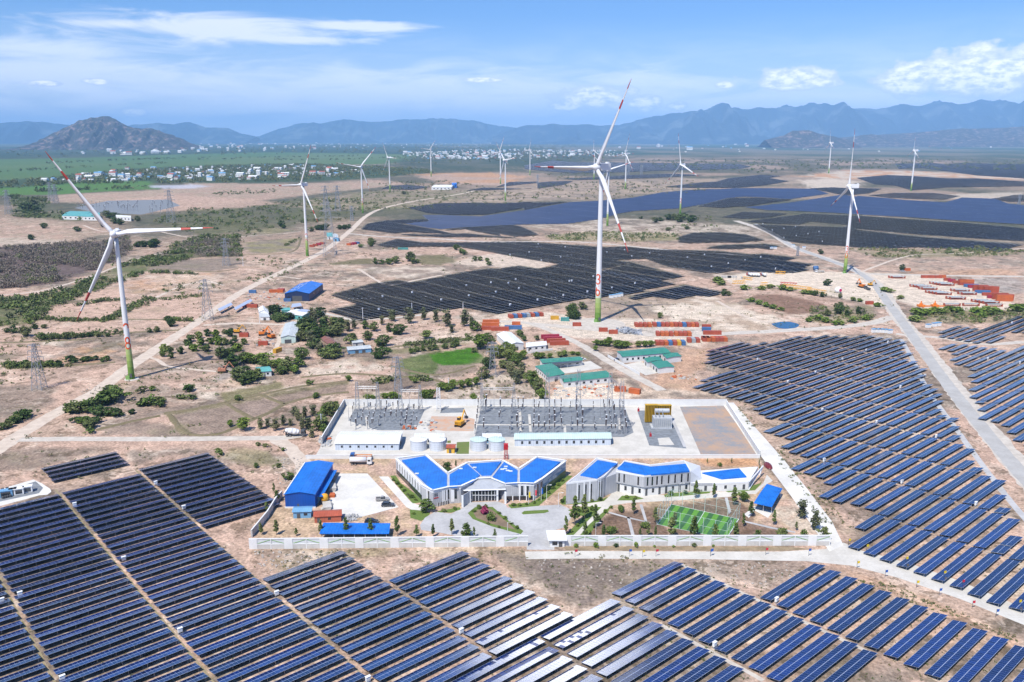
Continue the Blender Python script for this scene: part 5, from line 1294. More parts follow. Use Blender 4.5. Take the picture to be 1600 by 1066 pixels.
for e0, e1, sgn in ((pit[0], pit[3], 1), (pit[1], pit[2], -1)):
    c_ = e0.lerp(e1, .5); d = (e1 - e0).normalized(); inn = (pc - c_); inn.z = 0; inn.normalize(); c_ = c_ + inn * 1.0
    q = MB(); a, b_ = c_ - d * 1.8, c_ + d * 1.8
    q.tube((a.x, a.y, 0), (a.x, a.y, 2.1), .08, n=5); q.tube((b_.x, b_.y, 0), (b_.x, b_.y, 2.1), .08, n=5); q.tube((a.x, a.y, 2.1), (b_.x, b_.y, 2.1), .08, n=5)
    q.build('goal', M_frame, cage)
def leaf_mat(name, c, c2, rough=.6):
    m = bpy.data.materials.new(name); m.use_nodes = True; n = NT(m.node_tree); b = n.n['Principled BSDF']
    g = n.new('ShaderNodeNewGeometry'); r = g.outputs['Random Per Island']
    oi = n.new('ShaderNodeObjectInfo'); cc = n.mix(n.ramp(oi.outputs['Random'], .45, 1.0, 0, .55), n.mix(r, c, c2), (.15, .14, .06))
    k = n.ramp(oi.outputs['Random'], 0, 1, .78, 1.25)
    s = n.new('ShaderNodeVectorMath', operation='SCALE'); n.set(s, 0, cc); n.set(s, 'Scale', k)
    n.set(b, 'Base Color', s.outputs[0]); n.set(b, 'Roughness', rough); n.set(b, 'Specular IOR Level', .2)
    b.inputs['Subsurface Weight'].default_value = 0.0
    return m
L_dark = leaf_mat('dark_leaves', (.030, .062, .012), (.080, .130, .026))
L_mid = leaf_mat('mid_leaves', (.062, .110, .020), (.145, .200, .042))
L_bright = leaf_mat('bright_leaves', (.095, .165, .020), (.20, .27, .045))
L_grey = leaf_mat('grey_green_leaves', (.080, .098, .045), (.165, .180, .085))
L_dry = leaf_mat('dry_yellow_leaves', (.13, .13, .045), (.24, .21, .085))
L_twig = leaf_mat('bare_twigs', (.125, .098, .100), (.25, .195, .195), .9)
L_pink = leaf_mat('pink_blossom', (.35, .03, .10), (.55, .10, .22))
L_young = leaf_mat('young_leaves', (.075, .125, .024), (.17, .22, .055))
M_bark = mat('bark', (.19, .145, .11), .95, .2, 2.0)

def leaf_quads(cen, size, k, rnd, flat=.5):
    """k leaf-sized quads round clump centres cen (n,3) with radii size (n,)"""
    n = len(cen); P = np.repeat(cen, k, 0); S = np.repeat(size, k)
    d = rnd.normal(size=(n * k, 3)); d /= np.linalg.norm(d, axis=1)[:, None]; P = P + d * (S * rnd.uniform(.35, 1.0, n * k) ** .6)[:, None] * np.array([1, 1, .8])
    a = rnd.normal(size=(n * k, 3)); a /= np.linalg.norm(a, axis=1)[:, None]
    b = np.cross(a, d + rnd.normal(size=(n * k, 3)) * flat); b /= np.linalg.norm(b, axis=1)[:, None] + 1e-9
    return P, a, b
def quads_mesh(P, a, b, ls):
    v = np.stack([P - a * ls - b * ls * .7, P + a * ls - b * ls * .6, P + a * ls * .9 + b * ls * .7, P - a * ls * .8 + b * ls * .6], 1).reshape(-1, 3)
    return v
def np_mesh(name, v, mats, mi=None):
    nq = len(v) // 4; me = bpy.data.meshes.new(name)
    me.vertices.add(len(v)); me.vertices.foreach_set('co', v.astype(np.float32).ravel())
    me.loops.add(len(v)); me.loops.foreach_set('vertex_index', np.arange(len(v), dtype=np.int32))
    me.polygons.add(nq); me.polygons.foreach_set('loop_start', np.arange(nq, dtype=np.int32) * 4)
    for m in mats: me.materials.append(m)
    if mi is not None: me.polygons.foreach_set('material_index', mi.astype(np.int32))
    me.update(calc_edges=True); return me
def crown_data(seed, h, r, z0, nc, k, ls, shape='round', csz=.34):
    """clump centres inside an uneven crown between z0 and h"""
    rnd = np.random.RandomState(seed); cen = []
    lob = [(rnd.uniform(0, 6.28), rnd.uniform(.3, 1.1), rnd.uniform(.05, .95)) for _ in range(4)]
    while len(cen) < nc:
        t = rnd.uniform(0, 1); an = rnd.uniform(0, 6.28)
        if shape == 'round': rr = math.sqrt(max(0, 1 - (2 * t - 1) ** 2)) ** .8
        elif shape == 'cone': rr = (1 - t) ** .6 * min(1, t * 6 + .3)
        elif shape == 'flat': rr = (1 - abs(2 * t - 1) ** 3) if t > .4 else t * 1.6
        else: rr = .5 + .5 * math.sin(t * 9 + seed)
        g = max(.30 + l[1] * max(0, math.cos(an - l[0])) ** 1.5 * max(0, 1 - 1.3 * abs(t - l[2])) for l in lob) * rnd.uniform(.8, 1.25)
        q = r * rr * min(1.25, g) * rnd.uniform(.25, 1) ** .5
        cen.append((q * math.cos(an), q * math.sin(an), z0 + t * (h - z0)))
    cen = np.array(cen); size = rnd.uniform(.6, 1.25, nc) * r * csz
    P, a, b = leaf_quads(cen, size, k, rnd)
    return quads_mesh(P, a, b, ls * rnd.uniform(.6, 1.3, (len(P), 1)))
def trunk_data(seed, h, r, z0, rt, limbs):
    rnd = random.Random(seed); q = MB(); top = Vector((rnd.uniform(-.1, .1) * r, rnd.uniform(-.1, .1) * r, z0 + (h - z0) * .55))
    mid_ = top * .5 + Vector((rnd.uniform(-.08, .08) * r, 0, 0))
    q.tube((0, 0, -.1), mid_, rt, rt * .75, 6); q.tube(mid_, top, rt * .75, rt * .35, 6)
    for i in range(limbs):
        a = 6.28 * i / limbs + rnd.uniform(-.4, .4); st = mid_.lerp(top, rnd.uniform(.0, .8))
        en = Vector((math.cos(a) * r * .7, math.sin(a) * r * .7, z0 + (h - z0) * rnd.uniform(.35, .85))); kn = st.lerp(en, .5) + Vector((0, 0, -.05 * h))
        q.tube(st, kn, rt * .4, rt * .28, 5); q.tube(kn, en, rt * .28, rt * .08, 5)
    return q
PRO = {}
def proto(key, h, r, z0, nc, k, ls, shape, lm, rt, limbs, nvar=3, csz=.34):
    L = []
    for s in range(nvar):
        cm = np_mesh('crown', crown_data(hash(key) % 97 + s * 11 + 3 if False else sum(map(ord, key)) + s * 11, h, r, z0, nc, k, ls, shape, csz), [lm])
        tm = trunk_data(s + 5, h, r, z0, rt, limbs).build('trunk', M_bark, data_only=True)
        L.append((cm, tm, h))
    PRO[key] = L
proto('young', 6.5, 1.15, 1.7, 46, 15, .20, 'cone', L_young, .09, 6, 4, .34)
proto('round', 6.0, 2.9, .6, 60, 17, .27, 'round', L_dark, .20, 9, 4, .30)
proto('bright', 6.0, 3.0, 1.2, 60, 16, .28, 'flat', L_bright, .22, 8, 3)
proto('feather', 9.0, 2.4, 1.2, 64, 11, .30, 'wild', L_grey, .18, 9, 3, .42)
proto('midtree', 6.0, 2.5, .8, 56, 15, .26, 'round', L_mid, .18, 9, 4, .30)
proto('bush', 2.4, 1.7, .1, 34, 15, .20, 'flat', L_dark, .08, 6, 4, .28)
proto('bushmid', 2.4, 1.7, .1, 30, 14, .20, 'flat', L_mid, .08, 6, 4, .28)
proto('bushbright', 2.4, 1.7, .1, 34, 13, .26, 'flat', L_bright, .08, 5, 2)
proto('bushdry', 2.2, 1.6, .1, 28, 10, .22, 'flat', L_dry, .07, 6, 2)
proto('bushgrey', 2.4, 1.7, .1, 32, 11, .24, 'flat', L_grey, .07, 6, 2)
proto('ball', 1.5, 1.3, .0, 40, 14, .16, 'round', L_mid, .06, 3, 1)
proto('blossom', 2.2, 1.6, .2, 40, 14, .2, 'round', L_pink, .08, 4, 1)
proto('bare', 5.0, 1.6, 1.0, 16, 6, .12, 'wild', L_dry, .10, 12, 1)

NVEG = [0]
def plant(key, bx, by, hpx, label, group=None, wide=1.0, cat=None):
    NVEG[0] += 1; v = PRO[key][NVEG[0] % len(PRO[key])]
    P = G(bx, by); hz = max(.5, zat(bx, by, by - hpx)); s = hz / v[2]
    bushy = key.startswith('bush') or key in ('ball', 'blossom')
    t = thing('shrub' if bushy else 'tree', label, cat or ('shrub' if bushy else 'tree'), P, random.uniform(0, 6.28), group)
    wide = wide * (1.0 if key in ('young', 'ball', 'blossom') else 1.28); e = random.uniform(.82, 1.22); t.scale = (s * wide * e, s * wide / e * random.uniform(.9, 1.15), s * random.uniform(.88, 1.1))
    link('crown', v[0], t)
    if not (bushy and hpx < 9): link('trunk', v[1], t)
    return t
gA = 'young trees along the compound wall'
for bx, by, hp, lab in [(502, 837, 24, 'young tree at the left end of the blue carport'), (541, 838, 27, 'young tree in front of the middle of the blue carport'), (579, 838, 27, 'young tree near the right third of the blue carport'),
    (621, 838, 29, 'feathery young tree just past the right end of the blue carport')]:
    plant('young', bx, by, hp, lab)
for bx, by, hp in [(651, 839, 20), (677, 839, 22), (706, 836, 25), (740.6, 840, 16), (773, 843, 18)]: plant('young', bx, by, hp, 'young tree on the plaza verge behind the chevron wall', gA)
plant('midtree', 728, 840, 20, 'fuller round crowned tree on the plaza verge behind the chevron wall')
for bx, by, hp in [(433, 785, 19), (417, 800, 18), (408, 836, 18), (432, 836, 24), (463, 838, 12), (428, 770, 14)]: plant('young', bx, by, hp, 'young tree in the earth corner beside the blue warehouse', 'young trees in the warehouse corner', 1.3)
plant('midtree', 664.5, 800, 21, 'green tree at the near corner of the zigzag roofed office', wide=1.1)
plant('round', 697, 741, 18, 'dark green tree in the notch behind the zigzag roofed office')
plant('young', 712.5, 731, 12, 'small young tree behind the middle roofs of the zigzag office')
for bx, by, hp in [(884, 835, 30), (898, 821, 44), (913, 811, 36), (930, 824, 32), (914, 843, 27), (943, 841, 22)]: plant('young', bx, by, hp, 'slender street tree along the concrete path from the gate', 'street trees by the gate path')
for bx, by, hp in [(990, 804, 24), (1024, 819, 24), (1012, 839, 24), (1024, 841, 18), (1000, 838, 12), (1054, 822, 24)]: plant('young', bx, by, hp, 'young tree on the bare garden beds left of the sports cage', 'young trees on the garden beds')
for bx, by, hp in [(1049, 843, 34), (1084, 843, 35), (1117, 843, 24), (1149, 842, 24)]: plant('young', bx, by, hp, 'taller green tree between the sports cage and the wall', 'trees in front of the sports cage', 1.25)
for bx, by, hp in [(1087, 779, 28), (1115, 778, 23), (1147, 790, 32), (1173, 808, 24), (1161, 823, 20)]: plant('young', bx, by, hp, 'slender young tree between the bent office and the sports cage', 'young trees behind the sports cage')
plant('bright', 1161.6, 784, 15, 'broad bright green tree behind the far corner of the sports cage')
for bx, by, hp in [(1183, 842, 14), (1221.6, 842, 17), (1254, 842, 13), (1287, 843, 19)]: plant('midtree', bx, by, hp, 'small round tree behind the right part of the chevron wall', 'round trees behind the chevron wall')
for bx, by, hp in [(1209, 821, 23), (1244, 829, 15)]: plant('young', bx, by, hp, 'young tree on the earth below the square blue canopy', 'young trees below the blue canopy')
for bx, by, hp in [(1253, 809, 30), (1272, 828, 28)]: plant('feather', bx, by, hp, 'taller feathery tree at the edge of the concrete road', 'feathery trees at the concrete road')
for bx, by, hp in [(1105, 724, 8), (1143, 724, 8), (1186, 727, 8), (1187, 735, 8)]: plant('young', bx, by, hp, 'tiny sapling on the orange earth behind the bent office', 'saplings on orange earth')
plant('bushmid', 1125, 729, 6, 'low bush on the orange earth behind the bent office')
plant('blossom', 757, 803, 10, 'pink flowering bush on the plaza island')
plant('ball', 768, 812, 9, 'clipped round green bush on the plaza island', wide=1.1)
plant('ball', 955, 833, 9, 'clipped round green bush in a ring on the garden bed', wide=1.1)
plant('ball', 1007, 824, 8, 'clipped round bush on the garden bed beside the sports cage')
plant('ball', 970, 799, 7, 'clipped bush at the top of the garden bed')
for px in z5([(80, 380), (110, 410), (140, 440), (170, 470), (200, 500), (230, 525), (265, 545), (1080, 590), (1130, 590), (1190, 580), (1250, 570), (1320, 530), (1370, 490), (1410, 450), (1450, 420), (1490, 385), (750, 640), (790, 612), (850, 606), (960, 655), (1010, 700), (1060, 740), (1110, 780), (870, 742), (960, 772), (250, 660), (500, 640), (590, 620)]):
    plant('bushbright' if random.random() < .5 else 'ball', px[0], px[1], random.uniform(3, 5), 'small clipped shrub in the planting beds round the zigzag office', 'small clipped shrubs round the office')
for px in z6([(150, 560), (190, 540), (300, 555), (400, 555), (470, 545), (250, 640), (300, 640), (350, 640), (400, 625), (330, 690), (280, 760), (230, 810), (460, 710), (420, 770), (380, 820), (510, 650), (560, 610), (690, 525), (760, 530), (1060, 500), (1180, 490), (1280, 478), (265, 935), (430, 935), (600, 935), (765, 930), (920, 935), (1080, 935), (1250, 930), (1410, 932)]):
    plant('bushbright' if random.random() < .6 else 'bush', px[0], px[1], random.uniform(3, 6), 'small shrub along the paths and verge near the gate', 'small shrubs near the gate')
def many(lst, label, group): 
    for (k_, x, y, h_, wd) in lst: plant(k_, x, y, h_, label, group, wd)
many([('round', 598, 541, 17, 1.3), ('round', 575, 531, 13, 1.3), ('bright', 667, 529, 13, 1.6), ('round', 592, 561, 18, 1.1), ('round', 623, 523, 15, 1.3), ('round', 608, 518, 12, 1.2), ('midtree', 585, 517, 14, 1.2), ('midtree', 570, 514, 12, 1.2)], 'round dark tree standing alone in the bare orchard', 'round trees of the bare orchard')
many([('feather', 613, 502, 20, 1), ('feather', 640, 506, 24, 1.1), ('feather', 662, 500, 20, 1.1), ('feather', 681, 503, 20, .9), ('feather', 700, 510, 26, 1.1), ('feather', 726, 510, 28, 1.1), ('feather', 706, 520, 14, 1.2), ('feather', 615, 502, 16, 1), ('feather', 737, 515, 20, 1), ('feather', 597, 508, 14, 1)], 'tall feathery tree in the row along the dark solar field', 'feathery trees along the dark solar field')
many([('bright', 750, 545, 22, 1.1), ('midtree', 760, 538, 18, 1.2), ('midtree', 742, 517, 16, 1.2), ('bright', 780, 560, 18, 1.2), ('bright', 795, 565, 16, 1.2), ('round', 762, 575, 16, 1.3), ('round', 757, 590, 16, 1.2), ('midtree', 808, 572, 18, 1.2), ('bright', 800, 555, 16, 1), ('round', 770, 556, 16, 1.1), ('bright', 818, 560, 12, 1.2), ('midtree', 786, 575, 14, 1.4)], 'green tree in the grove round the tall pylon', 'grove trees round the tall pylon')
many([('feather', 800, 590, 24, 1.1), ('feather', 815, 592, 26, 1.1), ('feather', 808, 600, 20, 1.1), ('midtree', 828, 598, 20, .9), ('midtree', 836, 608, 26, .7), ('round', 840, 616, 22, .7), ('bright', 846, 625, 18, .9), ('feather', 796, 584, 18, 1)], 'tree on the rocky slope beside the green roofed court', 'trees on the rocky slope')
lst = []
for (x, y, h_) in zl([(770, 470), (820, 460), (870, 430), (740, 500), (800, 520), (860, 510), (920, 500), (960, 480), (1020, 470), (1080, 480), (1140, 500), (1190, 480), (1060, 520), (1000, 540), (940, 560), (880, 570), (820, 590), (760, 590), (860, 640), (920, 660), (960, 690), (1010, 690), (1030, 730), (960, 740), (900, 710), (1180, 600), (840, 400), (900, 390)]) and [(a, b, 0) for a, b in zl([(770, 490), (820, 480), (870, 450), (740, 520), (800, 540), (860, 540), (920, 520), (960, 500), (1020, 490), (1080, 500), (1140, 520), (1190, 500), (1060, 560), (1000, 560), (940, 580), (880, 590), (820, 610), (760, 600), (860, 660), (920, 690), (960, 720), (1010, 720), (1030, 745), (960, 750), (900, 725), (1180, 625), (840, 420), (900, 410)])]:
    lst.append((random.choice(['round', 'round', 'midtree', 'feather']), x, y, random.uniform(13, 19), 1.35))
many(lst, 'dark tree in the dense clump by the grey shed', 'dense tree clump by the grey shed')
lst = [(random.choice(['round', 'bright', 'midtree']), x, y, random.uniform(11, 16), 1.5) for x, y in zl([(270, 780), (320, 790), (380, 790), (430, 790), (460, 820), (520, 830), (570, 830), (620, 850), (670, 850), (720, 820), (590, 880), (640, 800), (740, 750), (700, 870)])]
many(lst, 'green tree in the thick row above the teal roofed farmhouse', 'thick tree row by the teal roofed farmhouse')
lst = [(random.choice(['round', 'midtree']), x, y, random.uniform(14, 19), 1.6) for x, y in zl([(230, 930), (280, 960), (330, 940), (390, 920), (300, 900), (180, 810)])]
many(lst, 'dark spreading tree in front of the teal roofed farmhouse', 'spreading trees by the teal roofed farmhouse')
many([('round', x, y, 12, 1.4) for x, y in zl([(500, 370), (545, 370), (540, 430), (600, 430), (640, 425), (560, 445)])], 'green tree between the tent roofed house and the teal shed', 'trees between tent roofed house and teal shed')
lst = []
for x, y in crop(0, 350, 2.961, [(760, 590), (790, 600), (750, 615), (795, 622), (840, 600), (860, 560), (880, 545), (900, 590), (930, 560), (960, 590), (975, 555), (1010, 560), (1040, 560), (1010, 600), (1060, 600), (1080, 560), (1100, 590), (1130, 560), (1000, 520), (960, 520), (1040, 510), (1070, 520), (1090, 540), (920, 530), (880, 580)]):
    lst.append((random.choice(['bushmid', 'bush', 'midtree', 'bushbright']), x, y, random.uniform(8, 12), 1.0))
lst += [('round', *crop(0, 350, 2.961, [(1030, 618)])[0], 15, 1.5), ('round', *crop(0, 350, 2.961, [(1065, 615)])[0], 13, 1.4)]
many(lst, 'scattered green shrub on the plot beyond the twenty eighth turbine', 'shrubs on the plot beside the nearest turbine')
CL = lambda p: crop(0, 380, 5.33, p)
many([('round', *p, h_, 1.3) for p, h_ in zip(CL([(215, 775), (120, 745), (60, 745), (295, 715), (365, 710), (365, 805), (440, 800), (490, 800), (550, 800), (640, 790), (690, 785), (740, 780), (820, 780), (900, 780), (1250, 745), (1310, 740), (1430, 695), (1410, 660)]), (15, 10, 8, 7, 7, 9, 8, 8, 11, 7, 7, 8, 8, 6, 7, 8, 11, 9))], 'dark round shrub along the field edges left of the nearest turbine', 'round shrubs along the left field edges')
lst = [(random.choice(['bush', 'bushmid']), a + random.uniform(-3, 3), b + random.uniform(-2, 2), random.uniform(6, 9), 1.3) for a, b in crop(20, 500, 5.33, [(20, 390), (60, 395), (110, 390), (150, 385), (210, 390), (260, 390), (310, 385), (360, 390), (410, 385), (480, 350), (530, 350), (580, 350), (620, 355), (690, 340), (740, 345), (790, 340), (-40, 390)])]
many(lst, 'grey green shrub in the hedgerow behind the left lattice pylon', 'hedgerow behind the left pylon')
lst = [(random.choice(['bush', 'round', 'bushmid']), a, b, h_, 1.4) for (a, b), h_ in zip(crop(20, 500, 5.33, [(450, 770), (500, 770), (560, 770), (620, 760), (660, 740), (720, 720), (770, 700), (820, 680), (840, 640), (820, 610), (730, 790), (790, 800), (850, 800), (560, 860), (620, 870), (660, 900), (690, 860), (650, 940), (890, 800), (1000, 780), (1060, 720), (1110, 710), (1150, 710), (1210, 690), (1240, 710), (1080, 600), (1160, 590), (1470, 600), (1390, 660), (1430, 660), (1490, 660), (30, 850), (70, 830), (110, 810), (0, 860)]), (11, 14, 16, 15, 15, 17, 18, 18, 16, 13, 12, 13, 11, 10, 12, 12, 10, 8, 8, 7, 9, 12, 11, 10, 8, 8, 7, 9, 7, 7, 7, 10, 12, 11, 9))]
many(lst, 'green scrub bush on the slope in front of the nearest turbine', 'scrub bushes before the nearest turbine')
many([('bush', *p, 9, 1.3) for p in [(12, 668), (24, 662), (34, 655), (3, 672), (40, 650)]], 'dark bush at the left end beside the dirt road junction', 'bushes at the dirt road junction')
CJ = lambda p: crop(240, 560, 5.33, p)
plant('bright', *CJ([(750, 600)])[0], 19, 'bright green umbrella tree casting shade beside the white dirt road', wide=1.2)
plant('bright', *CJ([(640, 570)])[0], 11, 'small bright tree left of the umbrella tree')
many([('feather', *p, h_, 1.2) for p, h_ in zip(CJ([(890, 590), (950, 570), (1020, 600), (1080, 560), (1140, 560), (1200, 520), (1260, 500), (1330, 480), (1240, 600), (1290, 590), (1320, 660), (1180, 480)]), (17, 14, 17, 15, 12, 18, 18, 15, 18, 18, 14, 16))], 'pale feathery tree in the thicket near the grey substation wall', 'pale thicket near the substation wall')
many([('midtree', *p, h_, 1.1) for p, h_ in zip(CJ([(1400, 590), (1480, 480), (1430, 470), (1520, 430), (1390, 550), (1420, 620)]), (24, 22, 18, 14, 18, 14))], 'green tree leaning against the grey substation wall', 'green trees by the substation wall')
many([('bushmid', *p, h_, 1.2) for p, h_ in zip(CJ([(300, 270), (60, 400), (35, 370), (700, 350), (1350, 330), (1300, 220), (1080, 770), (930, 740), (870, 730), (560, 800), (540, 780), (1040, 910), (850, 910), (1130, 1010)]), (9, 9, 8, 8, 8, 7, 5, 5, 5, 7, 6, 6, 6, 10))], 'small green bush on the bare ground round the paddies', 'bushes round the paddies')
many([('bright', *p, h_, 1.2) for p, h_ in zip(zs([(400, 245), (440, 245), (545, 240), (600, 245), (640, 240), (880, 245), (920, 240), (1280, 250), (755, 75), (790, 100), (240, 85), (1020, 160), (1060, 170), (1110, 150), (1180, 140), (1240, 130), (1300, 115)]), (9, 8, 11, 12, 10, 16, 14, 10, 7, 9, 9, 13, 13, 13, 12, 12, 11))], 'green bush behind the rear wall of the substation', 'bushes behind the substation rear wall')
many([('midtree', *p, h_, 1.3) for p, h_ in zip(zm([(440, 600), (480, 590), (540, 580), (600, 575), (640, 570), (720, 560), (780, 550), (820, 540), (960, 590), (240, 590)]), (9, 9, 9, 9, 8, 9, 9, 10, 8, 8))], 'bush along the bank above the vivid green paddy', 'bushes above the green paddy')
many([('round', *p, h_, 1.2) for p, h_ in zip(zy([(390, 490), (410, 470), (380, 520), (420, 530), (440, 520), (480, 445)]), (13, 12, 11, 13, 10, 10))], 'green tree left of the tall numbered turbine foot', 'trees left of the tall turbine foot')
plant('midtree', *zy([(1125, 520)])[0], 9, 'single small tree on the bare plot behind the container rows')
many([('bright', *p, h_, 1.5) for p, h_ in zip(zy([(600, 745), (640, 750), (690, 755), (700, 720), (770, 765), (810, 770), (850, 765), (950, 760), (1000, 760), (1050, 755), (590, 790), (100, 860), (140, 855), (210, 850), (290, 840), (330, 835), (400, 825), (440, 830)]), (9, 9, 10, 8, 11, 11, 10, 10, 9, 8, 7, 10, 9, 7, 7, 8, 6, 6))], 'bright shrub between the container yard and the green roofed camp', 'shrubs between container yard and camp')
many([('midtree', *p, h_, 1.3) for p, h_ in zip(zc([(180, 140), (210, 175), (320, 170), (165, 130), (60, 260), (20, 300), (110, 330), (180, 330)]), (10, 8, 8, 9, 14, 12, 12, 10))], 'tree near the long white hall', 'trees near the long white hall')
many([('round', *p, h_, 1.1) for p, h_ in zip(zr([(1130, 355), (270, 440), (310, 440), (1030, 440), (1090, 450), (1240, 460), (1135, 605), (1225, 590), (1230, 540), (1390, 590), (1300, 610), (1480, 640), (1080, 90)]), (11, 10, 8, 8, 8, 7, 10, 14, 9, 10, 9, 8, 7))], 'small dark tree on the gravel yard of crane parts', 'trees on the crane part yard')
many([('bushbright', *p, h_, 1.6) for p, h_ in zip(zr([(440, 390), (590, 390), (660, 375), (760, 390), (820, 400), (940, 425), (990, 430), (500, 490), (560, 510), (620, 530), (680, 545), (750, 560), (220, 330), (250, 350), (1060, 640), (1120, 660), (1200, 680), (1250, 680), (1350, 660), (1450, 640), (1350, 480), (1400, 490), (1550, 530), (980, 655)]), (7, 6, 6, 7, 6, 6, 6, 6, 6, 6, 6, 5, 8, 7, 7, 7, 6, 6, 7, 7, 5, 5, 6, 6))], 'low green bush round the brown dry pond', 'bushes round the dry pond')
plant('round', *zq([(583, 230)])[0], 9, 'dark tree with a white car under it on the far gravel', wide=1.3)
many([('bushbright', *p, h_, 1.8) for p, h_ in zip(zq([(690, 650), (720, 600), (780, 590), (850, 590), (900, 590), (980, 570), (1040, 580), (1200, 600), (1280, 590), (1350, 590), (1240, 620), (1550, 570), (1590, 560), (570, 465), (440, 400), (470, 410)]), (9, 9, 8, 9, 8, 8, 8, 10, 10, 9, 8, 10, 9, 5, 6, 6))], 'green bush between the crate yard and the right solar rows', 'bushes beside the crate yard')
CM = lambda p: crop(540, 220, 5.33, p)
plant('round', *CM([(545, 1000)])[0], 15, 'large round dark tree by the small dry ponds', wide=1.5)
many([('midtree', *p, h_, 1.5) for p, h_ in zip(CM([(250, 1030), (300, 1030), (360, 1030), (420, 1020), (560, 1025), (600, 1020), (920, 910), (960, 940), (985, 950), (205, 860), (215, 880), (120, 890), (1080, 1000), (1120, 1000), (1180, 1010), (1200, 1040)]), (8, 8, 9, 10, 8, 7, 8, 8, 7, 9, 8, 6, 7, 7, 6, 6))], 'bush beside the small dry ponds', 'bushes by the small dry ponds')
many([('round', *p, h_, 1.5) for p, h_ in zip(crop(820, 220, 5.33, [(1090, 680), (1130, 670), (1200, 660), (1240, 660), (1290, 680), (1310, 650), (1380, 680), (1350, 740), (1190, 750), (970, 650), (1400, 660)]), (9, 6, 8, 9, 12, 9, 10, 6, 6, 4, 7))], 'dark tree round the foot of the turbine beyond the fields', 'trees round a distant turbine foot')
many([('round', *p, h_, 1.4) for p, h_ in zip(crop(0, 220, 5.33, [(260, 825), (370, 730), (650, 755), (1260, 890), (1290, 880), (1200, 885), (1150, 885), (960, 690), (1000, 700), (900, 640), (940, 650), (860, 720), (1150, 670), (110, 480), (240, 590), (280, 530)]), (9, 8, 8, 12, 13, 10, 9, 10, 9, 11, 10, 8, 8, 6, 14, 12))], 'dark tree on the dry fields beyond the nearest turbine', 'trees on the dry fields beyond the turbine')
many([('round', *p, h_, 1.5) for p, h_ in zip(crop(430, 210, 5.922, [(400, 885), (440, 885), (460, 880), (340, 900), (600, 880), (640, 880), (680, 870), (50, 850), (80, 870), (880, 990), (900, 1010), (1190, 555)]), (8, 9, 8, 7, 7, 7, 6, 8, 7, 6, 6, 5))], 'dark bush behind the teal roofed house at the road bend', 'bushes by the teal roofed house')

def in_poly(P, n_, rnd):
    W = np.array([(p.x, p.y) for p in P]); out = []
    while len(out) < n_:
        x = rnd.uniform(W[:, 0].min(), W[:, 0].max(), 4000); y = rnd.uniform(W[:, 1].min(), W[:, 1].max(), 4000)
        ok = poly_sd(x, y, W) > 0; ok &= fbm(x / 35, y / 35, 3, 8) > .43
        out += list(zip(x[ok], y[ok]))
        if not ok.any(): break
    return np.array(out[:n_])
def scrub(name, label, areas, mats, k=7, seed=1, lf=.15):
    rnd = np.random.RandomState(seed); V = []; M = []
    for poly, n_, hmin, hmax, wts in areas:
        pts = in_poly(GP(poly), n_, rnd)
        for (x, y) in pts:
            h = rnd.uniform(hmin, hmax); nc = 6
            cen = np.stack([rnd.normal(0, .42, nc) * h, rnd.normal(0, .42, nc) * h, rnd.uniform(.15, .8, nc) * h], 1) + np.array([x, y, 0])
            P, a, b = leaf_quads(cen, np.full(nc, h * .33), k, rnd)
            q = quads_mesh(P, a, b, h * lf * rnd.uniform(.6, 1.3, (len(P), 1))); V.append(q)
            mi_ = rnd.choice(len(mats), p=wts); M.append(np.full(len(q) // 4, mi_))
    me = np_mesh(name, np.concatenate(V), mats, np.concatenate(M)); o = link(name, me); o['kind'] = 'stuff'; o['label'] = label
    return o
LM = [L_dark, L_mid, L_grey, L_dry, L_twig]
def strip(line, w=1.6):
    return [(x, y - w) for x, y in line] + [(x, y + w) for x, y in line[::-1]]
HEDGES = [(strip(l, w_), n_, 1.6, 3.4, [.45, .3, .2, .05, 0]) for l, w_, n_ in (([(45, 498), (120, 502), (190, 500)], 1.5, 70), ([(160, 504), (195, 486), (232, 466)], 3, 60), ([(120, 478), (160, 470), (196, 469)], 1.5, 40), ([(60, 527), (125, 526), (195, 519)], 1.5, 60), ([(10, 574), (80, 572), (170, 567)], 2.5, 90), ([(225, 471), (320, 463)], 1.2, 30), ([(235, 426), (330, 429), (372, 421)], 1.5, 60), ([(200, 500), (300, 502)], 1.0, 30), ([(330, 440), (350, 425), (372, 405)], 3, 40), ([(440, 388), (470, 372)], 1.5, 20), ([(590, 598), (650, 592), (690, 600)], 2, 40), ([(600, 547), (660, 538), (735, 530)], 2, 60), ([(450, 655), (490, 640), (530, 620)], 5, 60))]
HEDGES += [(strip(l, .8), n_, 6, 12, [.8, .1, .1, 0, 0]) for l, n_ in (([(-20, 270), (120, 262), (260, 255)], 40), ([(300, 251), (420, 246), (560, 244)], 50), ([(60, 256), (200, 250), (330, 246)], 60), ([(430, 250), (520, 250), (620, 247)], 40), ([(0, 290), (120, 287), (230, 285)], 50), ([(60, 300), (160, 297), (250, 293)], 30))]
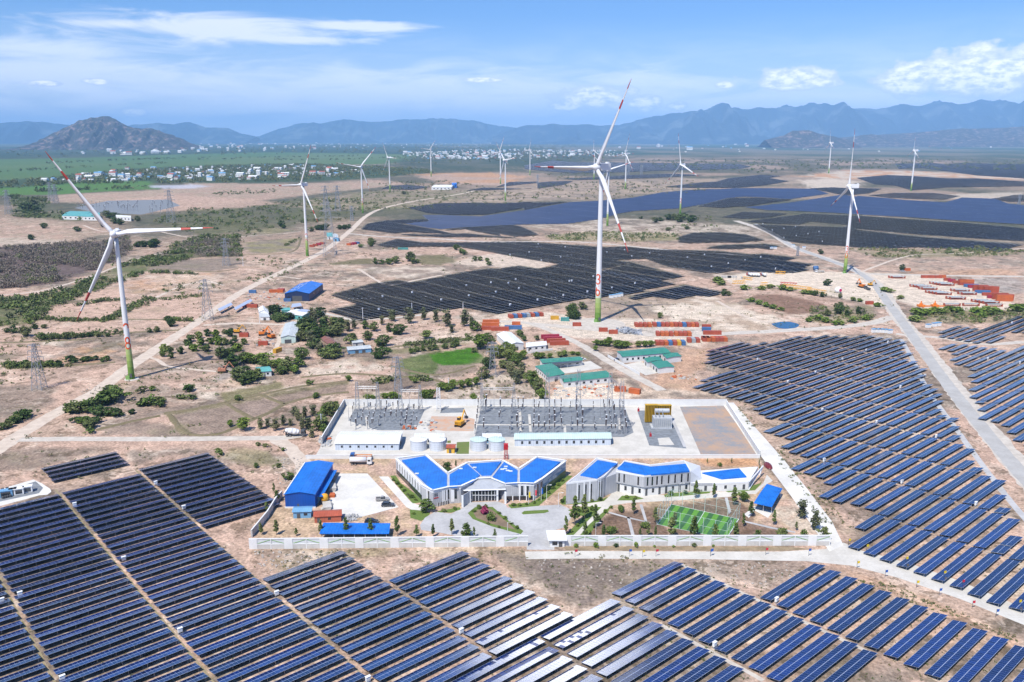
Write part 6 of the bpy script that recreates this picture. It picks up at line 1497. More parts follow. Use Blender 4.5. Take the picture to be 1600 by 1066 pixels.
scrub('scrub', 'green and grey scrub over the open ground', [
    ([(-30, 515), (-30, 470), (60, 462), (130, 440), (200, 412), (260, 396), (300, 392), (300, 404), (240, 422), (185, 442), (120, 466), (90, 480), (50, 505)], 520, 2.5, 5, [.4, .35, .2, .05, 0]),
    ([(160, 500), (190, 488), (235, 464), (250, 466), (205, 495), (170, 503)], 40, 2, 3.5, [.5, .3, .2, 0, 0]),
    ([(230, 442), (260, 446), (330, 440), (320, 450), (290, 470), (240, 470)], 18, 2, 3, [.5, .3, .2, 0, 0]),
    ([(235, 405), (280, 380), (330, 368), (378, 370), (378, 405), (340, 400), (270, 404)], 160, 3, 6, [.35, .3, .25, .1, 0]),
    ([(230, 345), (300, 327), (380, 325), (470, 312), (560, 312), (600, 322), (540, 345), (440, 352), (400, 368), (330, 372), (290, 362)], 420, 2.5, 6, [.3, .3, .3, .1, 0]),
    ([(330, 300), (430, 296), (430, 302), (330, 306)], 40, 3, 6, [.6, .2, .2, 0, 0]),
    ([(370, 405), (470, 400), (470, 420), (420, 440), (350, 445), (340, 470), (330, 440)], 60, 1.5, 3, [.2, .3, .3, .2, 0]),
    ([(20, 305), (78, 312), (72, 332), (150, 338), (150, 345), (20, 340)], 140, 4, 8, [.6, .2, .2, 0, 0]),
    ([(560, 300), (680, 296), (820, 300), (820, 318), (660, 328), (540, 330)], 320, 2, 5, [.1, .25, .4, .25, 0]),
    ([(1325, 388), (1420, 391), (1540, 387), (1610, 395), (1560, 402), (1380, 403), (1325, 400)], 220, 1.5, 4, [.1, .35, .35, .2, 0]),
    ([(1424, 498), (1480, 484), (1560, 488), (1610, 480), (1610, 498), (1560, 505), (1480, 506)], 130, 1.5, 3.5, [.1, .35, .35, .2, 0]),
    ([(855, 369), (940, 362), (1060, 366), (1060, 375), (980, 378), (860, 376)], 240, 1.5, 4, [.1, .4, .3, .2, 0]),
    ([(1040, 335), (1110, 338), (1120, 356), (1050, 358)], 70, 1.5, 4, [.1, .4, .3, .2, 0]),
    ([(1265, 480), (1365, 480), (1370, 497), (1330, 506), (1268, 502)], 70, 1.5, 3.5, [.1, .4, .3, .2, 0]),
    ([(850, 272), (960, 268), (960, 278), (850, 284)], 50, 3, 7, [.1, .2, .4, .3, 0]),
    ([(840, 288), (1100, 282), (1100, 300), (960, 312), (830, 312)], 220, 2.5, 6, [.1, .2, .4, .3, 0]),
    ([(1000, 250), (1610, 250), (1610, 268), (1340, 264), (1200, 272), (1000, 262)], 520, 5, 12, [.2, .2, .5, .1, 0]),
    ([(580, 286), (700, 282), (760, 292), (620, 298)], 90, 3, 6, [.2, .2, .4, .2, 0]),
    ([(690, 614), (750, 592), (790, 582), (850, 600), (850, 624), (700, 624)], 60, .8, 1.8, [.1, .2, .3, .4, 0]),
    ([(400, 862), (520, 860), (760, 858), (1060, 874), (980, 930), (900, 948), (820, 900), (560, 868), (470, 903)], 170, .3, .8, [.05, .3, .25, .4, 0]),
    ([(1150, 632), (1250, 720), (1330, 830), (1345, 850), (1310, 845), (1240, 755), (1175, 680)], 120, .4, 1.0, [.1, .3, .3, .3, 0]),
    ([(1290, 885), (1400, 915), (1600, 1000), (1600, 1012), (1450, 952), (1330, 910)], 110, .3, .8, [.1, .35, .2, .35, 0]),
    ([(0, 480), (480, 400), (600, 420), (560, 560), (480, 680), (0, 690)], 620, .4, 1.3, [.08, .2, .42, .3, 0]),
    ([(560, 500), (740, 505), (860, 560), (860, 626), (560, 628)], 260, .3, 1.0, [.08, .25, .35, .32, 0]),
    ([(870, 470), (1120, 465), (1400, 450), (1400, 515), (1150, 520), (1000, 505)], 260, .3, 1.1, [.05, .25, .35, .35, 0]),
    ([(1100, 530), (1180, 640), (1140, 630), (1075, 600)], 60, .3, .9, [.05, .25, .35, .35, 0]),
    ([(540, 395), (880, 362), (1180, 350), (1180, 380), (900, 385), (700, 430)], 240, .6, 2.0, [.05, .25, .35, .35, 0]),
    *HEDGES,
    ([(20, 700), (440, 698), (430, 770), (350, 720), (60, 760)], 60, .4, 1.1, [.1, .3, .3, .3, 0]),
    ([(200, 570), (330, 520), (395, 540), (330, 640), (240, 650), (150, 655)], 90, .6, 1.6, [.1, .3, .4, .2, 0]),
    ([(0, 520), (200, 510), (200, 545), (60, 660), (0, 680)], 120, .6, 1.8, [.2, .3, .4, .1, 0]),
], LM)
scrub('dry_woodland', 'leafless purple brown woodland', [
    ([(-40, 390), (90, 385), (195, 374), (205, 394), (150, 420), (75, 446), (-40, 458)], 900, 4.5, 7.5, [.02, .03, .1, .0, .85]),
    ([(280, 402), (290, 384), (330, 376), (372, 378), (372, 402)], 150, 4.5, 7, [.08, .1, .2, 0, .62]),
    ([(170, 378), (195, 370), (205, 380), (195, 394)], 40, 4, 6, [.1, .1, .2, 0, .6])], LM, seed=3, k=16, lf=.075)
scrub('village_trees', 'dark trees among the far village roofs', [
    ([(-40, 292), (60, 281), (190, 268), (330, 260), (470, 257), (640, 263), (690, 270), (560, 280), (300, 287), (110, 289), (-40, 298)], 1500, 6, 13, [.75, .1, .15, 0, 0]),
    ([(630, 240), (860, 236), (960, 242), (940, 250), (700, 258), (600, 256)], 500, 8, 16, [.8, .05, .15, 0, 0]),
    ([(-50, 234), (300, 232), (560, 226), (900, 226), (900, 236), (560, 240), (300, 244), (-50, 248)], 700, 14, 30, [.85, .05, .1, 0, 0])], LM, k=5, seed=4)
scrub('weeds', 'weeds and grass tufts between the solar rows', [
    ([(0, 800), (320, 720), (420, 790), (520, 870), (600, 1066), (0, 1066)], 300, .2, .5, [.05, .55, .1, .3, 0]),
    ([(420, 900), (740, 868), (900, 960), (1000, 1066), (600, 1066)], 380, .2, .5, [.05, .5, .15, .3, 0]),
    ([(980, 940), (1060, 880), (1280, 885), (1600, 1020), (1600, 1066), (1000, 1066)], 520, .2, .55, [.05, .5, .15, .3, 0]),
    ([(1180, 660), (1500, 640), (1600, 820), (1600, 930), (1330, 850)], 420, .2, .5, [.05, .5, .15, .3, 0])], LM, seed=5)
rk = MB(); rnd = np.random.RandomState(6)
for poly, n_ in (([(395, 862), (560, 862), (520, 900), (440, 900), (400, 885)], 150), ([(430, 715), (480, 715), (475, 740), (435, 765)], 90), ([(695, 614), (750, 594), (790, 584), (845, 602), (845, 624), (700, 625)], 130), ([(1080, 880), (1260, 880), (1240, 905), (1180, 920), (1120, 900)], 60), ([(120, 590), (190, 600), (150, 640), (60, 660)], 50), ([(820, 870), (1000, 880), (960, 930), (880, 930)], 50)):
    for x, y in in_poly(GP(poly), n_, rnd):
        s = rnd.uniform(.18, .65); rk.box((x, y, s * .25), (s * rnd.uniform(.7, 1.6), s, s * .6), rnd.uniform(0, 3), rnd.uniform(-.3, .3), rnd.uniform(-.3, .3))
stuff(rk, 'rubble', mat('pale_stone', (.42, .37, .32), .95, .15, 1.5), 'pale loose stones on the rough ground')
patch('substation_yard', [(538, 633), (1135, 633), (1187, 714), (492, 714)], M_conc, .008)
patch('gravel_bed', zs([(235, 412), (285, 320), (875, 318), (795, 492), (480, 492)]), M_ggrav, .014)
patch('gravel_bed', [(752, 635), (976, 636), (985, 660), (990, 676), (975, 683), (742, 683)], M_ggrav, .014)
patch('gravel_bed', zt([(190, 330), (440, 325), (600, 645), (290, 620)]), M_ggrav, .014)
patch('concrete_slab', zt([(360, 560), (455, 552), (500, 615), (375, 618)]), M_conc, .020)
patch('concrete_slab', zt([(445, 345), (470, 345), (600, 630), (575, 632)]), M_asph, .018)
patch('bare_yard', zt([(545, 297), (920, 287), (1188, 702), (722, 702)]), track_mat('earth_and_gravel', (.45, .30, .20), (.27, .29, .31), .09), .012)
patch('bare_yard', zs([(930, 375), (1210, 380), (1290, 400), (1280, 500), (1040, 500), (900, 480)]), track_mat('orange_earth', (.55, .31, .19), (.52, .45, .38), .3), .012)
patch('gravel_bed', zs([(1010, 310), (1200, 305), (1210, 345), (1000, 350)]), M_ggrav, .016)
patch('lawn', zs([(1140, 592), (1245, 588), (1240, 690), (1135, 690)]), M_lawn, .016)
patch('lawn', zs([(1060, 580), (1090, 578), (1090, 600), (1060, 600)]), M_lawn, .016)
hw2 = zat(900, 634, 624.5)
plain_wall('long white wall along the rear of the substation', [G(538, 634), G(1135, 634)], hw2, M_white)
plain_wall('grey concrete wall on the thicket side of the substation', [G(538, 634), G(503, 694)], hw2, M_concb)
plain_wall('white wall of the substation beside the concrete road', [G(1135, 634), G(1187, 714)], hw2 * .8, M_white)
plain_wall('low white wall between the substation and the blue roofed offices', [G(478, 717), G(1187, 716)], 1.5, M_white)
hall('control_house', 'long white roofed hall with blue grey walls beside the round tanks', 'hall', *zs([(125, 604), (655, 604), (686, 506)]), zat(*zs([(125, 660)])[0], zs([(0, 604)])[0][1]), 1.1, 'lr', M_lblue if False else ribbed('pale_blue_wall', (.56, .62, .70), 1.0, .05), M_whiter, openings=wins('f', 7, .4, .7, .25) + [('r', .35, .65, 0, .6, 'door')])
hall('control_house', 'long pale green roofed control house with a row of windows', 'hall', *zs([(1622, 568), (2425, 560), (2415, 510)]), zat(*zs([(1622, 628)])[0], zs([(0, 570)])[0][1]), .9, 'lr', MATS.get('pale_blue_wall') or bpy.data.materials['pale_blue_wall'], M_paleg, openings=wins('f', 12, .3, .72, .3))
hall('pump_house', 'white flat roofed pump house behind the first two round tanks', 'pump house', *zs([(790, 560), (1030, 560), (1030, 520)]), 2.6, .3, 'lr', M_white, M_whiter, openings=wins('f', 3) + [('f', .05, .15, 0, .7, 'door')])
hall('pump_house', 'small white pump house behind the pale green roofed tanks', 'pump house', *zs([(1360, 555), (1510, 555), (1505, 520)]), 2.6, .3, 'lr', M_lblue, M_whiter, openings=wins('f', 2) + [('f', .05, .2, 0, .7, 'door')])
hall('kiosk', 'tiny yellow kiosk with red roof between the round tanks', 'kiosk', *zs([(1055, 640), (1120, 640), (1130, 610)]), 2.4, .4, 'lr', mat('yellow_plaster', (.72, .42, .06), .8, .1), M_red, openings=[('f', .3, .6, 0, .7, 'door')])
M_tank = ribbed('tank_shell', (.62, .66, .72), .9, .05, axis=2)
def tank(px, py, rpx, hpx, roofm, label):
    P = G(px, py); r = rpx * mpp(py); h = zat(px, py, py - hpx); P = P + Vector((0, r * .6, 0))
    t = thing('storage_tank', label, 'tank', P, 0, None)
    q = MB(); q.lathe((P.x, P.y, 0), [(r, 0), (r, h)], 24); q.build('shell', M_tank, t)
    q = MB(); q.lathe((P.x, P.y, 0), [(r + .12, h), (r + .12, h + .15), (r * .4, h + .75), (.25, h + .95)], 24); q.build('roof', roofm, t)
    q = MB()
    for s in (-.22, .22): q.tube((P.x - r * .75 + s, P.y - r * .72, 0), (P.x - r * .75 + s, P.y - r * .72, h + .9), .05, n=4)
    for i in range(int(h / .4)): q.tube((P.x - r * .75 - .22, P.y - r * .72, .3 + .4 * i), (P.x - r * .75 + .22, P.y - r * .72, .3 + .4 * i), .03, n=4)
    q.build('ladder', M_frame, t)
    q = MB(); q.lathe((P.x + r * .2, P.y + r * .2, h + .6), [(.35, 0), (.35, .5)], 10); q.build('hatch', M_frame, t)
tank(653.5, 704, 13, 14.5, M_whiter, 'first round water tank beside the long white roofed hall')
tank(683, 704, 13, 14.5, M_whiter, 'second round water tank, next to the tiny yellow kiosk')
tank(747.5, 704, 13, 14.5, M_paleg, 'pale green roofed round tank beside the small square lawn')
tank(776, 704, 13, 14.5, M_paleg, 'pale green roofed round tank beside the red lattice stand')
def lattice_mast(mb, b, h, w0, w1, n=6, r=.06, arms=()):
    """four legged lattice mast between z 0 and h"""
    b = Vector(b)
    def cn(i, z):
        w = (w0 + (w1 - w0) * z / h) / 2; sx, sy = ((-1, -1), (1, -1), (1, 1), (-1, 1))[i]; return b + Vector((sx * w, sy * w, z))
    zz = [h * (1 - (1 - k / n) ** 1.15) for k in range(n + 1)]
    for i in range(4):
        mb.tube(cn(i, 0), cn(i, h), r, n=4, caps=False)
        for k in range(n):
            mb.tube(cn(i, zz[k]), cn((i + 1) % 4, zz[k + 1]), r * .6, n=3, caps=False)
            mb.tube(cn((i + 1) % 4, zz[k]), cn(i, zz[k + 1]), r * .6, n=3, caps=False)
def gantry(p0, p1, top, label, w=1.4):
    A_, B_ = G(*p0), G(*p1); h = zat(p0[0], p0[1], top); t = thing('gantry', label, 'gantry', (A_ + B_) / 2, 0, None)
    for P in (A_, B_):
        q = MB(); lattice_mast(q, P, h + 2.5, w * 1.5, w * .6, 8, .085); q.build('column', M_steel, t)
    q = MB(); d = (B_ - A_).normalized(); nn = Vector((-d.y, d.x, 0)) * .5; L = (B_ - A_).length; k = max(4, int(L / 1.2))
    for s in (-1, 1):
        for z in (h, h - 1.0): q.tube(A_ + nn * s + Vector((0, 0, z)), B_ + nn * s + Vector((0, 0, z)), .07, n=4)
        for i in range(k):
            a = A_.lerp(B_, i / k) + nn * s; b_ = A_.lerp(B_, (i + 1) / k) + nn * s; q.tube(a + Vector((0, 0, h - 1)), b_ + Vector((0, 0, h)), .045, n=3)
    q.build('beam', M_steel, t)
    for i in range(3):
        P = A_.lerp(B_, .25 + .25 * i); q = MB(); q.lathe((P.x, P.y, h - 2.6), [(.05, 0), (.16, .1), (.16, 1.4), (.05, 1.6)], 6); q.build('insulator', M_ins, t)
M_ins = mat('brown_porcelain', (.055, .035, .03), .35, .2)
M_insg = mat('grey_porcelain', (.30, .32, .34), .35, .1)
gantry((559, 642), (591, 642), 604, 'lattice gantry at the thicket end of the smaller gravel bed')
gantry((626, 643), (657, 643), 609, 'lattice gantry at the inner end of the smaller gravel bed')
gantry((753, 646), (803, 646), 606, 'lattice gantry at the start of the large gravel bed')
gantry((855, 657), (903, 652), 590, 'tall lattice gantry in the middle of the large gravel bed', 2.0)
gantry((952, 660), (970, 676), 590, 'tall lattice gantry at the end of the large gravel bed', 2.0)
def mast(px, py, top, label, group=None, r=.12):
    P = G(px, py); h = zat(px, py, top); t = thing('lightning_mast', label, 'mast', P, 0, group)
    q = MB(); q.tube((P.x, P.y, 0), (P.x, P.y, h), r, r * .35, 6); q.build('pole', M_steel, t)
    q = MB(); q.lathe((P.x, P.y, 0), [(.45, 0), (.45, .3)], 8); q.build('base', M_concb, t)
for a in [(753, 641, 575), (772, 640, 612), (833, 637, 607), (868, 648, 612), (901, 650, 606), (938, 655, 608), (575, 640, 612), (640, 640, 610), (545, 655, 628)]: mast(*a, 'thin lightning mast standing among the substation gravel beds', 'lightning masts of the substation')
def post_proto():
    t = thing('insulator_post', 'insulator post among the switchgear on the substation gravel', 'insulator', (0, 0, 0), 0, 'insulator posts on the gravel beds')
    q = MB(); q.box((0, 0, 1.25), (.28, .28, 2.5)); q.box((0, 0, .08), (.7, .7, .16)); q.build('pedestal', M_steel, t)
    q = MB(); q.lathe((0, 0, 2.5), [(.10, 0)] + [(.24 if i % 2 else .13, .12 * i) for i in range(1, 15)] + [(.08, 1.85)], 7); q.build('insulator', M_ins, t)
    q = MB(); q.box((0, 0, 4.45), (.5, .3, .18)); q.build('clamp', M_frame, t)
    return t
pp0 = post_proto(); ppk = list(pp0.children)
def brk_proto():
    t = thing('circuit_breaker', 'three pole circuit breaker frame on the substation gravel', 'circuit breaker', (0, 0, 0), 0, 'circuit breakers on the gravel beds')
    q = MB(); q.box((0, 0, 1.0), (.25, 2.6, 2.0)); q.box((0, 0, 2.05), (.35, 3.4, .2)); q.build('frame', M_steel, t)
    for i in (-1, 0, 1):
        q = MB(); q.tube((0, i * 1.35, 2.1), (.15, i * 1.35, 4.0), .17, .12, 7); q.build('pole', M_insg if i else M_ins, t)
    q = MB(); q.box((.35, 0, .9), (.5, .8, 1.2)); q.build('control_box', M_wplast, t)
    return t
bk0 = brk_proto(); bkk = list(bk0.children)
nP = 0; nB = 0
def put_post(x, y, s=1.0):
    global nP
    if nP == 0: pp0.location = G(x, y); pp0.scale = (s, s, s)
    else: dup(pp0, G(x, y), random.uniform(-.1, .1), (s, s, s), kids=ppk)
    nP += 1
def put_brk(x, y, s=1.0):
    global nB
    if nB == 0: bk0.location = G(x, y); bk0.scale = (s, s, s)
    else: dup(bk0, G(x, y), random.uniform(-.05, .05), (s, s, s), kids=bkk)
    nB += 1
for i, x in enumerate([748, 760, 783, 800, 810, 817, 835, 842, 851, 859, 866, 876, 891, 900, 908, 926, 943, 951, 957, 966, 972]):
    for j, y in enumerate([638, 645, 653, 662, 671, 678]):
        if random.random() < .12: continue
        k_ = (y - 636) / 44; xx = x + (x - 860) * .05 * k_ + random.uniform(-.8, .8)
        if i in (3, 5, 8, 12, 15) and j in (2, 3, 4): put_brk(xx, y, .9)
        else: put_post(xx, y, random.choice([.9, 1.1, 1.3, 1.6]))
for i in range(13):
    for j, y in enumerate([641, 647, 653, 659, 665, 671]):
        x = 553 + i * 8.6 - j * 1.0 + random.uniform(-1, 1)
        if random.random() < .15 or (j > 3 and 5 < i < 9): continue
        if (i % 4 == 1 and j in (2, 4)): put_brk(x, y, .8)
        else: put_post(x, y, random.choice([.8, 1.0, 1.2]))
for k_, (a, b_) in enumerate([((750, 646), (975, 648)), ((748, 654), (978, 656)), ((746, 664), (980, 665)), ((556, 646), (658, 646)), ((552, 655), (655, 655)), ((550, 664), (650, 664))]):
    A_, B_ = G(*a), G(*b_); A_.z = B_.z = 4.6 if k_ < 3 else 3.8
    q = MB(); q.tube(A_, B_, .055, n=5); single(q, 'busbar', M_steel, 'pale bus bar running over the %s gravel bed, %s of three' % ('large' if k_ < 3 else 'smaller', ('rear', 'middle', 'front')[k_ % 3]), 'bus bar', 'bus bars over the gravel beds')
for a, b_ in (((812, 640), (814, 675)), ((827, 648), (829, 675)), ((882, 664), (883, 676)), ((966, 648), (969, 672)), ((742, 664), (985, 664.8)), ((572, 650), (575, 672))):
    A_, B_ = G(*a), G(*b_); q = MB(); d = (B_ - A_).normalized(); nn = Vector((-d.y, d.x, 0)) * .6
    q.prism([((A_ + nn).x, (A_ + nn).y), ((A_ - nn).x, (A_ - nn).y), ((B_ - nn).x, (B_ - nn).y), ((B_ + nn).x, (B_ + nn).y)], 0, .15); struct(q, 'cable_trench_path', M_conc)
P = G(*zt([(375, 480)])[0]); tr = thing('transformer', 'large grey power transformer with yellow radiator banks on a gravel pad', 'transformer', P)
M_ygrad = ribbed('yellow_radiators', (.55, .33, .02), .45, .1); M_tgrey = mat('transformer_grey', (.46, .48, .50), .5, .1)
q = MB(); q.box((P.x + 1.5, P.y + 2.5, 2.8), (8.4, 5.0, 4.4)); q.box((P.x + 1, P.y + 2.5, .3), (9.5, 6.0, .6))
for i in range(9): q.box((P.x - 2.8 + i * .95, P.y - .25, 3.0), (.16, .5, 4.4))
q.build('tank', M_tgrey, tr)
for i, (dx, dy, wd, h) in enumerate(((-2.6, 8.6, 5.6, 8.6), (3.6, 9.2, 6.2, 8.2))):
    q = MB()
    for k_ in range(9): q.box((P.x + dx - wd / 2 + k_ * wd / 8, P.y + dy, h / 2 + .4), (.22, 1.6, h - .4))
    q.box((P.x + dx, P.y + dy, h + .25), (wd + .4, 1.8, .3)); q.box((P.x + dx, P.y + dy + .5, h / 2), (wd, .3, h)); q.build('radiator', M_ygrad, tr)
q = MB(); q.tube((P.x - 1.5, P.y + 5.4, 7.0), (P.x + 5.2, P.y + 5.4, 7.0), 1.0, n=12); q.build('conservator', M_tgrey, tr)
for i in range(3):
    q = MB(); q.tube((P.x - 1.6 + i * 1.7, P.y + 1.5, 5.4), (P.x - 2.2 + i * 1.8, P.y + 2.2, 8.4), .3, .14, 8); q.build('bushing', M_insg, tr)
for x, y, lab in ((*zt([(200, 335)])[0], 'small red hydrant box at the rear corner of the transformer pad'), (*zt([(300, 545)])[0], 'small red hydrant box in front of the grey transformer')):
    P = G(x, y); q = MB(); q.box((P.x, P.y, .6), (.9, .6, 1.2)); q.box((P.x, P.y, 1.25), (1.1, .8, .12)); q.tube((P.x, P.y, 1.3), (P.x, P.y, 2.2), .12, n=6)
    single(q, 'hydrant_box', mat('red_paint', (.45, .02, .03), .5, .1), lab, 'hydrant', loc=P)
P = G(790.5, 717); t = thing('lattice_stand', 'red lattice stand in the low wall next to the round tanks', 'stand', P)
q = MB(); lattice_mast(q, P, zat(790.5, 717, 702), 1.6, 1.2, 4, .12); q.build('frame', MATS['red_paint'], t)
q = MB(); h_ = zat(790.5, 717, 702); q.box((P.x, P.y, h_ + 1.2), (1.8, 1.6, 2.4)); q.build('cabin', MATS['red_paint'], t)
P = G(685.5, 642); t = thing('lattice_mast', 'single pale lattice mast between the two gravel beds', 'mast', P); q = MB(); lattice_mast(q, P, zat(685.5, 642, 606), 1.8, 1.5, 9, .11); q.build('mast', M_frame, t)
q = MB(); q.box((P.x, P.y, .5), (2.6, 2.6, 1.0)); q.build('base', M_concb, t)
CPd = lambda p: crop(0, 700, 5.922, p)
patch('concrete_pad', CPd([(-60, 400), (310, 293), (390, 330), (465, 380), (475, 405), (440, 432), (360, 440), (-60, 555)]), M_concw, .02)
patch('gravel_bed', CPd([(-60, 430), (330, 310), (400, 370), (360, 420), (-60, 510)]), M_ggrav, .026)
for i, (x, y, wd, m_, lab) in enumerate([(60, 445, 4.5, M_lblue, 'blue grey inverter cabinet at the picture edge end of the gravel pad'), (125, 430, 2.4, M_tgrey, 'grey inverter cabinet with dark vents on the gravel pad'), (180, 425, 3.2, M_wplast, 'white inverter cabinet with glass front on the gravel pad'), (262, 405, 3.0, M_wplast, 'white transformer kiosk next to the orange earth on the gravel pad')]):
    P = G(*CPd([(x, y)])[0]); t = thing('inverter_cabinet', lab, 'electrical cabinet', P, PHI * .6)
    q = MB(); q.box((P.x, P.y, 1.2), (wd, 2.2, 2.2)); q.box((P.x, P.y, 2.4), (wd + .3, 2.5, .2)); q.build('housing', m_, t)
    q = MB(); q.box((P.x, P.y - 1.12, 1.2), (wd * .7, .06, 1.5)); q.build('door', M_dgrey if i % 2 else M_glass, t)
for (x, y) in [(30, 470), (50, 465), (72, 460), (95, 455), (25, 395), (68, 385)]:
    P = G(*CPd([(x, y)])[0]); q = MB(); q.box((P.x, P.y, .4), (.7, .7, .8)); q.box((P.x, P.y, .85), (.9, .9, .1)); single(q, 'junction_box', M_dgrey, 'small dark junction box on the gravel pad beside the cabinets', 'electrical box', 'junction boxes on the gravel pad', loc=P)
for grp, lab, pts in (('white kiosks before the crossroads', 'white switchgear kiosk beside the track before the crossroads', zq([(350, 745), (385, 745), (415, 745), (445, 748), (480, 752)])), ('white kiosks behind the crossroads', 'white switchgear kiosk on the pale patch behind the crossroads', zq([(800, 705), (850, 695), (885, 690)])),
    ('white kiosks by the far field road', 'white kiosk beside the far dirt road between dark fields', zr([(670, 50), (700, 50), (940, 45), (850, 30)])), ('white kiosks by the tall turbine', 'white kiosk behind the foot of the tall turbine', zy([(720, 350), (750, 345), (780, 340), (800, 335)]))):
    for (x, y) in pts:
        P = G(x, y); t = thing('switchgear_kiosk', lab, 'electrical cabinet', P, .3, grp)
        q = MB(); q.box((P.x, P.y, 1.3), (3.4, 2.2, 2.4)); q.build('housing', M_wplast, t); q = MB(); q.box((P.x, P.y, 2.6), (3.7, 2.5, .2)); q.build('roof', M_lblue, t)
def paint_m(name, c): return ribbed(name, c, .28, .12, .55, .3)
KC = {'red': paint_m('container_red', (.40, .085, .045)), 'orange': paint_m('container_orange', (.52, .13, .04)), 'crimson': paint_m('container_crimson', (.36, .03, .06)), 'blue': paint_m('container_blue', (.07, .16, .34)), 'grey': paint_m('container_grey', (.34, .36, .38)), 'teal': paint_m('container_teal', (.08, .28, .26)), 'pale': paint_m('container_pale', (.52, .50, .46)), 'yellow': paint_m('container_yellow', (.60, .33, .03))}
def cont_proto(L):
    W, H = 2.44, 2.59
    b = MB(); b.box((0, 0, H / 2 + .05), (L - .3, W - .12, H - .2))
    for sx in (-1, 1):
        for sy in (-1, 1): b.box((sx * (L / 2 - .09), sy * (W / 2 - .09), H / 2), (.18, .18, H))
        for z in (.09, H - .07): b.box((sx * (L / 2 - .09), 0, z), (.16, W - .37, .16))
    for sy in (-1, 1):
        for z in (.09, H - .07): b.box((0, sy * (W / 2 - .07), z), (L - .37, .13, .16))
    k = int(L / .55)
    for i in range(k):
        for sy in (-1, 1): b.box((-L / 2 + .45 + i * (L - .9) / max(1, k - 1), sy * (W / 2 - .05), H / 2), (.2, .07, H - .4))
    bm_ = b.build('body', KC['red'], data_only=True)
    d = MB()
    for s in (-1, 1): d.box((-L / 2 + .04, s * .57, H / 2), (.08, 1.1, H - .45)); d.tube((-L / 2 - .02, s * .35, .25), (-L / 2 - .02, s * .35, H - .25), .03, n=4)
    return bm_, d.build('door', KC['red'], data_only=True)
CP6, CP12 = cont_proto(6.06), cont_proto(12.19)
NCT = [0]
def container(P, rot, color, label, group, long=False, z=0):
    NCT[0] += 1; t = thing('container', label, 'container', Vector((P.x, P.y, z)), rot, group)
    for nm, me in zip(('body', 'door'), CP12 if long else CP6):
        o = link(nm, me, t); recolor(o, KC[color])
AZ = lambda P: math.atan2(P.x, P.y)
def row(pxa, pxb, n_, colors, what, rot=None, jit=.15, long=False):
    """containers side by side with their ends to the viewer"""
    A_, B_ = G(*pxa), G(*pxb); d = (B_ - A_).normalized(); 
    step = max(2.6, (B_ - A_).length / max(1, n_ - 1)) if n_ > 1 else 0
    for i in range(n_):
        P = A_ + d * (step * i) + Vector((random.uniform(-.1, .1), 3.1, 0)); c_ = colors[i % len(colors)]
        nm = {'red': 'rust red', 'orange': 'orange', 'blue': 'blue', 'crimson': 'crimson', 'grey': 'grey', 'teal': 'teal', 'pale': 'pale', 'yellow': 'yellow'}[c_]
        container(P, math.atan2(d.y, d.x) + math.pi / 2 + random.gauss(0, .02), c_, f'{nm} container {what}', f'{nm} containers {what}', long)
def side(px, color, what, long=False, rot=0, z=0, group=None):
    P = G(*px) + Vector((0, 1.3, 0)); container(P, rot + random.gauss(0, .02), color, what, group, long, z)
R = ['red', 'red', 'orange', 'red']
row(zy([(935, 595)])[0], zy([(1045, 595)])[0], 4, ['red', 'red', 'red', 'orange'], 'in the first rear row behind the grey yard')
row(zy([(1085, 592)])[0], zy([(1440, 594)])[0], 11, ['red', 'blue', 'red', 'red', 'orange', 'red', 'red', 'blue', 'red', 'orange', 'red'], 'in the long rear row of the yard')
row(zy([(1115, 670)])[0], zy([(1225, 671)])[0], 4, ['red', 'orange', 'orange', 'red'], 'in the short middle row on the grey yard')
row(zy([(1268, 670)])[0], zy([(1375, 671)])[0], 4, ['orange', 'red', 'red', 'orange'], 'in the second middle row next to the pale gap')
row(zy([(1110, 748)])[0], zy([(1325, 748)])[0], 7, ['red', 'red', 'orange', 'blue', 'red', 'yellow', 'blue'], 'in the front row behind the shrubs')
row(zy([(1375, 725)])[0], zy([(1445, 725)])[0], 3, ['red', 'grey', 'red'], 'in the front trio before the solar field')
row(zy([(1500, 716)])[0], zy([(1530, 716)])[0], 2, ['red', 'orange'], 'in the pair beyond the front trio')
row(zr([(115, 822)])[0], zr([(145, 822)])[0], 2, ['red', 'orange'], 'in the front pair nearest the solar field')
row(zr([(190, 822)])[0], zr([(245, 822)])[0], 4, ['orange', 'red', 'red', 'orange'], 'in the last front group beside the gravel road')
side(zr([(178, 765)])[0], 'red', 'long rust red container lying broadside at the end of the yard', True)
side(zr([(130, 735)])[0], 'blue', 'blue container behind the long broadside red one')
side(zr([(130, 712)])[0], 'red', 'rust red container at the back of the end group')
side(zy([(435, 588)])[0], 'red', 'single rust red container left of the tall turbine foot')
side(zy([(655, 633)])[0], 'red', 'single rust red container in front of the turbine apron')
side(zy([(738, 651)])[0], 'red', 'single rust red container touching the grey scrap heap')
side(zy([(335, 545)])[0], 'teal', 'teal container beside green trees left of the turbine')
side(zy([(250, 532)])[0], 'yellow', 'yellow container next to the red crane boom piece')
for i, (x, y) in enumerate(zy([(212, 690), (235, 708), (262, 724), (288, 745)])): side((x, y), 'crimson' if i < 2 else 'red', ('crimson' if i < 2 else 'rust red') + ' container in the stepped group beside the white halls', True, .12, group='stepped containers beside the white halls' + (' crimson' if i < 2 else ' red'))
row(zm([(1270, 310)])[0], zm([(1520, 292)])[0], 8, ['red', 'blue', 'red', 'blue', 'grey', 'red', 'blue', 'red'], 'in the row along the dark solar field')
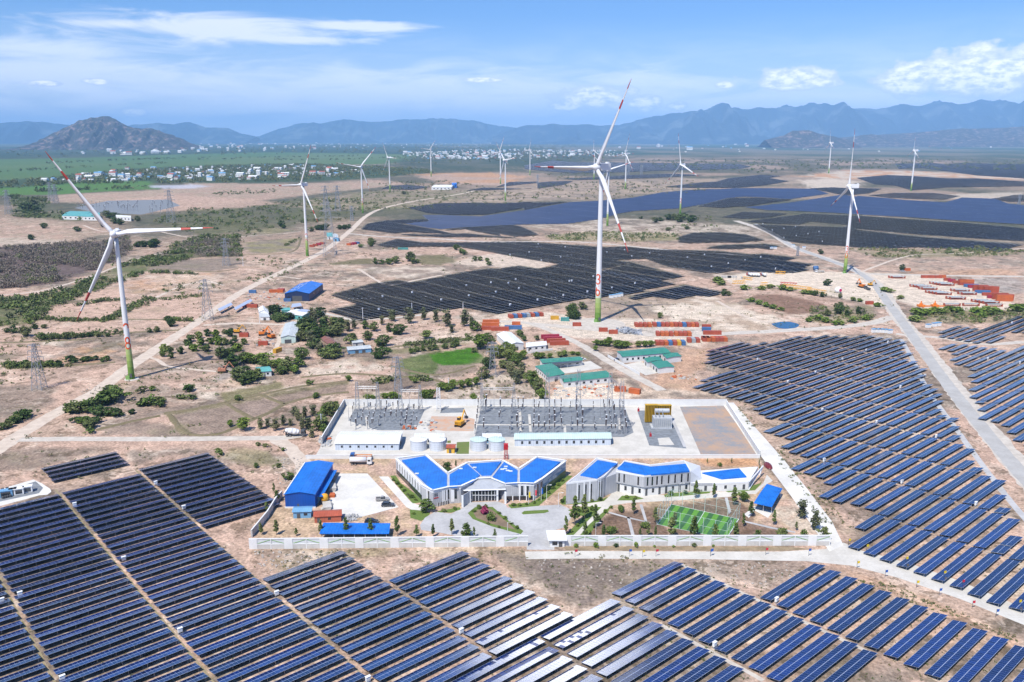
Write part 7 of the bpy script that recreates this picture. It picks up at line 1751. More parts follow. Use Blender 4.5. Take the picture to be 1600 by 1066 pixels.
for i, (x, y) in enumerate(zm([(1105, 350), (1100, 375), (1090, 405), (1180, 412)])): side((x, y), ['orange', 'orange', 'red', 'red'][i], ['orange', 'orange', 'rust red', 'rust red'][i] + ' long container in the parallel stack behind the white hall', True, 0, group='long containers behind the white hall ' + ('orange' if i < 2 else 'red'))
side(zm([(1315, 368)])[0], 'orange', 'small orange container between the yard and the white hall')
side(zm([(1290, 400)])[0], 'blue', 'blue grey container close behind the long white hall', True)
side(zc([(1010, 600)])[0], 'orange', 'orange container on bare earth behind the substation wall')
side(zc([(1132, 618)])[0], 'orange', 'orange container at an angle further along the bare earth', rot=-.5)
side(zr([(1490, 513)])[0], 'red', 'red container at the edge of the crane part yard by the road')
side(zq([(630, 232)])[0], 'orange', 'orange container beside the lone dark tree on far gravel')
row(crop(430, 210, 5.922, [(335, 1045)])[0], crop(430, 210, 5.922, [(430, 1020)])[0], 4, ['red', 'red', 'crimson', 'red'], 'in the row at the foot of the second turbine')
row(crop(430, 210, 5.922, [(680, 1030)])[0], crop(430, 210, 5.922, [(755, 1015)])[0], 4, ['orange', 'crimson', 'crimson', 'blue'], 'in the bright group at the road bend')
side((629.5, 390.5), 'teal', 'lone green container beside the dark solar rows', True)
side(zl([(548, 700)])[0], 'yellow', 'tall yellow container standing alone on the farm plot', rot=1.2)
side(zl([(430, 640)])[0], 'red', 'red container by the white debris on the farm plot'); side(zl([(270, 570)])[0], 'red', 'red container among shrubs on the farm plot')
side(zl([(320, 325)])[0], 'red', 'red container beside the tent roofed house', True); side(zl([(540, 200)])[0], 'orange', 'orange container left of the dark blue warehouse', True)
side(zl([(580, 192)])[0], 'crimson', 'crimson container touching the dark blue warehouse'); side(zl([(342, 205)])[0], 'blue', 'blue container by the roadside of the farm yard')
side(zl([(635, 275)])[0], 'blue', 'blue container in front of the dark blue warehouse')
for i, (x, y, c_, n2) in enumerate([(775, 292, 'red', 1), (830, 292, 'red', 1), (890, 293, 'red', 1), (925, 290, 'orange', 1), (965, 315, 'red', 1), (1000, 325, 'crimson', 1), (1040, 338, 'red', 1), (1085, 350, 'red', 2), (1125, 352, 'red', 2), (1165, 368, 'blue', 1), (1200, 375, 'crimson', 1), (1240, 400, 'red', 2), (1285, 408, 'red', 2), (1330, 412, 'red', 2), (1260, 420, 'blue', 1), (1320, 440, 'red', 1), (1365, 462, 'crimson', 1), (1405, 470, 'red', 2), (1450, 480, 'red', 2), (1440, 486, 'orange', 2)]):
    for l in range(n2):
        cc = 'orange' if (l == 1 and i in (8, 19)) else c_
        nm = {'red': 'rust red', 'orange': 'orange', 'blue': 'blue', 'crimson': 'crimson'}[cc]
        side(zq([(x, y)])[0], cc, f'{nm} container in the {"upper" if l else "lower"} tier of the slanting row in the crate yard', x > 1100, -.12, 2.62 * l, f'{nm} {"upper" if l else "lower"} tier of the crate yard')
M_top = ribbed('grey_tarpaulin', (.42, .47, .47), 1.4, .12)
def rack_proto():
    t = thing('blade_crate', 'long low red ended crate with grey top in the gravel crate yard', 'crate', (0, 0, 0), 0, 'long red ended crates')
    b = MB()
    for s in (-1, 1):
        b.box((s * 6.2, 0, 1.1), (.5, 2.4, 2.2)); b.box((0, s * 1.1, .25), (12, .25, .3)); b.box((0, s * 1.1, 1.6), (12, .15, .2))
    for i in range(7): b.box((-5.4 + i * 1.8, -1.12, .9), (.15, .1, 1.5))
    b.build('frame', KC['red'], t)
    b = MB(); b.box((0, 0, 1.75), (11.6, 2.1, .7)); b.build('cover', M_top, t)
    return t
rk0 = rack_proto(); rkk = list(rk0.children); nrk = 0
for (x, y, n_, rot) in [(900, 350, 4, -.1), (735, 372, 3, -.1), (810, 394, 2, -.1), (870, 425, 4, -.1), (1045, 475, 2, -.05), (1260, 500, 4, -.05), (1080, 410, 2, -.1), (1140, 436, 2, .0), (1030, 535, 1, .0), (1190, 535, 1, 0), (1385, 540, 1, 0), (550, 298, 2, 0)]:
    for i in range(n_):
        P = G(*zq([(x, y)])[0]) + Vector((i * 1.5, -3.0 * i + 6, 0))
        if nrk == 0: rk0.location = P; rk0.rotation_euler = (0, 0, rot)
        else: dup(rk0, P, rot, kids=rkk)
        nrk += 1
def lattice_beam(mb, A_, B_, w, h, k, r=.12):
    A_, B_ = Vector(A_), Vector(B_); d = (B_ - A_).normalized(); nn = Vector((-d.y, d.x, 0)) * w / 2
    for s in (-1, 1):
        for z in (.15, h): mb.tube(A_ + nn * s + Vector((0, 0, z)), B_ + nn * s + Vector((0, 0, z)), r, n=4)
    for i in range(k):
        a, b_ = A_.lerp(B_, i / k), A_.lerp(B_, (i + 1) / k)
        for s in (-1, 1): mb.tube(a + nn * s + Vector((0, 0, .15)), b_ + nn * s + Vector((0, 0, h)), r * .7, n=3)
        mb.tube(a + nn + Vector((0, 0, h)), b_ - nn + Vector((0, 0, h)), r * .7, n=3); mb.tube(a + nn + Vector((0, 0, .15)), a - nn + Vector((0, 0, .15)), r * .7, n=3)
M_yel = mat('yellow_steel', (.72, .36, .03), .5, .1); M_org = mat('orange_steel', (.72, .20, .02), .5, .1); M_crn = mat('red_steel', (.45, .04, .03), .5, .1)
for a, b_, m_, w_, lab in [((760, 362), (1000, 392), M_yel, 3.0, 'long yellow lattice crane boom, the half nearer the red boom tip'), ((960, 396), (1120, 420), M_yel, 3.0, 'long yellow lattice crane boom, the end beyond the lone tree'), ((740, 348), (880, 355), M_crn, 2.0, 'slim red lattice boom tip behind the yellow crane boom'), ((345, 338), (450, 335), M_yel, 3.0, 'short yellow lattice section near the dark solar rows'), ((580, 352), (635, 350), M_yel, 2.2, 'tiny yellow lattice section before the long boom'), ((700, 255), (785, 258), M_yel, 3.0, 'yellow lattice section beside the far solar rows'), ((430, 300), (510, 310), M_yel, 2.5, 'flat yellow boom section next to the pale crates')]:
    q = MB(); A_, B_ = G(*zr([a])[0]), G(*zr([b_])[0]); lattice_beam(q, A_, B_, w_, 2.4, max(4, int((B_ - A_).length / 2.2)), .16); single(q, 'crane_boom', m_, lab, 'crane boom', loc=(A_ + B_) / 2)
for x, y, lab in ((740, 530, 'orange crane base frame beside the grey road'), (855, 530, 'orange crane base frame with raised mast further from the road')):
    P = G(*zq([(x, y)])[0]); t = thing('mobile_crane', lab, 'crane', P)
    q = MB(); q.box((P.x, P.y, 1), (5, 4, 1.4)); q.box((P.x + 3, P.y, .6), (9, 1.0, .8)); q.box((P.x, P.y, .6), (1.0, 9, .8)); q.build('frame', M_org, t)
    q = MB(); q.lathe((P.x, P.y, 1.7), [(1.2, 0), (1.2, 1.2), (.5, 1.4), (.4, 3.0)], 12); q.build('turntable', M_org, t)
for x, y in zr([(290, 290), (340, 290), (455, 296)]):
    P = G(x, y); t = thing('wooden_crate', 'pale long crate near the far edge of the crane part yard', 'crate', P, 0, 'pale crates of the crane part yard')
    q = MB(); q.box((P.x, P.y, 1.0), (9, 2.2, 1.8)); q.build('case', KC['pale'], t)
    q = MB()
    for i in range(4): q.box((P.x - 3.6 + 2.4 * i, P.y, .06), (.3, 2.4, .12)); q.box((P.x - 3.6 + 2.4 * i, P.y - 1.14, 1.0), (.2, .08, 1.7))
    q.build('batten', M_dgrey, t)
P = G(*zr([(1222, 412)])[0]); t = thing('turbine_hub', 'white turbine hub with crimson cover waiting on the gravel', 'turbine hub', P)
q = MB().mat(0, True); q.lathe((P.x, P.y, 0), [(1.6, 0), (2.6, .8), (3.0, 2.2), (2.6, 3.6), (1.5, 4.6), (.4, 5.0)], 18); q.build('shell', M_frame, t)
q = MB(); q.tube((P.x + .9, P.y - 2.2, 2.4), (P.x + 1.2, P.y - 3.0, 2.5), 1.3, n=14); q.build('cover', mat('crimson_cover', (.45, .02, .10), .6, .1), t)
hp = MB(); rnd = random.Random(4); P0, P1 = G(*zy([(800, 640)])[0]), G(*zy([(960, 655)])[0])
for i in range(150):
    s = rnd.random(); P = P0.lerp(P1, s); hh = max(.3, 3.2 * math.sin(math.pi * min(1, s * 1.1 + .05)) * rnd.random())
    hp.box((P.x + rnd.uniform(-3, 3), P.y + rnd.uniform(-2, 14), hh * .6), (rnd.uniform(.6, 3.5), rnd.uniform(.4, 1.6), rnd.uniform(.2, .9)), rnd.uniform(0, 3), rnd.uniform(-.5, .5), rnd.uniform(-.5, .5))
stuff(hp, 'scrap_heap', mat('scrap_metal', (.36, .38, .41), .5, .25, .8, metal=.3), 'grey metal scrap heap on the container yard')
P = G(934, 508); q = MB(); q.lathe((P.x, P.y + 4, 0), [(20, 0), (19, .12)], 40); struct(q, 'turbine_apron', M_pale)
M_tyre = mat('tyre_rubber', (.02, .02, .02), .85, .1); M_rim = mat('wheel_rim', (.45, .46, .48), .35, .05, metal=.6)
def wheel(t, x, y, r=.34, w_=.24):
    q = MB(); q.tube((x, y - w_ / 2, r), (x, y + w_ / 2, r), r, n=14); o = q.build('wheel', M_tyre, t, loc=(0, 0, 0))
    q = MB(); q.tube((x, y - w_ / 2 - .01, r), (x, y + w_ / 2 + .01, r), r * .58, n=10); q.build('rim', M_rim, o, loc=(0, 0, 0))
def carpaint(name, c):
    m = bpy.data.materials.new(name); m.use_nodes = True; b = m.node_tree.nodes['Principled BSDF']; b.inputs['Base Color'].default_value = c + (1,); b.inputs['Roughness'].default_value = .3; b.inputs['Coat Weight'].default_value = .5; return m
def hull(mb, prof, w0, w1):
    """side outline (x,z,half width factor) swept across"""
    n_ = len(prof); vs = [(x, -w0 * k / 2, z) for x, z, k in prof] + [(x, w0 * k / 2, z) for x, z, k in prof]
    mb.add(vs, [tuple(range(n_)), tuple(range(2 * n_ - 1, n_ - 1, -1))] + [(i, n_ + i, n_ + (i + 1) % n_, (i + 1) % n_) for i in range(n_)])
def car(P, rot, c, label, kind='suv'):
    t = thing('car' if kind == 'suv' else 'pickup_truck', label, 'car' if kind == 'suv' else 'pickup', (0, 0, 0), 0)
    b = MB(); hull(b, [(-2.35, .35, .96), (2.35, .35, .96), (2.4, .62, 1), (2.3, .88, 1), (1.15, 1.02, 1), (-2.3, 1.02, 1), (-2.4, .7, 1)], 1.82, 0); b.build('body', c, t)
    g = MB(); xs = (-2.1, 1.1, .45, -1.7) if kind == 'suv' else (-.6, 1.1, .5, -.35)
    hull(g, [(xs[0], 1.03, .96), (xs[1], 1.03, .96), (xs[2], 1.58, .82), (xs[3], 1.62, .82)], 1.82, 0); g.build('windows', M_glass, t)
    r = MB(); r.box(((xs[2] + xs[3]) / 2, 0, 1.635), (xs[2] - xs[3], 1.45, .07)); r.build('roof', c, t)
    if kind != 'suv':
        q = MB(); q.box((-1.5, 0, 1.04), (1.6, 1.45, .03)); q.build('cargo_bed', M_dgrey, t)
        for s in (-1, 1): q = MB(); q.box((-1.5, s * .84, 1.14), (1.75, .1, .25)); q.build('bed_side', c, t)
    for s in (-1, 1):
        q = MB(); q.box((2.36, s * .62, .76), (.1, .38, .16)); q.build('headlight', M_frame, t)
        q = MB(); q.box((-2.38, s * .7, .8), (.08, .22, .2)); q.build('tail_light', MATS['red_paint'], t)
        for x in (-1.45, 1.45): wheel(t, x, s * .8)
    t.location = P; t.rotation_euler = (0, 0, rot); return t
car(G(*z4([(1160, 545)])[0]), .12, carpaint('silver_paint', (.30, .29, .28)), 'silver grey pickup on the white concrete lot', 'pickup')
car(G(*z4([(1207, 592)])[0]), .05, carpaint('dark_paint', (.035, .045, .06)), 'dark blue grey car parked on the white concrete lot')
car(G(*z4([(1070, 732)])[0]), .0, carpaint('black_paint', (.02, .02, .022)), 'dark car half hidden under the blue carport')
car(G(*zq([(590, 238)])[0]), .0, carpaint('white_car_paint', (.7, .7, .7)), 'white car under the lone dark tree on far gravel')
car(G(*zc([(980, 338)])[0]), 1.0, carpaint('navy_paint', (.03, .05, .12)), 'dark blue car beside the longest green roofed hall')
car(G(*zc([(690, 335)])[0]), .3, carpaint('white_van_paint', (.72, .72, .72)), 'white car at the end of the dark carport in the green roofed court')
def truck(P, rot, cab, load, label, kind='tank'):
    t = thing('truck', label, 'truck', (0, 0, 0), 0)
    b = MB(); b.box((-.6, 0, .85), (8.2, .9, .3)); b.build('chassis', M_dgrey, t)
    b = MB(); hull(b, [(2.5, .7, 1), (4.4, .7, 1), (4.45, 1.6, 1), (4.1, 2.9, .94), (2.5, 3.0, .96)], 2.4, 0); c_ = b.build('cab', cab, t)
    g = MB(); g.add([(4.47, -.95, 1.75), (4.47, .95, 1.75), (4.16, .85, 2.65), (4.16, -.85, 2.65)], [(0, 1, 2, 3)]); g.box((3.4, -1.2, 2.15), (1.1, .04, .7)); g.box((3.4, 1.2, 2.15), (1.1, .04, .7)); g.build('window', M_glass, c_, loc=(0, 0, 0))
    if kind == 'tank':
        b = MB().mat(0, True); b.tube((-4.6, 0, 2.2), (2.1, 0, 2.2), 1.15, n=16); b.build('tank', load, t)
    elif kind == 'mixer':
        b = MB().mat(0, True); q_ = [(-4.6, 2.9, .7), (-3.2, 2.7, 1.2), (-1.0, 2.35, 1.45), (.8, 2.1, 1.2), (1.8, 2.0, .7)]
        for (x0, z0, r0), (x1, z1, r1) in zip(q_[:-1], q_[1:]): b.tube((x0, 0, z0), (x1, 0, z1), r0, r1, 16, caps=True)
        b.build('drum', load, t); b = MB(); b.box((-4.3, 0, 1.6), (.3, 1.6, 1.6)); b.tube((-4.9, 0, 2.6), (-5.6, 0, 1.5), .3, .2, 6); b.build('chute', M_dgrey, t)
    else:
        b = MB(); b.box((-1.2, 0, 1.15), (6.8, 2.4, .2))
        for s in (-1, 1): b.box((-1.2, s * 1.17, 1.6), (6.8, .08, .8))
        b.box((-4.55, 0, 1.6), (.08, 2.4, .8)); b.box((2.15, 0, 1.7), (.08, 2.4, 1.0)); b.build('cargo_bed', load, t)
    for x in (-3.6, -2.3, 3.4):
        for s in (-1, 1): wheel(t, x, s * 1.0, .5, .32)
    for s in (-1, 1): q = MB(); q.box((4.46, s * .8, .95), (.06, .35, .22)); q.build('headlight', M_frame, t)
    t.location = P; t.rotation_euler = (0, 0, rot)
M_bpaint = carpaint('blue_truck_paint', (.02, .10, .32)); M_wpaint = carpaint('white_truck_paint', (.72, .73, .74)); M_opaint = carpaint('orange_truck_paint', (.62, .22, .04))
truck(G(*z4([(985, 245)])[0]), .0, M_wpaint, M_wpaint, 'white tanker truck behind the concrete lot', 'tank')
truck(G(*z4([(980, 205)])[0]), 3.14, M_bpaint, M_opaint, 'blue cabbed truck with an orange bed behind the white tanker', 'bed')
truck(G(*CJ([(1185, 648)])[0]), .0, M_dgrey, M_wpaint, 'dusty cement mixer truck at the end of the white dirt road', 'mixer')
truck(G(*zr([(1070, 245)])[0]), 3.14, M_wpaint, MATS['container_pale'] if 'container_pale' in MATS else KC['pale'], 'flatbed truck carrying a blue drum by the third turbine', 'bed')
P = G(*zr([(1035, 238)])[0]); q = MB().mat(0, True); q.tube((P.x - 2, P.y, 3.6), (P.x + 2.2, P.y, 3.6), 2.3, n=18); single(q, 'cable_drum', KC['blue'], 'big blue drum on the flatbed by the third turbine', 'drum', loc=P)
for i, (x, y) in enumerate(zr([(485, 275), (507, 276), (528, 277), (548, 278), (600, 277)])): truck(G(x, y), 1.57 + .2, M_crn, M_wpaint, ['white tanker truck nearest the pale crates in the line of red cabbed tankers', 'red cabbed white tanker second from the pale crates', 'red cabbed white tanker third from the pale crates', 'red cabbed white tanker last of the tight line', 'red cabbed white tanker standing apart from the line'][i], 'tank')
def excavator(P, rot, m_, label, s=1.0, reach=1):
    t = thing('excavator', label, 'excavator', (0, 0, 0), 0)
    for y in (-1.1, 1.1):
        q = MB(); q.box((0, y, .45), (3.8, .6, .7)); q.tube((-1.9, y - .3, .45), (-1.9, y + .3, .45), .38, n=10); q.tube((1.9, y - .3, .45), (1.9, y + .3, .45), .38, n=10); q.build('track', M_tyre, t)
    q = MB(); q.box((-.4, 0, 1.5), (3.6, 2.5, 1.1)); q.box((-1.7, 0, 1.7), (1.0, 2.4, 1.2)); q.build('body', m_, t)
    q = MB(); q.box((.7, .7, 2.4), (1.5, 1.0, 1.5)); c_ = q.build('cab', m_, t); q = MB(); q.box((.72, .7, 2.5), (1.56, 1.04, 1.0)); q.build('window', M_glass, c_, loc=(0, 0, 0))
    q = MB(); q.tube((.8, -.2, 1.9), (3.2, -.2, 5.2), .32, .26, 6); q.build('boom', m_, t)
    q = MB(); q.tube((3.2, -.2, 5.2), (5.2, -.2, 2.4), .26, .2, 6); q.build('arm', m_, t)
    q = MB(); q.prism([(4.7, -.8), (5.7, -.8), (5.7, .4), (4.7, .4)], 1.3, [2.5, 2.1, 2.1, 2.5], True, True); q.build('bucket', M_dgrey, t)
    t.location = P; t.rotation_euler = (0, 0, rot); t.scale = (s, s, s)
excavator(G(*zs([(1168, 455)])[0]), 1.2, M_yel, 'yellow excavator on the orange earth between the gravel beds', 1.25)
excavator(G(*zl([(430, 555)])[0]), .3, M_org, 'orange excavator beside the pale green gabled shed', 1.2)
excavator(G(*zl([(500, 580)])[0]), 2.4, M_org, 'orange excavator facing the pale green gabled shed', 1.3)
excavator(G(*CJ([(580, 118)])[0]), .1, mat('dusty_orange', (.45, .20, .12), .7, .15), 'dusty orange excavator on the grass left of the dark trees', 1.2)
excavator(G(*zl([(220, 535)])[0]), .2, M_yel, 'yellow excavator among the shrubs of the farm plot', 1.1)
excavator(G(*zq([(245, 370)])[0]), 1.8, M_org, 'orange excavator next to the grey truck near the road', 1.4)
truck(G(*zq([(292, 388)])[0]), 1.6, M_dgrey, M_dgrey, 'grey truck next to the orange excavator near the road', 'bed')
excavator(G(*zq([(320, 355)])[0]), .2, M_yel, 'yellow excavator at the gravel edge behind the grey truck', 1.0)
P = G(*z4([(680, 565)])[0]); t = thing('silo', 'yellow cement silo standing at the corner of the blue warehouse', 'silo', P)
h_ = zat(*z4([(680, 570)])[0], z4([(0, 495)])[0][1]); q = MB().mat(0, True); q.lathe((P.x, P.y, 0), [(.5, h_ * .15), (1.4, h_ * .4), (1.4, h_ * .85), (.8, h_ * .98), (.2, h_)], 16); q.build('tank', M_yel, t)
for a in range(4): q = MB(); x, y = P.x + 1.2 * math.cos(a * 1.57 + .78), P.y + 1.2 * math.sin(a * 1.57 + .78); q.tube((x, y, 0), (x, y, h_ * .5), .1, n=5); q.build('leg', M_steel, t)
for x, y, sx, sy, sz, m_, nm, lab in [(745, 450, 3, 5, 1.5, KC['pale'], 'pallet', 'pale stacked pallets along the blue warehouse'), (740, 510, 2.5, 2.5, 1.0, KC['orange'], 'crate', 'low orange crate beside the yellow silo'), (700, 600, 3.5, 5.5, 1.2, KC['pale'], 'pallet', 'pale stacked pallets in front of the yellow silo')]:
    P = G(*z4([(x, y)])[0]); q = MB()
    for i in range(4): q.box((P.x, P.y, sz * (.125 + .25 * i)), (sx * (1 - .05 * i), sy, sz * .19), .1 * i)
    single(q, nm, m_, lab, nm, loc=P)
P = G(*z4([(880, 690)])[0]); hp = MB()
for i in range(70): a = random.uniform(0, 6.28); r_ = random.uniform(0, 3.2); s = random.uniform(.4, 1.2); hp.box((P.x + r_ * math.cos(a) * 1.3, P.y + r_ * math.sin(a), max(.1, .8 - r_ * .2)), (s, s * .7, s * .5), a, random.uniform(-.4, .4), 0)
stuff(hp, 'debris', mat('grey_debris', (.38, .38, .38), .9, .2, 1.0), 'grey debris beside the red shed')
hp = MB()
for (cx0, cy0, rx, ry, n_) in ((905, 613, 40, 7, 60), (415, 462, 28, 7, 70), (440, 478, 16, 5, 40), (415, 535, 14, 6, 40), (930, 605, 30, 6, 40), (1068, 590, 20, 4, 20), (508, 690, 9, 8, 60), (670, 665, 14, 9, 40), (640, 668, 10, 4, 20)):
    for i in range(n_):
        P = G(cx0 + random.uniform(-rx, rx), cy0 + random.uniform(-ry, ry)); s = random.uniform(.4, 1.8); hp.cur = random.choice([0, 0, 1, 2]); hp.box((P.x, P.y, s * .15), (s, s * random.uniform(.3, 1), s * .3), random.uniform(0, 3))
stuff(hp, 'building_debris', [KC['pale'], KC['orange'], KC['grey']], 'building material and debris lying round the substation')
P = G(*z7([(800, 262)])[0]); q = MB().mat(0, True); vs = [(P.x + 1.5 * math.cos(a) * rr * 1.0, P.y + 3.6 * math.sin(a) * rr, zz) for rr, zz in ((1, .25), (.85, .9), (.45, 1.25)) for a in [6.283 * k / 16 for k in range(16)]]
q.add(vs, [(j * 16 + k, j * 16 + (k + 1) % 16, (j + 1) * 16 + (k + 1) % 16, (j + 1) * 16 + k) for j in range(2) for k in range(16)] + [tuple(range(32, 48))])
single(q, 'boat', mat('maroon_hull', (.16, .025, .03), .35, .1), 'upturned maroon boat shaped hull beside the concrete road', 'boat', loc=P)
m = bpy.data.materials.new('pond_water'); m.use_nodes = True; b = m.node_tree.nodes['Principled BSDF']; b.inputs['Base Color'].default_value = (.015, .075, .16, 1); b.inputs['Roughness'].default_value = .08
pw = [(1205, 506), (1220, 503), (1235, 503), (1248, 507), (1244, 512), (1225, 514), (1212, 511)]
q = MB(); q.poly([(p.x, p.y, .02) for p in smooth_line(GP(pw + pw[:1]), 3)[:-1]]); struct(q, 'pond_water', m)
M_fl = {k_: mat('flag_' + k_, c_, .8, .05) for k_, c_ in (('yellow', (.75, .55, .02)), ('blue', (.03, .12, .45)), ('red', (.6, .03, .06)))}
for (x, y), c_ in list(zip(crop(1060, 706, 2.961, [(785, 435), (868, 462), (1050, 520), (1225, 586), (1100, 632), (1572, 722), (955, 582), (1205, 668), (1358, 726), (1468, 766), (602, 482), (403, 478), (150, 482), (1310, 628), (825, 540)]), ['yellow', 'yellow', 'yellow', 'yellow', 'yellow', 'yellow', 'blue', 'blue', 'red', 'blue', 'blue', 'red', 'blue', 'red', 'yellow'])) + list(zip(z6([(258, 1015), (710, 1012), (932, 1012), (1385, 1012), (820, 1018)]), ['red', 'blue', 'red', 'blue', 'yellow'])):
    P = G(x, y); t = thing('flag', f'small {c_} flag on a pole along the concrete road', 'flag', P, 0, f'small {c_} flags along the concrete road')
    q = MB(); q.tube((P.x, P.y, 0), (P.x, P.y, 2.6), .05, n=5); q.build('pole', M_dgrey, t)
    q = MB(); q.box((P.x + .42, P.y, 2.15), (.8, .05, .8), .25); q.build('cloth', M_fl[c_], t)
for x, y, c_ in ((*z5([(1258, 560)])[0], 'red'), (*z5([(1205, 575)])[0], 'yellow'), (*z5([(1310, 545)])[0], 'blue')):
    P = G(x, y); h_ = zat(x, y, y - 21); t = thing('flagpole', f'tall flagpole with a {c_} flag before the zigzag office', 'flagpole', P)
    q = MB(); q.tube((P.x, P.y, 0), (P.x, P.y, h_), .08, .05, 6); q.build('pole', M_frame, t); q = MB(); q.box((P.x + .35, P.y, h_ - 1.6), (.6, .05, 2.2)); q.build('cloth', M_fl[c_], t)
def lamp(x, y, hp_, label, group):
    P = G(x, y); h_ = zat(x, y, y - hp_); t = thing('lamp_post', label, 'lamp post', P, 0, group)
    q = MB(); q.tube((P.x, P.y, 0), (P.x, P.y, h_), .09, .06, 6); q.build('pole', M_frame, t)
    q = MB(); q.tube((P.x, P.y, h_), (P.x + 1.2, P.y - .3, h_ + .25), .05, n=4); q.box((P.x + 1.4, P.y - .35, h_ + .25), (.7, .25, .12)); q.build('lamp_head', M_wplast, t)
for x, y, h_ in [(*z5([(1030, 865)])[0], 26), (*z5([(1355, 545)])[0], 24), (*z6([(430, 860)])[0], 24), (*z6([(120, 600)])[0], 22), (*z7([(60, 520)])[0], 22)]: lamp(x, y, h_, 'slim white lamp post on the office plaza', 'lamp posts of the office plaza')
for x, y, h_ in [(*zl([(1265, 432)])[0], 20), (*zm([(38, 312)])[0], 18), (*zm([(446, 236)])[0], 11), (*zm([(872, 228)])[0], 10), (*zm([(752, 915)])[0], 21), (*zm([(1303, 690)])[0], 13), (*zm([(1217, 612)])[0], 14), (*zl([(405, 455)])[0], 18), (*CJ([(1400, 600)])[0], 26), (*crop(0, 350, 2.961, [(1125, 195)])[0], 14)]:
    P = G(x, y); hh = zat(x, y, y - h_); t = thing('utility_pole', 'pale concrete utility pole near the farm plots and halls', 'utility pole', P, 0, 'pale utility poles')
    q = MB(); q.tube((P.x, P.y, 0), (P.x, P.y, hh), .24, .15, 6); q.build('pole', M_frame, t); q = MB(); q.box((P.x, P.y, hh - .5), (1.8, .15, .15)); q.build('crossarm', M_steel, t)
def tower_mat():
    m = bpy.data.materials.new('turbine_tower_paint'); m.use_nodes = True; n = NT(m.node_tree); b = n.n['Principled BSDF']
    t = n.new('ShaderNodeTexCoord'); s = n.new('ShaderNodeSeparateXYZ'); n.set(s, 0, t.outputs['Object'])
    k = n.math('FLOOR', n.math('DIVIDE', s.outputs[2], 3.6)); k = n.math('DIVIDE', k, 6.0, clamp=True)
    c = n.mix(n.ramp(k, 0, .6), (.085, .21, .012), (.34, .44, .12)); c = n.mix(n.ramp(k, .6, 1.0), c, (.74, .75, .75))
    st = n.noise(n.vscale(t.outputs['Object'], (1, 1, .05)), .8, 4, .6)
    sc = n.new('ShaderNodeVectorMath', operation='SCALE'); n.set(sc, 0, c); n.set(sc, 'Scale', n.ramp(st, .3, .7, .92, 1.04))
    n.set(b, 'Base Color', sc.outputs[0]); n.set(b, 'Roughness', .45); return m
M_tower = tower_mat(); M_blade = mat('blade_white', (.72, .73, .74), .4, .03); M_bred = mat('blade_red', (.43, .06, .05), .4, .05); M_num = mat('orange_red_numerals', (.70, .09, .015), .5, .05)
def numeral(mb, ch, P, h, r, z0, facing):
    """digit wrapped round the tower: strokes as small plates"""
    arc = lambda cx, cy, rx, ry, a0, a1: [(cx + rx * math.cos(math.radians(a0 + (a1 - a0) * i / 14)), cy + ry * math.sin(math.radians(a0 + (a1 - a0) * i / 14))) for i in range(15)]
    S_ = {'0': [arc(0, .5, .4, .5, 0, 360)], '8': [arc(0, .75, .33, .25, 0, 360), arc(0, .26, .42, .26, 0, 360)], '3': [arc(0, .75, .36, .25, 150, -90), arc(0, .26, .42, .26, 90, -150)],
        '6': [arc(0, .3, .4, .3, 0, 360), [(-.4, .3), (-.38, .55), (-.22, .82), (.22, 1.0)]], '2': [arc(0, .72, .4, .28, 165, -25) + [(-.42, 0)], [(-.45, .02), (.45, .02)]]}[ch]
    def pt(x, y):
        a = facing + x * .5 * h / r; return (P.x + (r + .07) * math.sin(a), P.y - (r + .07) * math.cos(a), z0 + y * h)
    for L in S_:
        for (xa, ya), (xb, yb) in zip(L[:-1], L[1:]):
            d = math.hypot(xb - xa, (yb - ya) * 2); nx_, ny_ = -(yb - ya) * 2 / d * .12, (xb - xa) / d * .065
            ex, ey = (xb - xa) / d * .04, (yb - ya) / d * .04
            mb.add([pt(xa + nx_ - ex, ya + ny_ - ey), pt(xb + nx_ + ex, yb + ny_ + ey), pt(xb - nx_ + ex, yb - ny_ + ey), pt(xa - nx_ - ex, ya - ny_ - ey)], [(0, 1, 2, 3)])
def blade_mesh(R):
    """one blade along +z, chord across x, built in three paint bands"""
    sec = [(0.02, .042, .042, 0), (.06, .044, .044, 0), (.14, .070, .03, .25), (.22, .075, .022, .22), (.4, .056, .015, .15), (.6, .041, .010, .1), (.67, .036, .0095, .09), (.77, .029, .008, .07), (.89, .019, .006, .05), (.96, .012, .004, .03), (1.0, .004, .002, 0)]
    mb = MB(); n_ = 10; rings = []
    for t, c, th, tw in sec:
        ring = []
        for k in range(n_):
            a = 6.283 * k / n_; c = c * .88 if t > .1 else c; x = math.cos(a) * c * .5 + c * (.18 if t > .1 else 0); y = math.sin(a) * th * .5
            ring.append((R * (x * math.cos(tw) - y * math.sin(tw)), R * (x * math.sin(tw) + y * math.cos(tw)) - R * .02 * t * t, R * t))
        rings.append(ring)
    for i in range(len(sec) - 1):
        red = (sec[i][0] >= .665 and sec[i][0] < .76) or sec[i][0] >= .885
        mb.mat(1 if red else 0, True)
        mb.add(rings[i] + rings[i + 1], [(k, (k + 1) % n_, n_ + (k + 1) % n_, n_ + k) for k in range(n_)])
    return mb
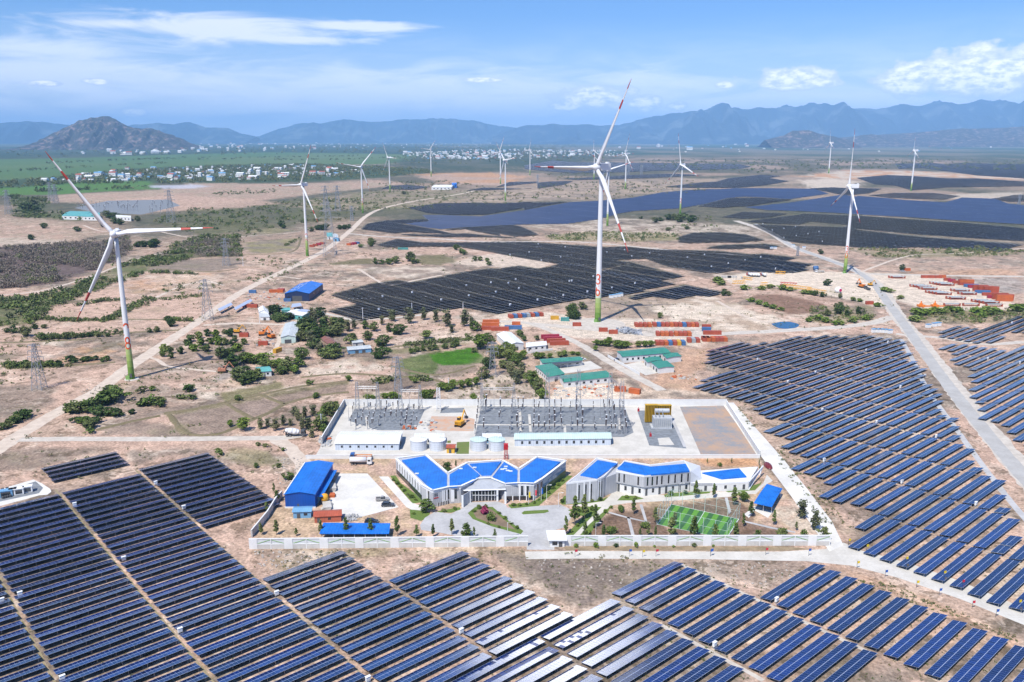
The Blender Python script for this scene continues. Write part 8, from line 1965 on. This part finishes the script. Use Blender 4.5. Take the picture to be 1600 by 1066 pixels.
def turbine(bx, by, hx, hy, Rpx, off, rot, label, num=None, group=None):
    P = G(bx, by); H = zat(bx, by, hy); t = thing('wind_turbine', label, 'wind turbine', P, 0, group)
    dep = P.y * cp + (HC - H) * sp; R = Rpx * dep / F
    rb, rt = H * .0205, H * .0125
    q = MB().mat(0, True); q.lathe((P.x, P.y, 0), [(rb + (rt - rb) * i / 12, (H - 1.8) * i / 12) for i in range(13)], 24); q.build('tower', M_tower, t)
    cam_az = math.atan2(-P.x, -P.y); ax = math.atan2(-P.x, -P.y) + math.radians(off)     # axis pointing upwind
    A_ = Vector((math.sin(ax), math.cos(ax), 0)); S = Vector((A_.y, -A_.x, 0)); S = -S
    hub = P + A_ * (H * .045) + Vector((0, 0, H))
    q = MB().mat(0, True); q2 = A_.to_track_quat('Z', 'Y')
    k = H / 100.0
    def along(prof, n_=14, sq=1.0):
        vs = []
        for d, r in prof:
            for j in range(n_):
                a = 6.283 * j / n_; vs.append(hub + A_ * d + S * (r * math.cos(a)) + Vector((0, 0, r * math.sin(a))))
        fs = [(i * n_ + j, i * n_ + (j + 1) % n_, (i + 1) * n_ + (j + 1) % n_, (i + 1) * n_ + j) for i in range(len(prof) - 1) for j in range(n_)]
        return vs, fs + [tuple(range(n_))[::-1], tuple(range((len(prof) - 1) * n_, len(prof) * n_))]
    q.add(*along([(-2.2 * k, 2.3 * k), (-.2 * k, 2.5 * k), (1.6 * k, 2.0 * k), (2.8 * k, 1.0 * k), (3.1 * k, .2 * k)])); q.build('hub', M_blade, t)
    q = MB(); c_ = hub - A_ * (6.2 * k); q.box(c_, (4.2 * k, 8.6 * k, 4.3 * k), -ax); q.box(hub - A_ * (9.6 * k) + Vector((0, 0, 2.5 * k)), (2.0 * k, 1.6 * k, 1.0 * k), -ax); q.build('nacelle', M_blade, t)
    for j in range(3):
        a = math.radians(rot + 120 * j); up = Vector((0, 0, 1)) * math.cos(a) + S * math.sin(a)
        sd_ = A_.cross(up).normalized(); M3 = Matrix((sd_, -A_, up)).transposed()
        bm_ = blade_mesh(R); bm_.v = [tuple(hub + M3 @ Vector(v)) for v in bm_.v]; bm_.build('blade', [M_blade, M_bred], t)
    if num:
        fc = math.atan2(-P.x, P.y); z1 = H * (.255 if by < 520 else .315)
        for i, ch in enumerate(num):
            hN = H * (.062 if by < 520 else .078); zt_ = z1 - i * hN * 1.22
            r_ = rb + (rt - rb) * zt_ / H; q = MB(); numeral(q, ch, P, hN, r_, zt_, fc - (.3 if num == '36' else .05)); q.build('number', M_num, t)
    if by > 400:
        q = MB(); q.lathe((P.x, P.y, 0), [(rb + 2.2, 0), (rb + 2.0, .25)], 28); q.build('foundation', M_conc, t)
        q = MB(); q.box((P.x + rb * .3, P.y - rb - .1, 2.6), (1.1, .25, 2.2)); q.build('door', M_dgrey, t)
        q = MB(); q.box((P.x - rb * .8, P.y - rb * .8, 1.2), (2.2, 1.6, 2.0)); q.build('cabinet', M_wgreen, t)
turbine(206, 592.5, 177, 365, 150, 16, -33, 'nearest wind turbine numbered 28 with green foot beside the left dirt road', '28')
turbine(934, 503, 937, 261, 146, 45, 29, 'tallest looking wind turbine numbered 36 standing by the container yard', '36')
turbine(1320, 427, 1329, 291, 88, 72, 5, 'wind turbine numbered 30 with green foot above the right gravel yard', '30')
turbine(480.4, 400, 472, 288.5, 68, 50, 27, 'wind turbine beside the red container row on the left road', '22')
turbine(567, 333, 563.5, 261, 40, 12, 40, 'wind turbine by the road bend left of the dark solar fields', '33')
turbine(1062.7, 334, 1064.5, 257.5, 49, 52, -10, 'wind turbine rising behind dark trees at the edge of the blue solar field', '32')
turbine(949, 353, 948.5, 266.5, 46, 25, 72, 'wind turbine half hidden behind the tower numbered 36')
for a in [(609.5, 300, 606, 246.3, 26, 55, -28, 'wind turbine at the end of a dark solar patch right of the green paddies'), (673.7, 276, 673, 233.6, 18, 30, 36, 'lone slim wind turbine before the wide far town'), (789.7, 314, 789.5, 250.7, 36, 56, -37, 'wind turbine with a blade hanging down before another turbine'), (782, 287.8, 782.5, 237.7, 26, 32, 20, 'wind turbine partly covered by the one with the hanging blade'),
    (828, 274, 827.8, 233.8, 18, 45, 15, 'small wind turbine behind the pointing blade tip of number 36'), (928, 281, 927.6, 235.6, 18, 40, 0, 'small wind turbine just left of the upright blade of number 36'), (977, 296, 978, 240, 33, 52, 20, 'wind turbine just right of the nacelle of number 36'), (1294.8, 271, 1297.8, 223.3, 22, 68, -5, 'small wind turbine on the pale sand hill near the horizon'), (1423.4, 298.3, 1429, 235.3, 23, 60, 3, 'wind turbine between the far right solar fields')]: turbine(*a)
M_pyl = mat('grey_pylon_steel', (.26, .28, .31), .5, .1)
def pylon(px, py, top, label, group=None, wide=.22, arms=3):
    P = G(px, py); h = zat(px, py, top); t = thing('pylon', label, 'pylon', P, 0, group); sc_ = P.y * .00011
    r = max(.15, sc_ * 1.8)
    q = MB(); lattice_mast(q, P, h, h * wide, h * .045, 8, r); q.build('tower', M_pyl, t)
    for i in range(arms):
        z = h * (.70 + .125 * i); L = h * (.17 - .02 * i); q = MB()
        for s in (-1, 1):
            q.tube(P + Vector((0, -h * .02, z)), P + Vector((s * L, 0, z + .3)), r * .8, n=3); q.tube(P + Vector((0, h * .02, z)), P + Vector((s * L, 0, z + .3)), r * .8, n=3); q.tube(P + Vector((0, 0, z + h * .05)), P + Vector((s * L, 0, z + .3)), r * .7, n=3)
            q.tube(P + Vector((s * L, 0, z + .3)), P + Vector((s * L, 0, z - 1.4)), r * 1.1, n=4)
        q.build('crossarm', M_steel, t)
pylon(62, 608, 537, 'lattice pylon beside the left dirt road'); pylon(325, 500, 436, 'lattice pylon on the left dirt road by the farm yard'); pylon(622.5, 612, 557, 'lattice pylon on the bank of the dry paddy behind the substation'); pylon(769.5, 588, 534, 'tall lattice pylon in the green grove above the rocky mound')
for a in [(268, 348, 297), (354, 415, 372), (516, 400, 315), (510, 335, 290), (528, 330, 290), (14, 335, 297), (80, 315, 285), (88, 318, 288), (550, 345, 322), (982, 274, 258), (1002, 274, 258), (840, 288, 273), (1246, 400, 385), (1592, 320, 304)]: pylon(*a, 'thin far lattice pylon on the dry plain', 'far lattice pylons on the dry plain')
patch('gravel_bed', crop(0, 220, 5.33, [(620, 560), (900, 500), (1400, 490), (1500, 540), (1180, 615), (950, 605), (800, 600)]), M_ggrav, .02)
rnd = np.random.RandomState(8)
for i in range(70):
    x, y = crop(0, 220, 5.33, [(rnd.uniform(640, 1440), 0)])[0][0], 0; y = 220 + (rnd.uniform(520, 600) - max(0, (x - 190) * 5.33 - 300) * .05 + 10) / 5.33
    dup(pp0, G(x, y), 0, (1.8, 1.8, rnd.uniform(1.6, 3.0)), 'pale switchgear post in the far substation on the left plain', 'switchgear posts of the far substation', kids=ppk)
for a, b_, c_, m_, lab in (((515, 625), (700, 630), (760, 590), M_teal, 'pale teal roofed hall before the far substation'), ((690, 632), (830, 635), (830, 600), M_teal, 'second teal roofed hall before the far substation'), ((965, 632), (1090, 640), (1090, 625), M_whiter, 'white hall at the near side of the far substation')):
    hall('hall', lab, 'hall', *crop(0, 220, 5.33, [a, b_, c_]), 6, 1.2, 'lr', M_white, m_, openings=wins('f', 4))
hall('hall', 'white walled hall with a blue block on the far plain', 'hall', *CM([(715, 388), (880, 388), (900, 368)]), 7, 1, 'lr', M_white, M_whiter, openings=wins('f', 5))
hall('hall', 'blue hall at the end of the far white one', 'hall', *CM([(885, 362), (925, 362), (925, 350)]), 10, 1, 'lr', M_blue, M_blue, openings=wins('f', 2))
def house_proto(wm, rm, k):
    b = MB(); w_, d_, h_ = ((9, 7, 4), (14, 8, 7), (7, 7, 9), (18, 10, 5))[k]
    b.mat(0).prism([(-w_/2, -d_/2), (w_/2, -d_/2), (w_/2, d_/2), (-w_/2, d_/2)], 0, h_, False)
    b.mat(0).add([(-w_/2, -d_/2, h_), (-w_/2, d_/2, h_), (-w_/2, 0, h_ + d_ * .22), (w_/2, -d_/2, h_), (w_/2, d_/2, h_), (w_/2, 0, h_ + d_ * .22)], [(0, 2, 1), (3, 4, 5)])
    b.mat(1).add([(-w_/2 - .4, -d_/2 - .4, h_ - .1), (w_/2 + .4, -d_/2 - .4, h_ - .1), (w_/2 + .4, 0, h_ + d_ * .22), (-w_/2 - .4, 0, h_ + d_ * .22), (w_/2 + .4, d_/2 + .4, h_ - .1), (-w_/2 - .4, d_/2 + .4, h_ - .1)], [(0, 1, 2, 3), (3, 2, 4, 5)])
    for i in range(int(w_ / 3)): b.mat(2).box((-w_/2 + 1.5 + 3 * i, -d_/2 - .03, h_ * .5), (1.0, .08, 1.4))
    return b.build('house', [wm, rm, M_glass], data_only=True)
HP = [house_proto(M_white, r_, k) for k, r_ in ((0, M_whiter), (0, M_greyr), (1, M_whiter), (1, M_lblue), (2, M_whiter), (0, M_brownr), (3, M_whiter), (1, M_redw))]
def town(name, n_, poly, label, group, smin, smax, seed):
    rnd = np.random.RandomState(seed); W = np.array(poly); c_ = 0
    while c_ < n_:
        x = rnd.uniform(W[:, 0].min(), W[:, 0].max()); y = rnd.uniform(W[:, 1].min(), W[:, 1].max())
        if poly_sd(np.array([x]), np.array([y]), W)[0] < 0: continue
        o = link('house', HP[rnd.randint(len(HP))], None, G(x, y), (0, 0, rnd.uniform(-.6, .6))); s = rnd.uniform(smin, smax); o.scale = (s, s, s)
        _props(o, label, 'house', group); c_ += 1
town('a', 95, [(60, 286), (130, 274), (200, 264), (280, 264), (330, 262), (470, 258), (560, 268), (540, 276), (420, 280), (300, 283), (150, 285)], 'pale village house between the green paddies and the bare fields', 'houses of the near village', 1.0, 1.9, 1)
town('b', 95, [(630, 240), (720, 235), (870, 234), (960, 236), (940, 243), (860, 246), (740, 250), (660, 248)], 'white house of the wide town behind the turbines', 'houses of the wide town', 1.4, 2.6, 2)
town('c', 75, [(100, 240), (200, 233), (330, 224), (520, 222), (600, 224), (560, 232), (380, 237), (200, 243)], 'white house of the town at the foot of the rocky mountain', 'houses of the mountain foot town', 2.2, 4.0, 3)
town('d', 26, [(960, 230), (1120, 226), (1330, 224), (1340, 230), (1130, 234), (980, 238)], 'white hall far out on the dark plain below the mountains', 'halls far out on the plain', 2.5, 5.0, 4)
hb = MB(); rnd = np.random.RandomState(12)
for poly, n_, s0, s1 in (([(60, 286), (200, 265), (470, 257), (570, 268), (420, 280), (150, 285)], 160, .6, 1.2), ([(620, 240), (720, 234), (960, 235), (1000, 243), (740, 251), (650, 248)], 420, .9, 1.7), ([(60, 240), (330, 223), (700, 221), (960, 226), (560, 233), (200, 243)], 260, 1.5, 3.0), ([(960, 232), (1150, 224), (1600, 226), (1600, 236), (1100, 240)], 90, 1.2, 3.0)):
    for x, y in in_poly(GP(poly), n_, rnd):
        s = rnd.uniform(s0, s1); hb.cur = rnd.choice([0, 0, 0, 1, 2, 3]); hb.prism([(x - 4 * s, y - 3 * s), (x + 4 * s, y - 3 * s), (x + 4 * s, y + 3 * s), (x - 4 * s, y + 3 * s)], 0, [4 * s, 4 * s, 5.2 * s, 5.2 * s])
stuff(hb, 'far_houses', [M_white, M_greyr, M_brownr, M_lblue], 'smallest roofs of the far towns')
def rock_mat(name, c, c2, sc_):
    m = bpy.data.materials.new(name); m.use_nodes = True; n = NT(m.node_tree); b = n.n['Principled BSDF']; t = n.new('ShaderNodeTexCoord')
    f = n.noise(t.outputs['Object'], sc_, 7, .65); n.set(b, 'Base Color', n.mix(n.ramp(f, .50, .64), c, c2)); n.set(b, 'Roughness', 1.0); n.set(b, 'Specular IOR Level', 0.0); return m
def ridge(name, pts, D, depth, m, seed, rough=.18, front=1.0):
    """range of hills: crest heights from the skyline, spurs running down to the plain"""
    nx, ny = 320, 26; xs = np.array([p[0] for p in pts], float); ys = np.array([p[1] for p in pts], float)
    X_ = np.linspace(xs.min(), xs.max(), nx); Yp = np.interp(X_, xs, ys)
    cz = np.array([HC - D * math.tan(math.atan((y - 533) / F) + PITCH) for y in Yp]); cz = np.maximum(cz, 1)
    wx = np.array([(x - 800) / F * (D * cp + (HC - z) * sp) for x, z in zip(X_, cz)])
    vs = []
    for j in range(ny):
        t = -1 + 2 * j / (ny - 1); yy = D + t * depth
        prof = (1 - abs(t)) ** 1.15
        for i in range(nx):
            sp_ = fbm(np.array([wx[i] / (depth * .17) + seed]), np.array([yy / (depth * .9) + seed]), 5, seed)[0] - .5
            z = cz[i] * max(0, prof + (rough * 4 * sp_ * (prof * (1 - prof)) * 2 if abs(t) > 1e-6 else 0)) - (.4 if abs(t) > .99 else 0)
            vs.append((wx[i] * (1 + t * depth / D * .5), yy, z))
    fs = [(j * nx + i, j * nx + i + 1, (j + 1) * nx + i + 1, (j + 1) * nx + i) for j in range(ny - 1) for i in range(nx - 1)]
    q = MB(); q.sm = True; q.add(vs, fs); return struct(q, name, m)
M_mf = rock_mat('far_forest_slope', (.020, .045, .075), (.10, .13, .15), .0012); M_mr = rock_mat('rocky_scrub_slope', (.050, .052, .045), (.25, .18, .16), .011)
ridge('mountains', [(-300, 200), (-120, 190), (0, 190), (57, 189), (101, 194), (150, 198), (192, 194), (243, 191), (297, 190), (317, 196), (355, 199), (375, 208), (400, 213)], 27000, 3500, M_mf, 3, .8)
ridge('mountains', [(370, 214), (405, 212), (439, 199), (473, 191), (500, 194), (537, 184), (581, 188), (621, 184), (665, 186), (706, 184), (739, 187), (766, 192), (797, 199), (830, 208), (850, 214)], 30000, 4000, M_mf, 5, .8)
ridge('mountains', [(770, 214), (797, 202), (824, 194), (868, 191), (918, 191), (966, 193), (1003, 184), (1030, 177), (1057, 175), (1104, 171), (1128, 166), (1171, 169), (1195, 164), (1222, 165), (1249, 167), (1280, 164), (1310, 173), (1344, 168), (1398, 165.5), (1475, 159), (1499, 162), (1533, 155), (1560, 155), (1580, 162), (1600, 165), (1700, 158), (1850, 170)], 26000, 5200, M_mf, 9, .95)
ridge('mountains', [(1270, 219), (1340, 212), (1420, 207), (1500, 200), (1560, 198), (1640, 196), (1750, 205)], 16000, 2200, M_mr, 13, .25)
ridge('mountain', [(40, 234), (62, 222), (84, 209), (104, 198), (125, 187), (145, 182.5), (165, 181), (176, 184), (196, 194), (216, 199), (236, 199), (257, 208), (280, 217), (300, 228), (318, 234)], 11500, 1300, M_mr, 21, .8)
ridge('hill', [(1195, 219), (1225, 211), (1239, 203), (1263, 202), (1280, 208), (1303, 213), (1330, 219)], 13000, 900, M_mr, 25, .3)
ridge('hill', [(1310, 219), (1345, 211), (1362, 209), (1380, 213), (1410, 219)], 15000, 800, M_mr, 27, .3)
b = MB(); b.box((0, 0, 790), (124000, 124000, 1582))
hz = b.build('haze', [bpy.data.materials.new('air')]); hz['kind'] = 'stuff'
hm = hz.data.materials[0]; hm.use_nodes = True; n = NT(hm.node_tree)
for nd in list(n.n): n.n.remove(nd)
pv = n.new('ShaderNodeVolumePrincipled'); pv.inputs['Color'].default_value = (.36, .64, 1.0, 1); pv.inputs['Density'].default_value = 4.2e-5
pv.inputs['Anisotropy'].default_value = -0.3
o = n.new('ShaderNodeOutputMaterial'); n.l.new(pv.outputs[0], o.inputs['Volume'])
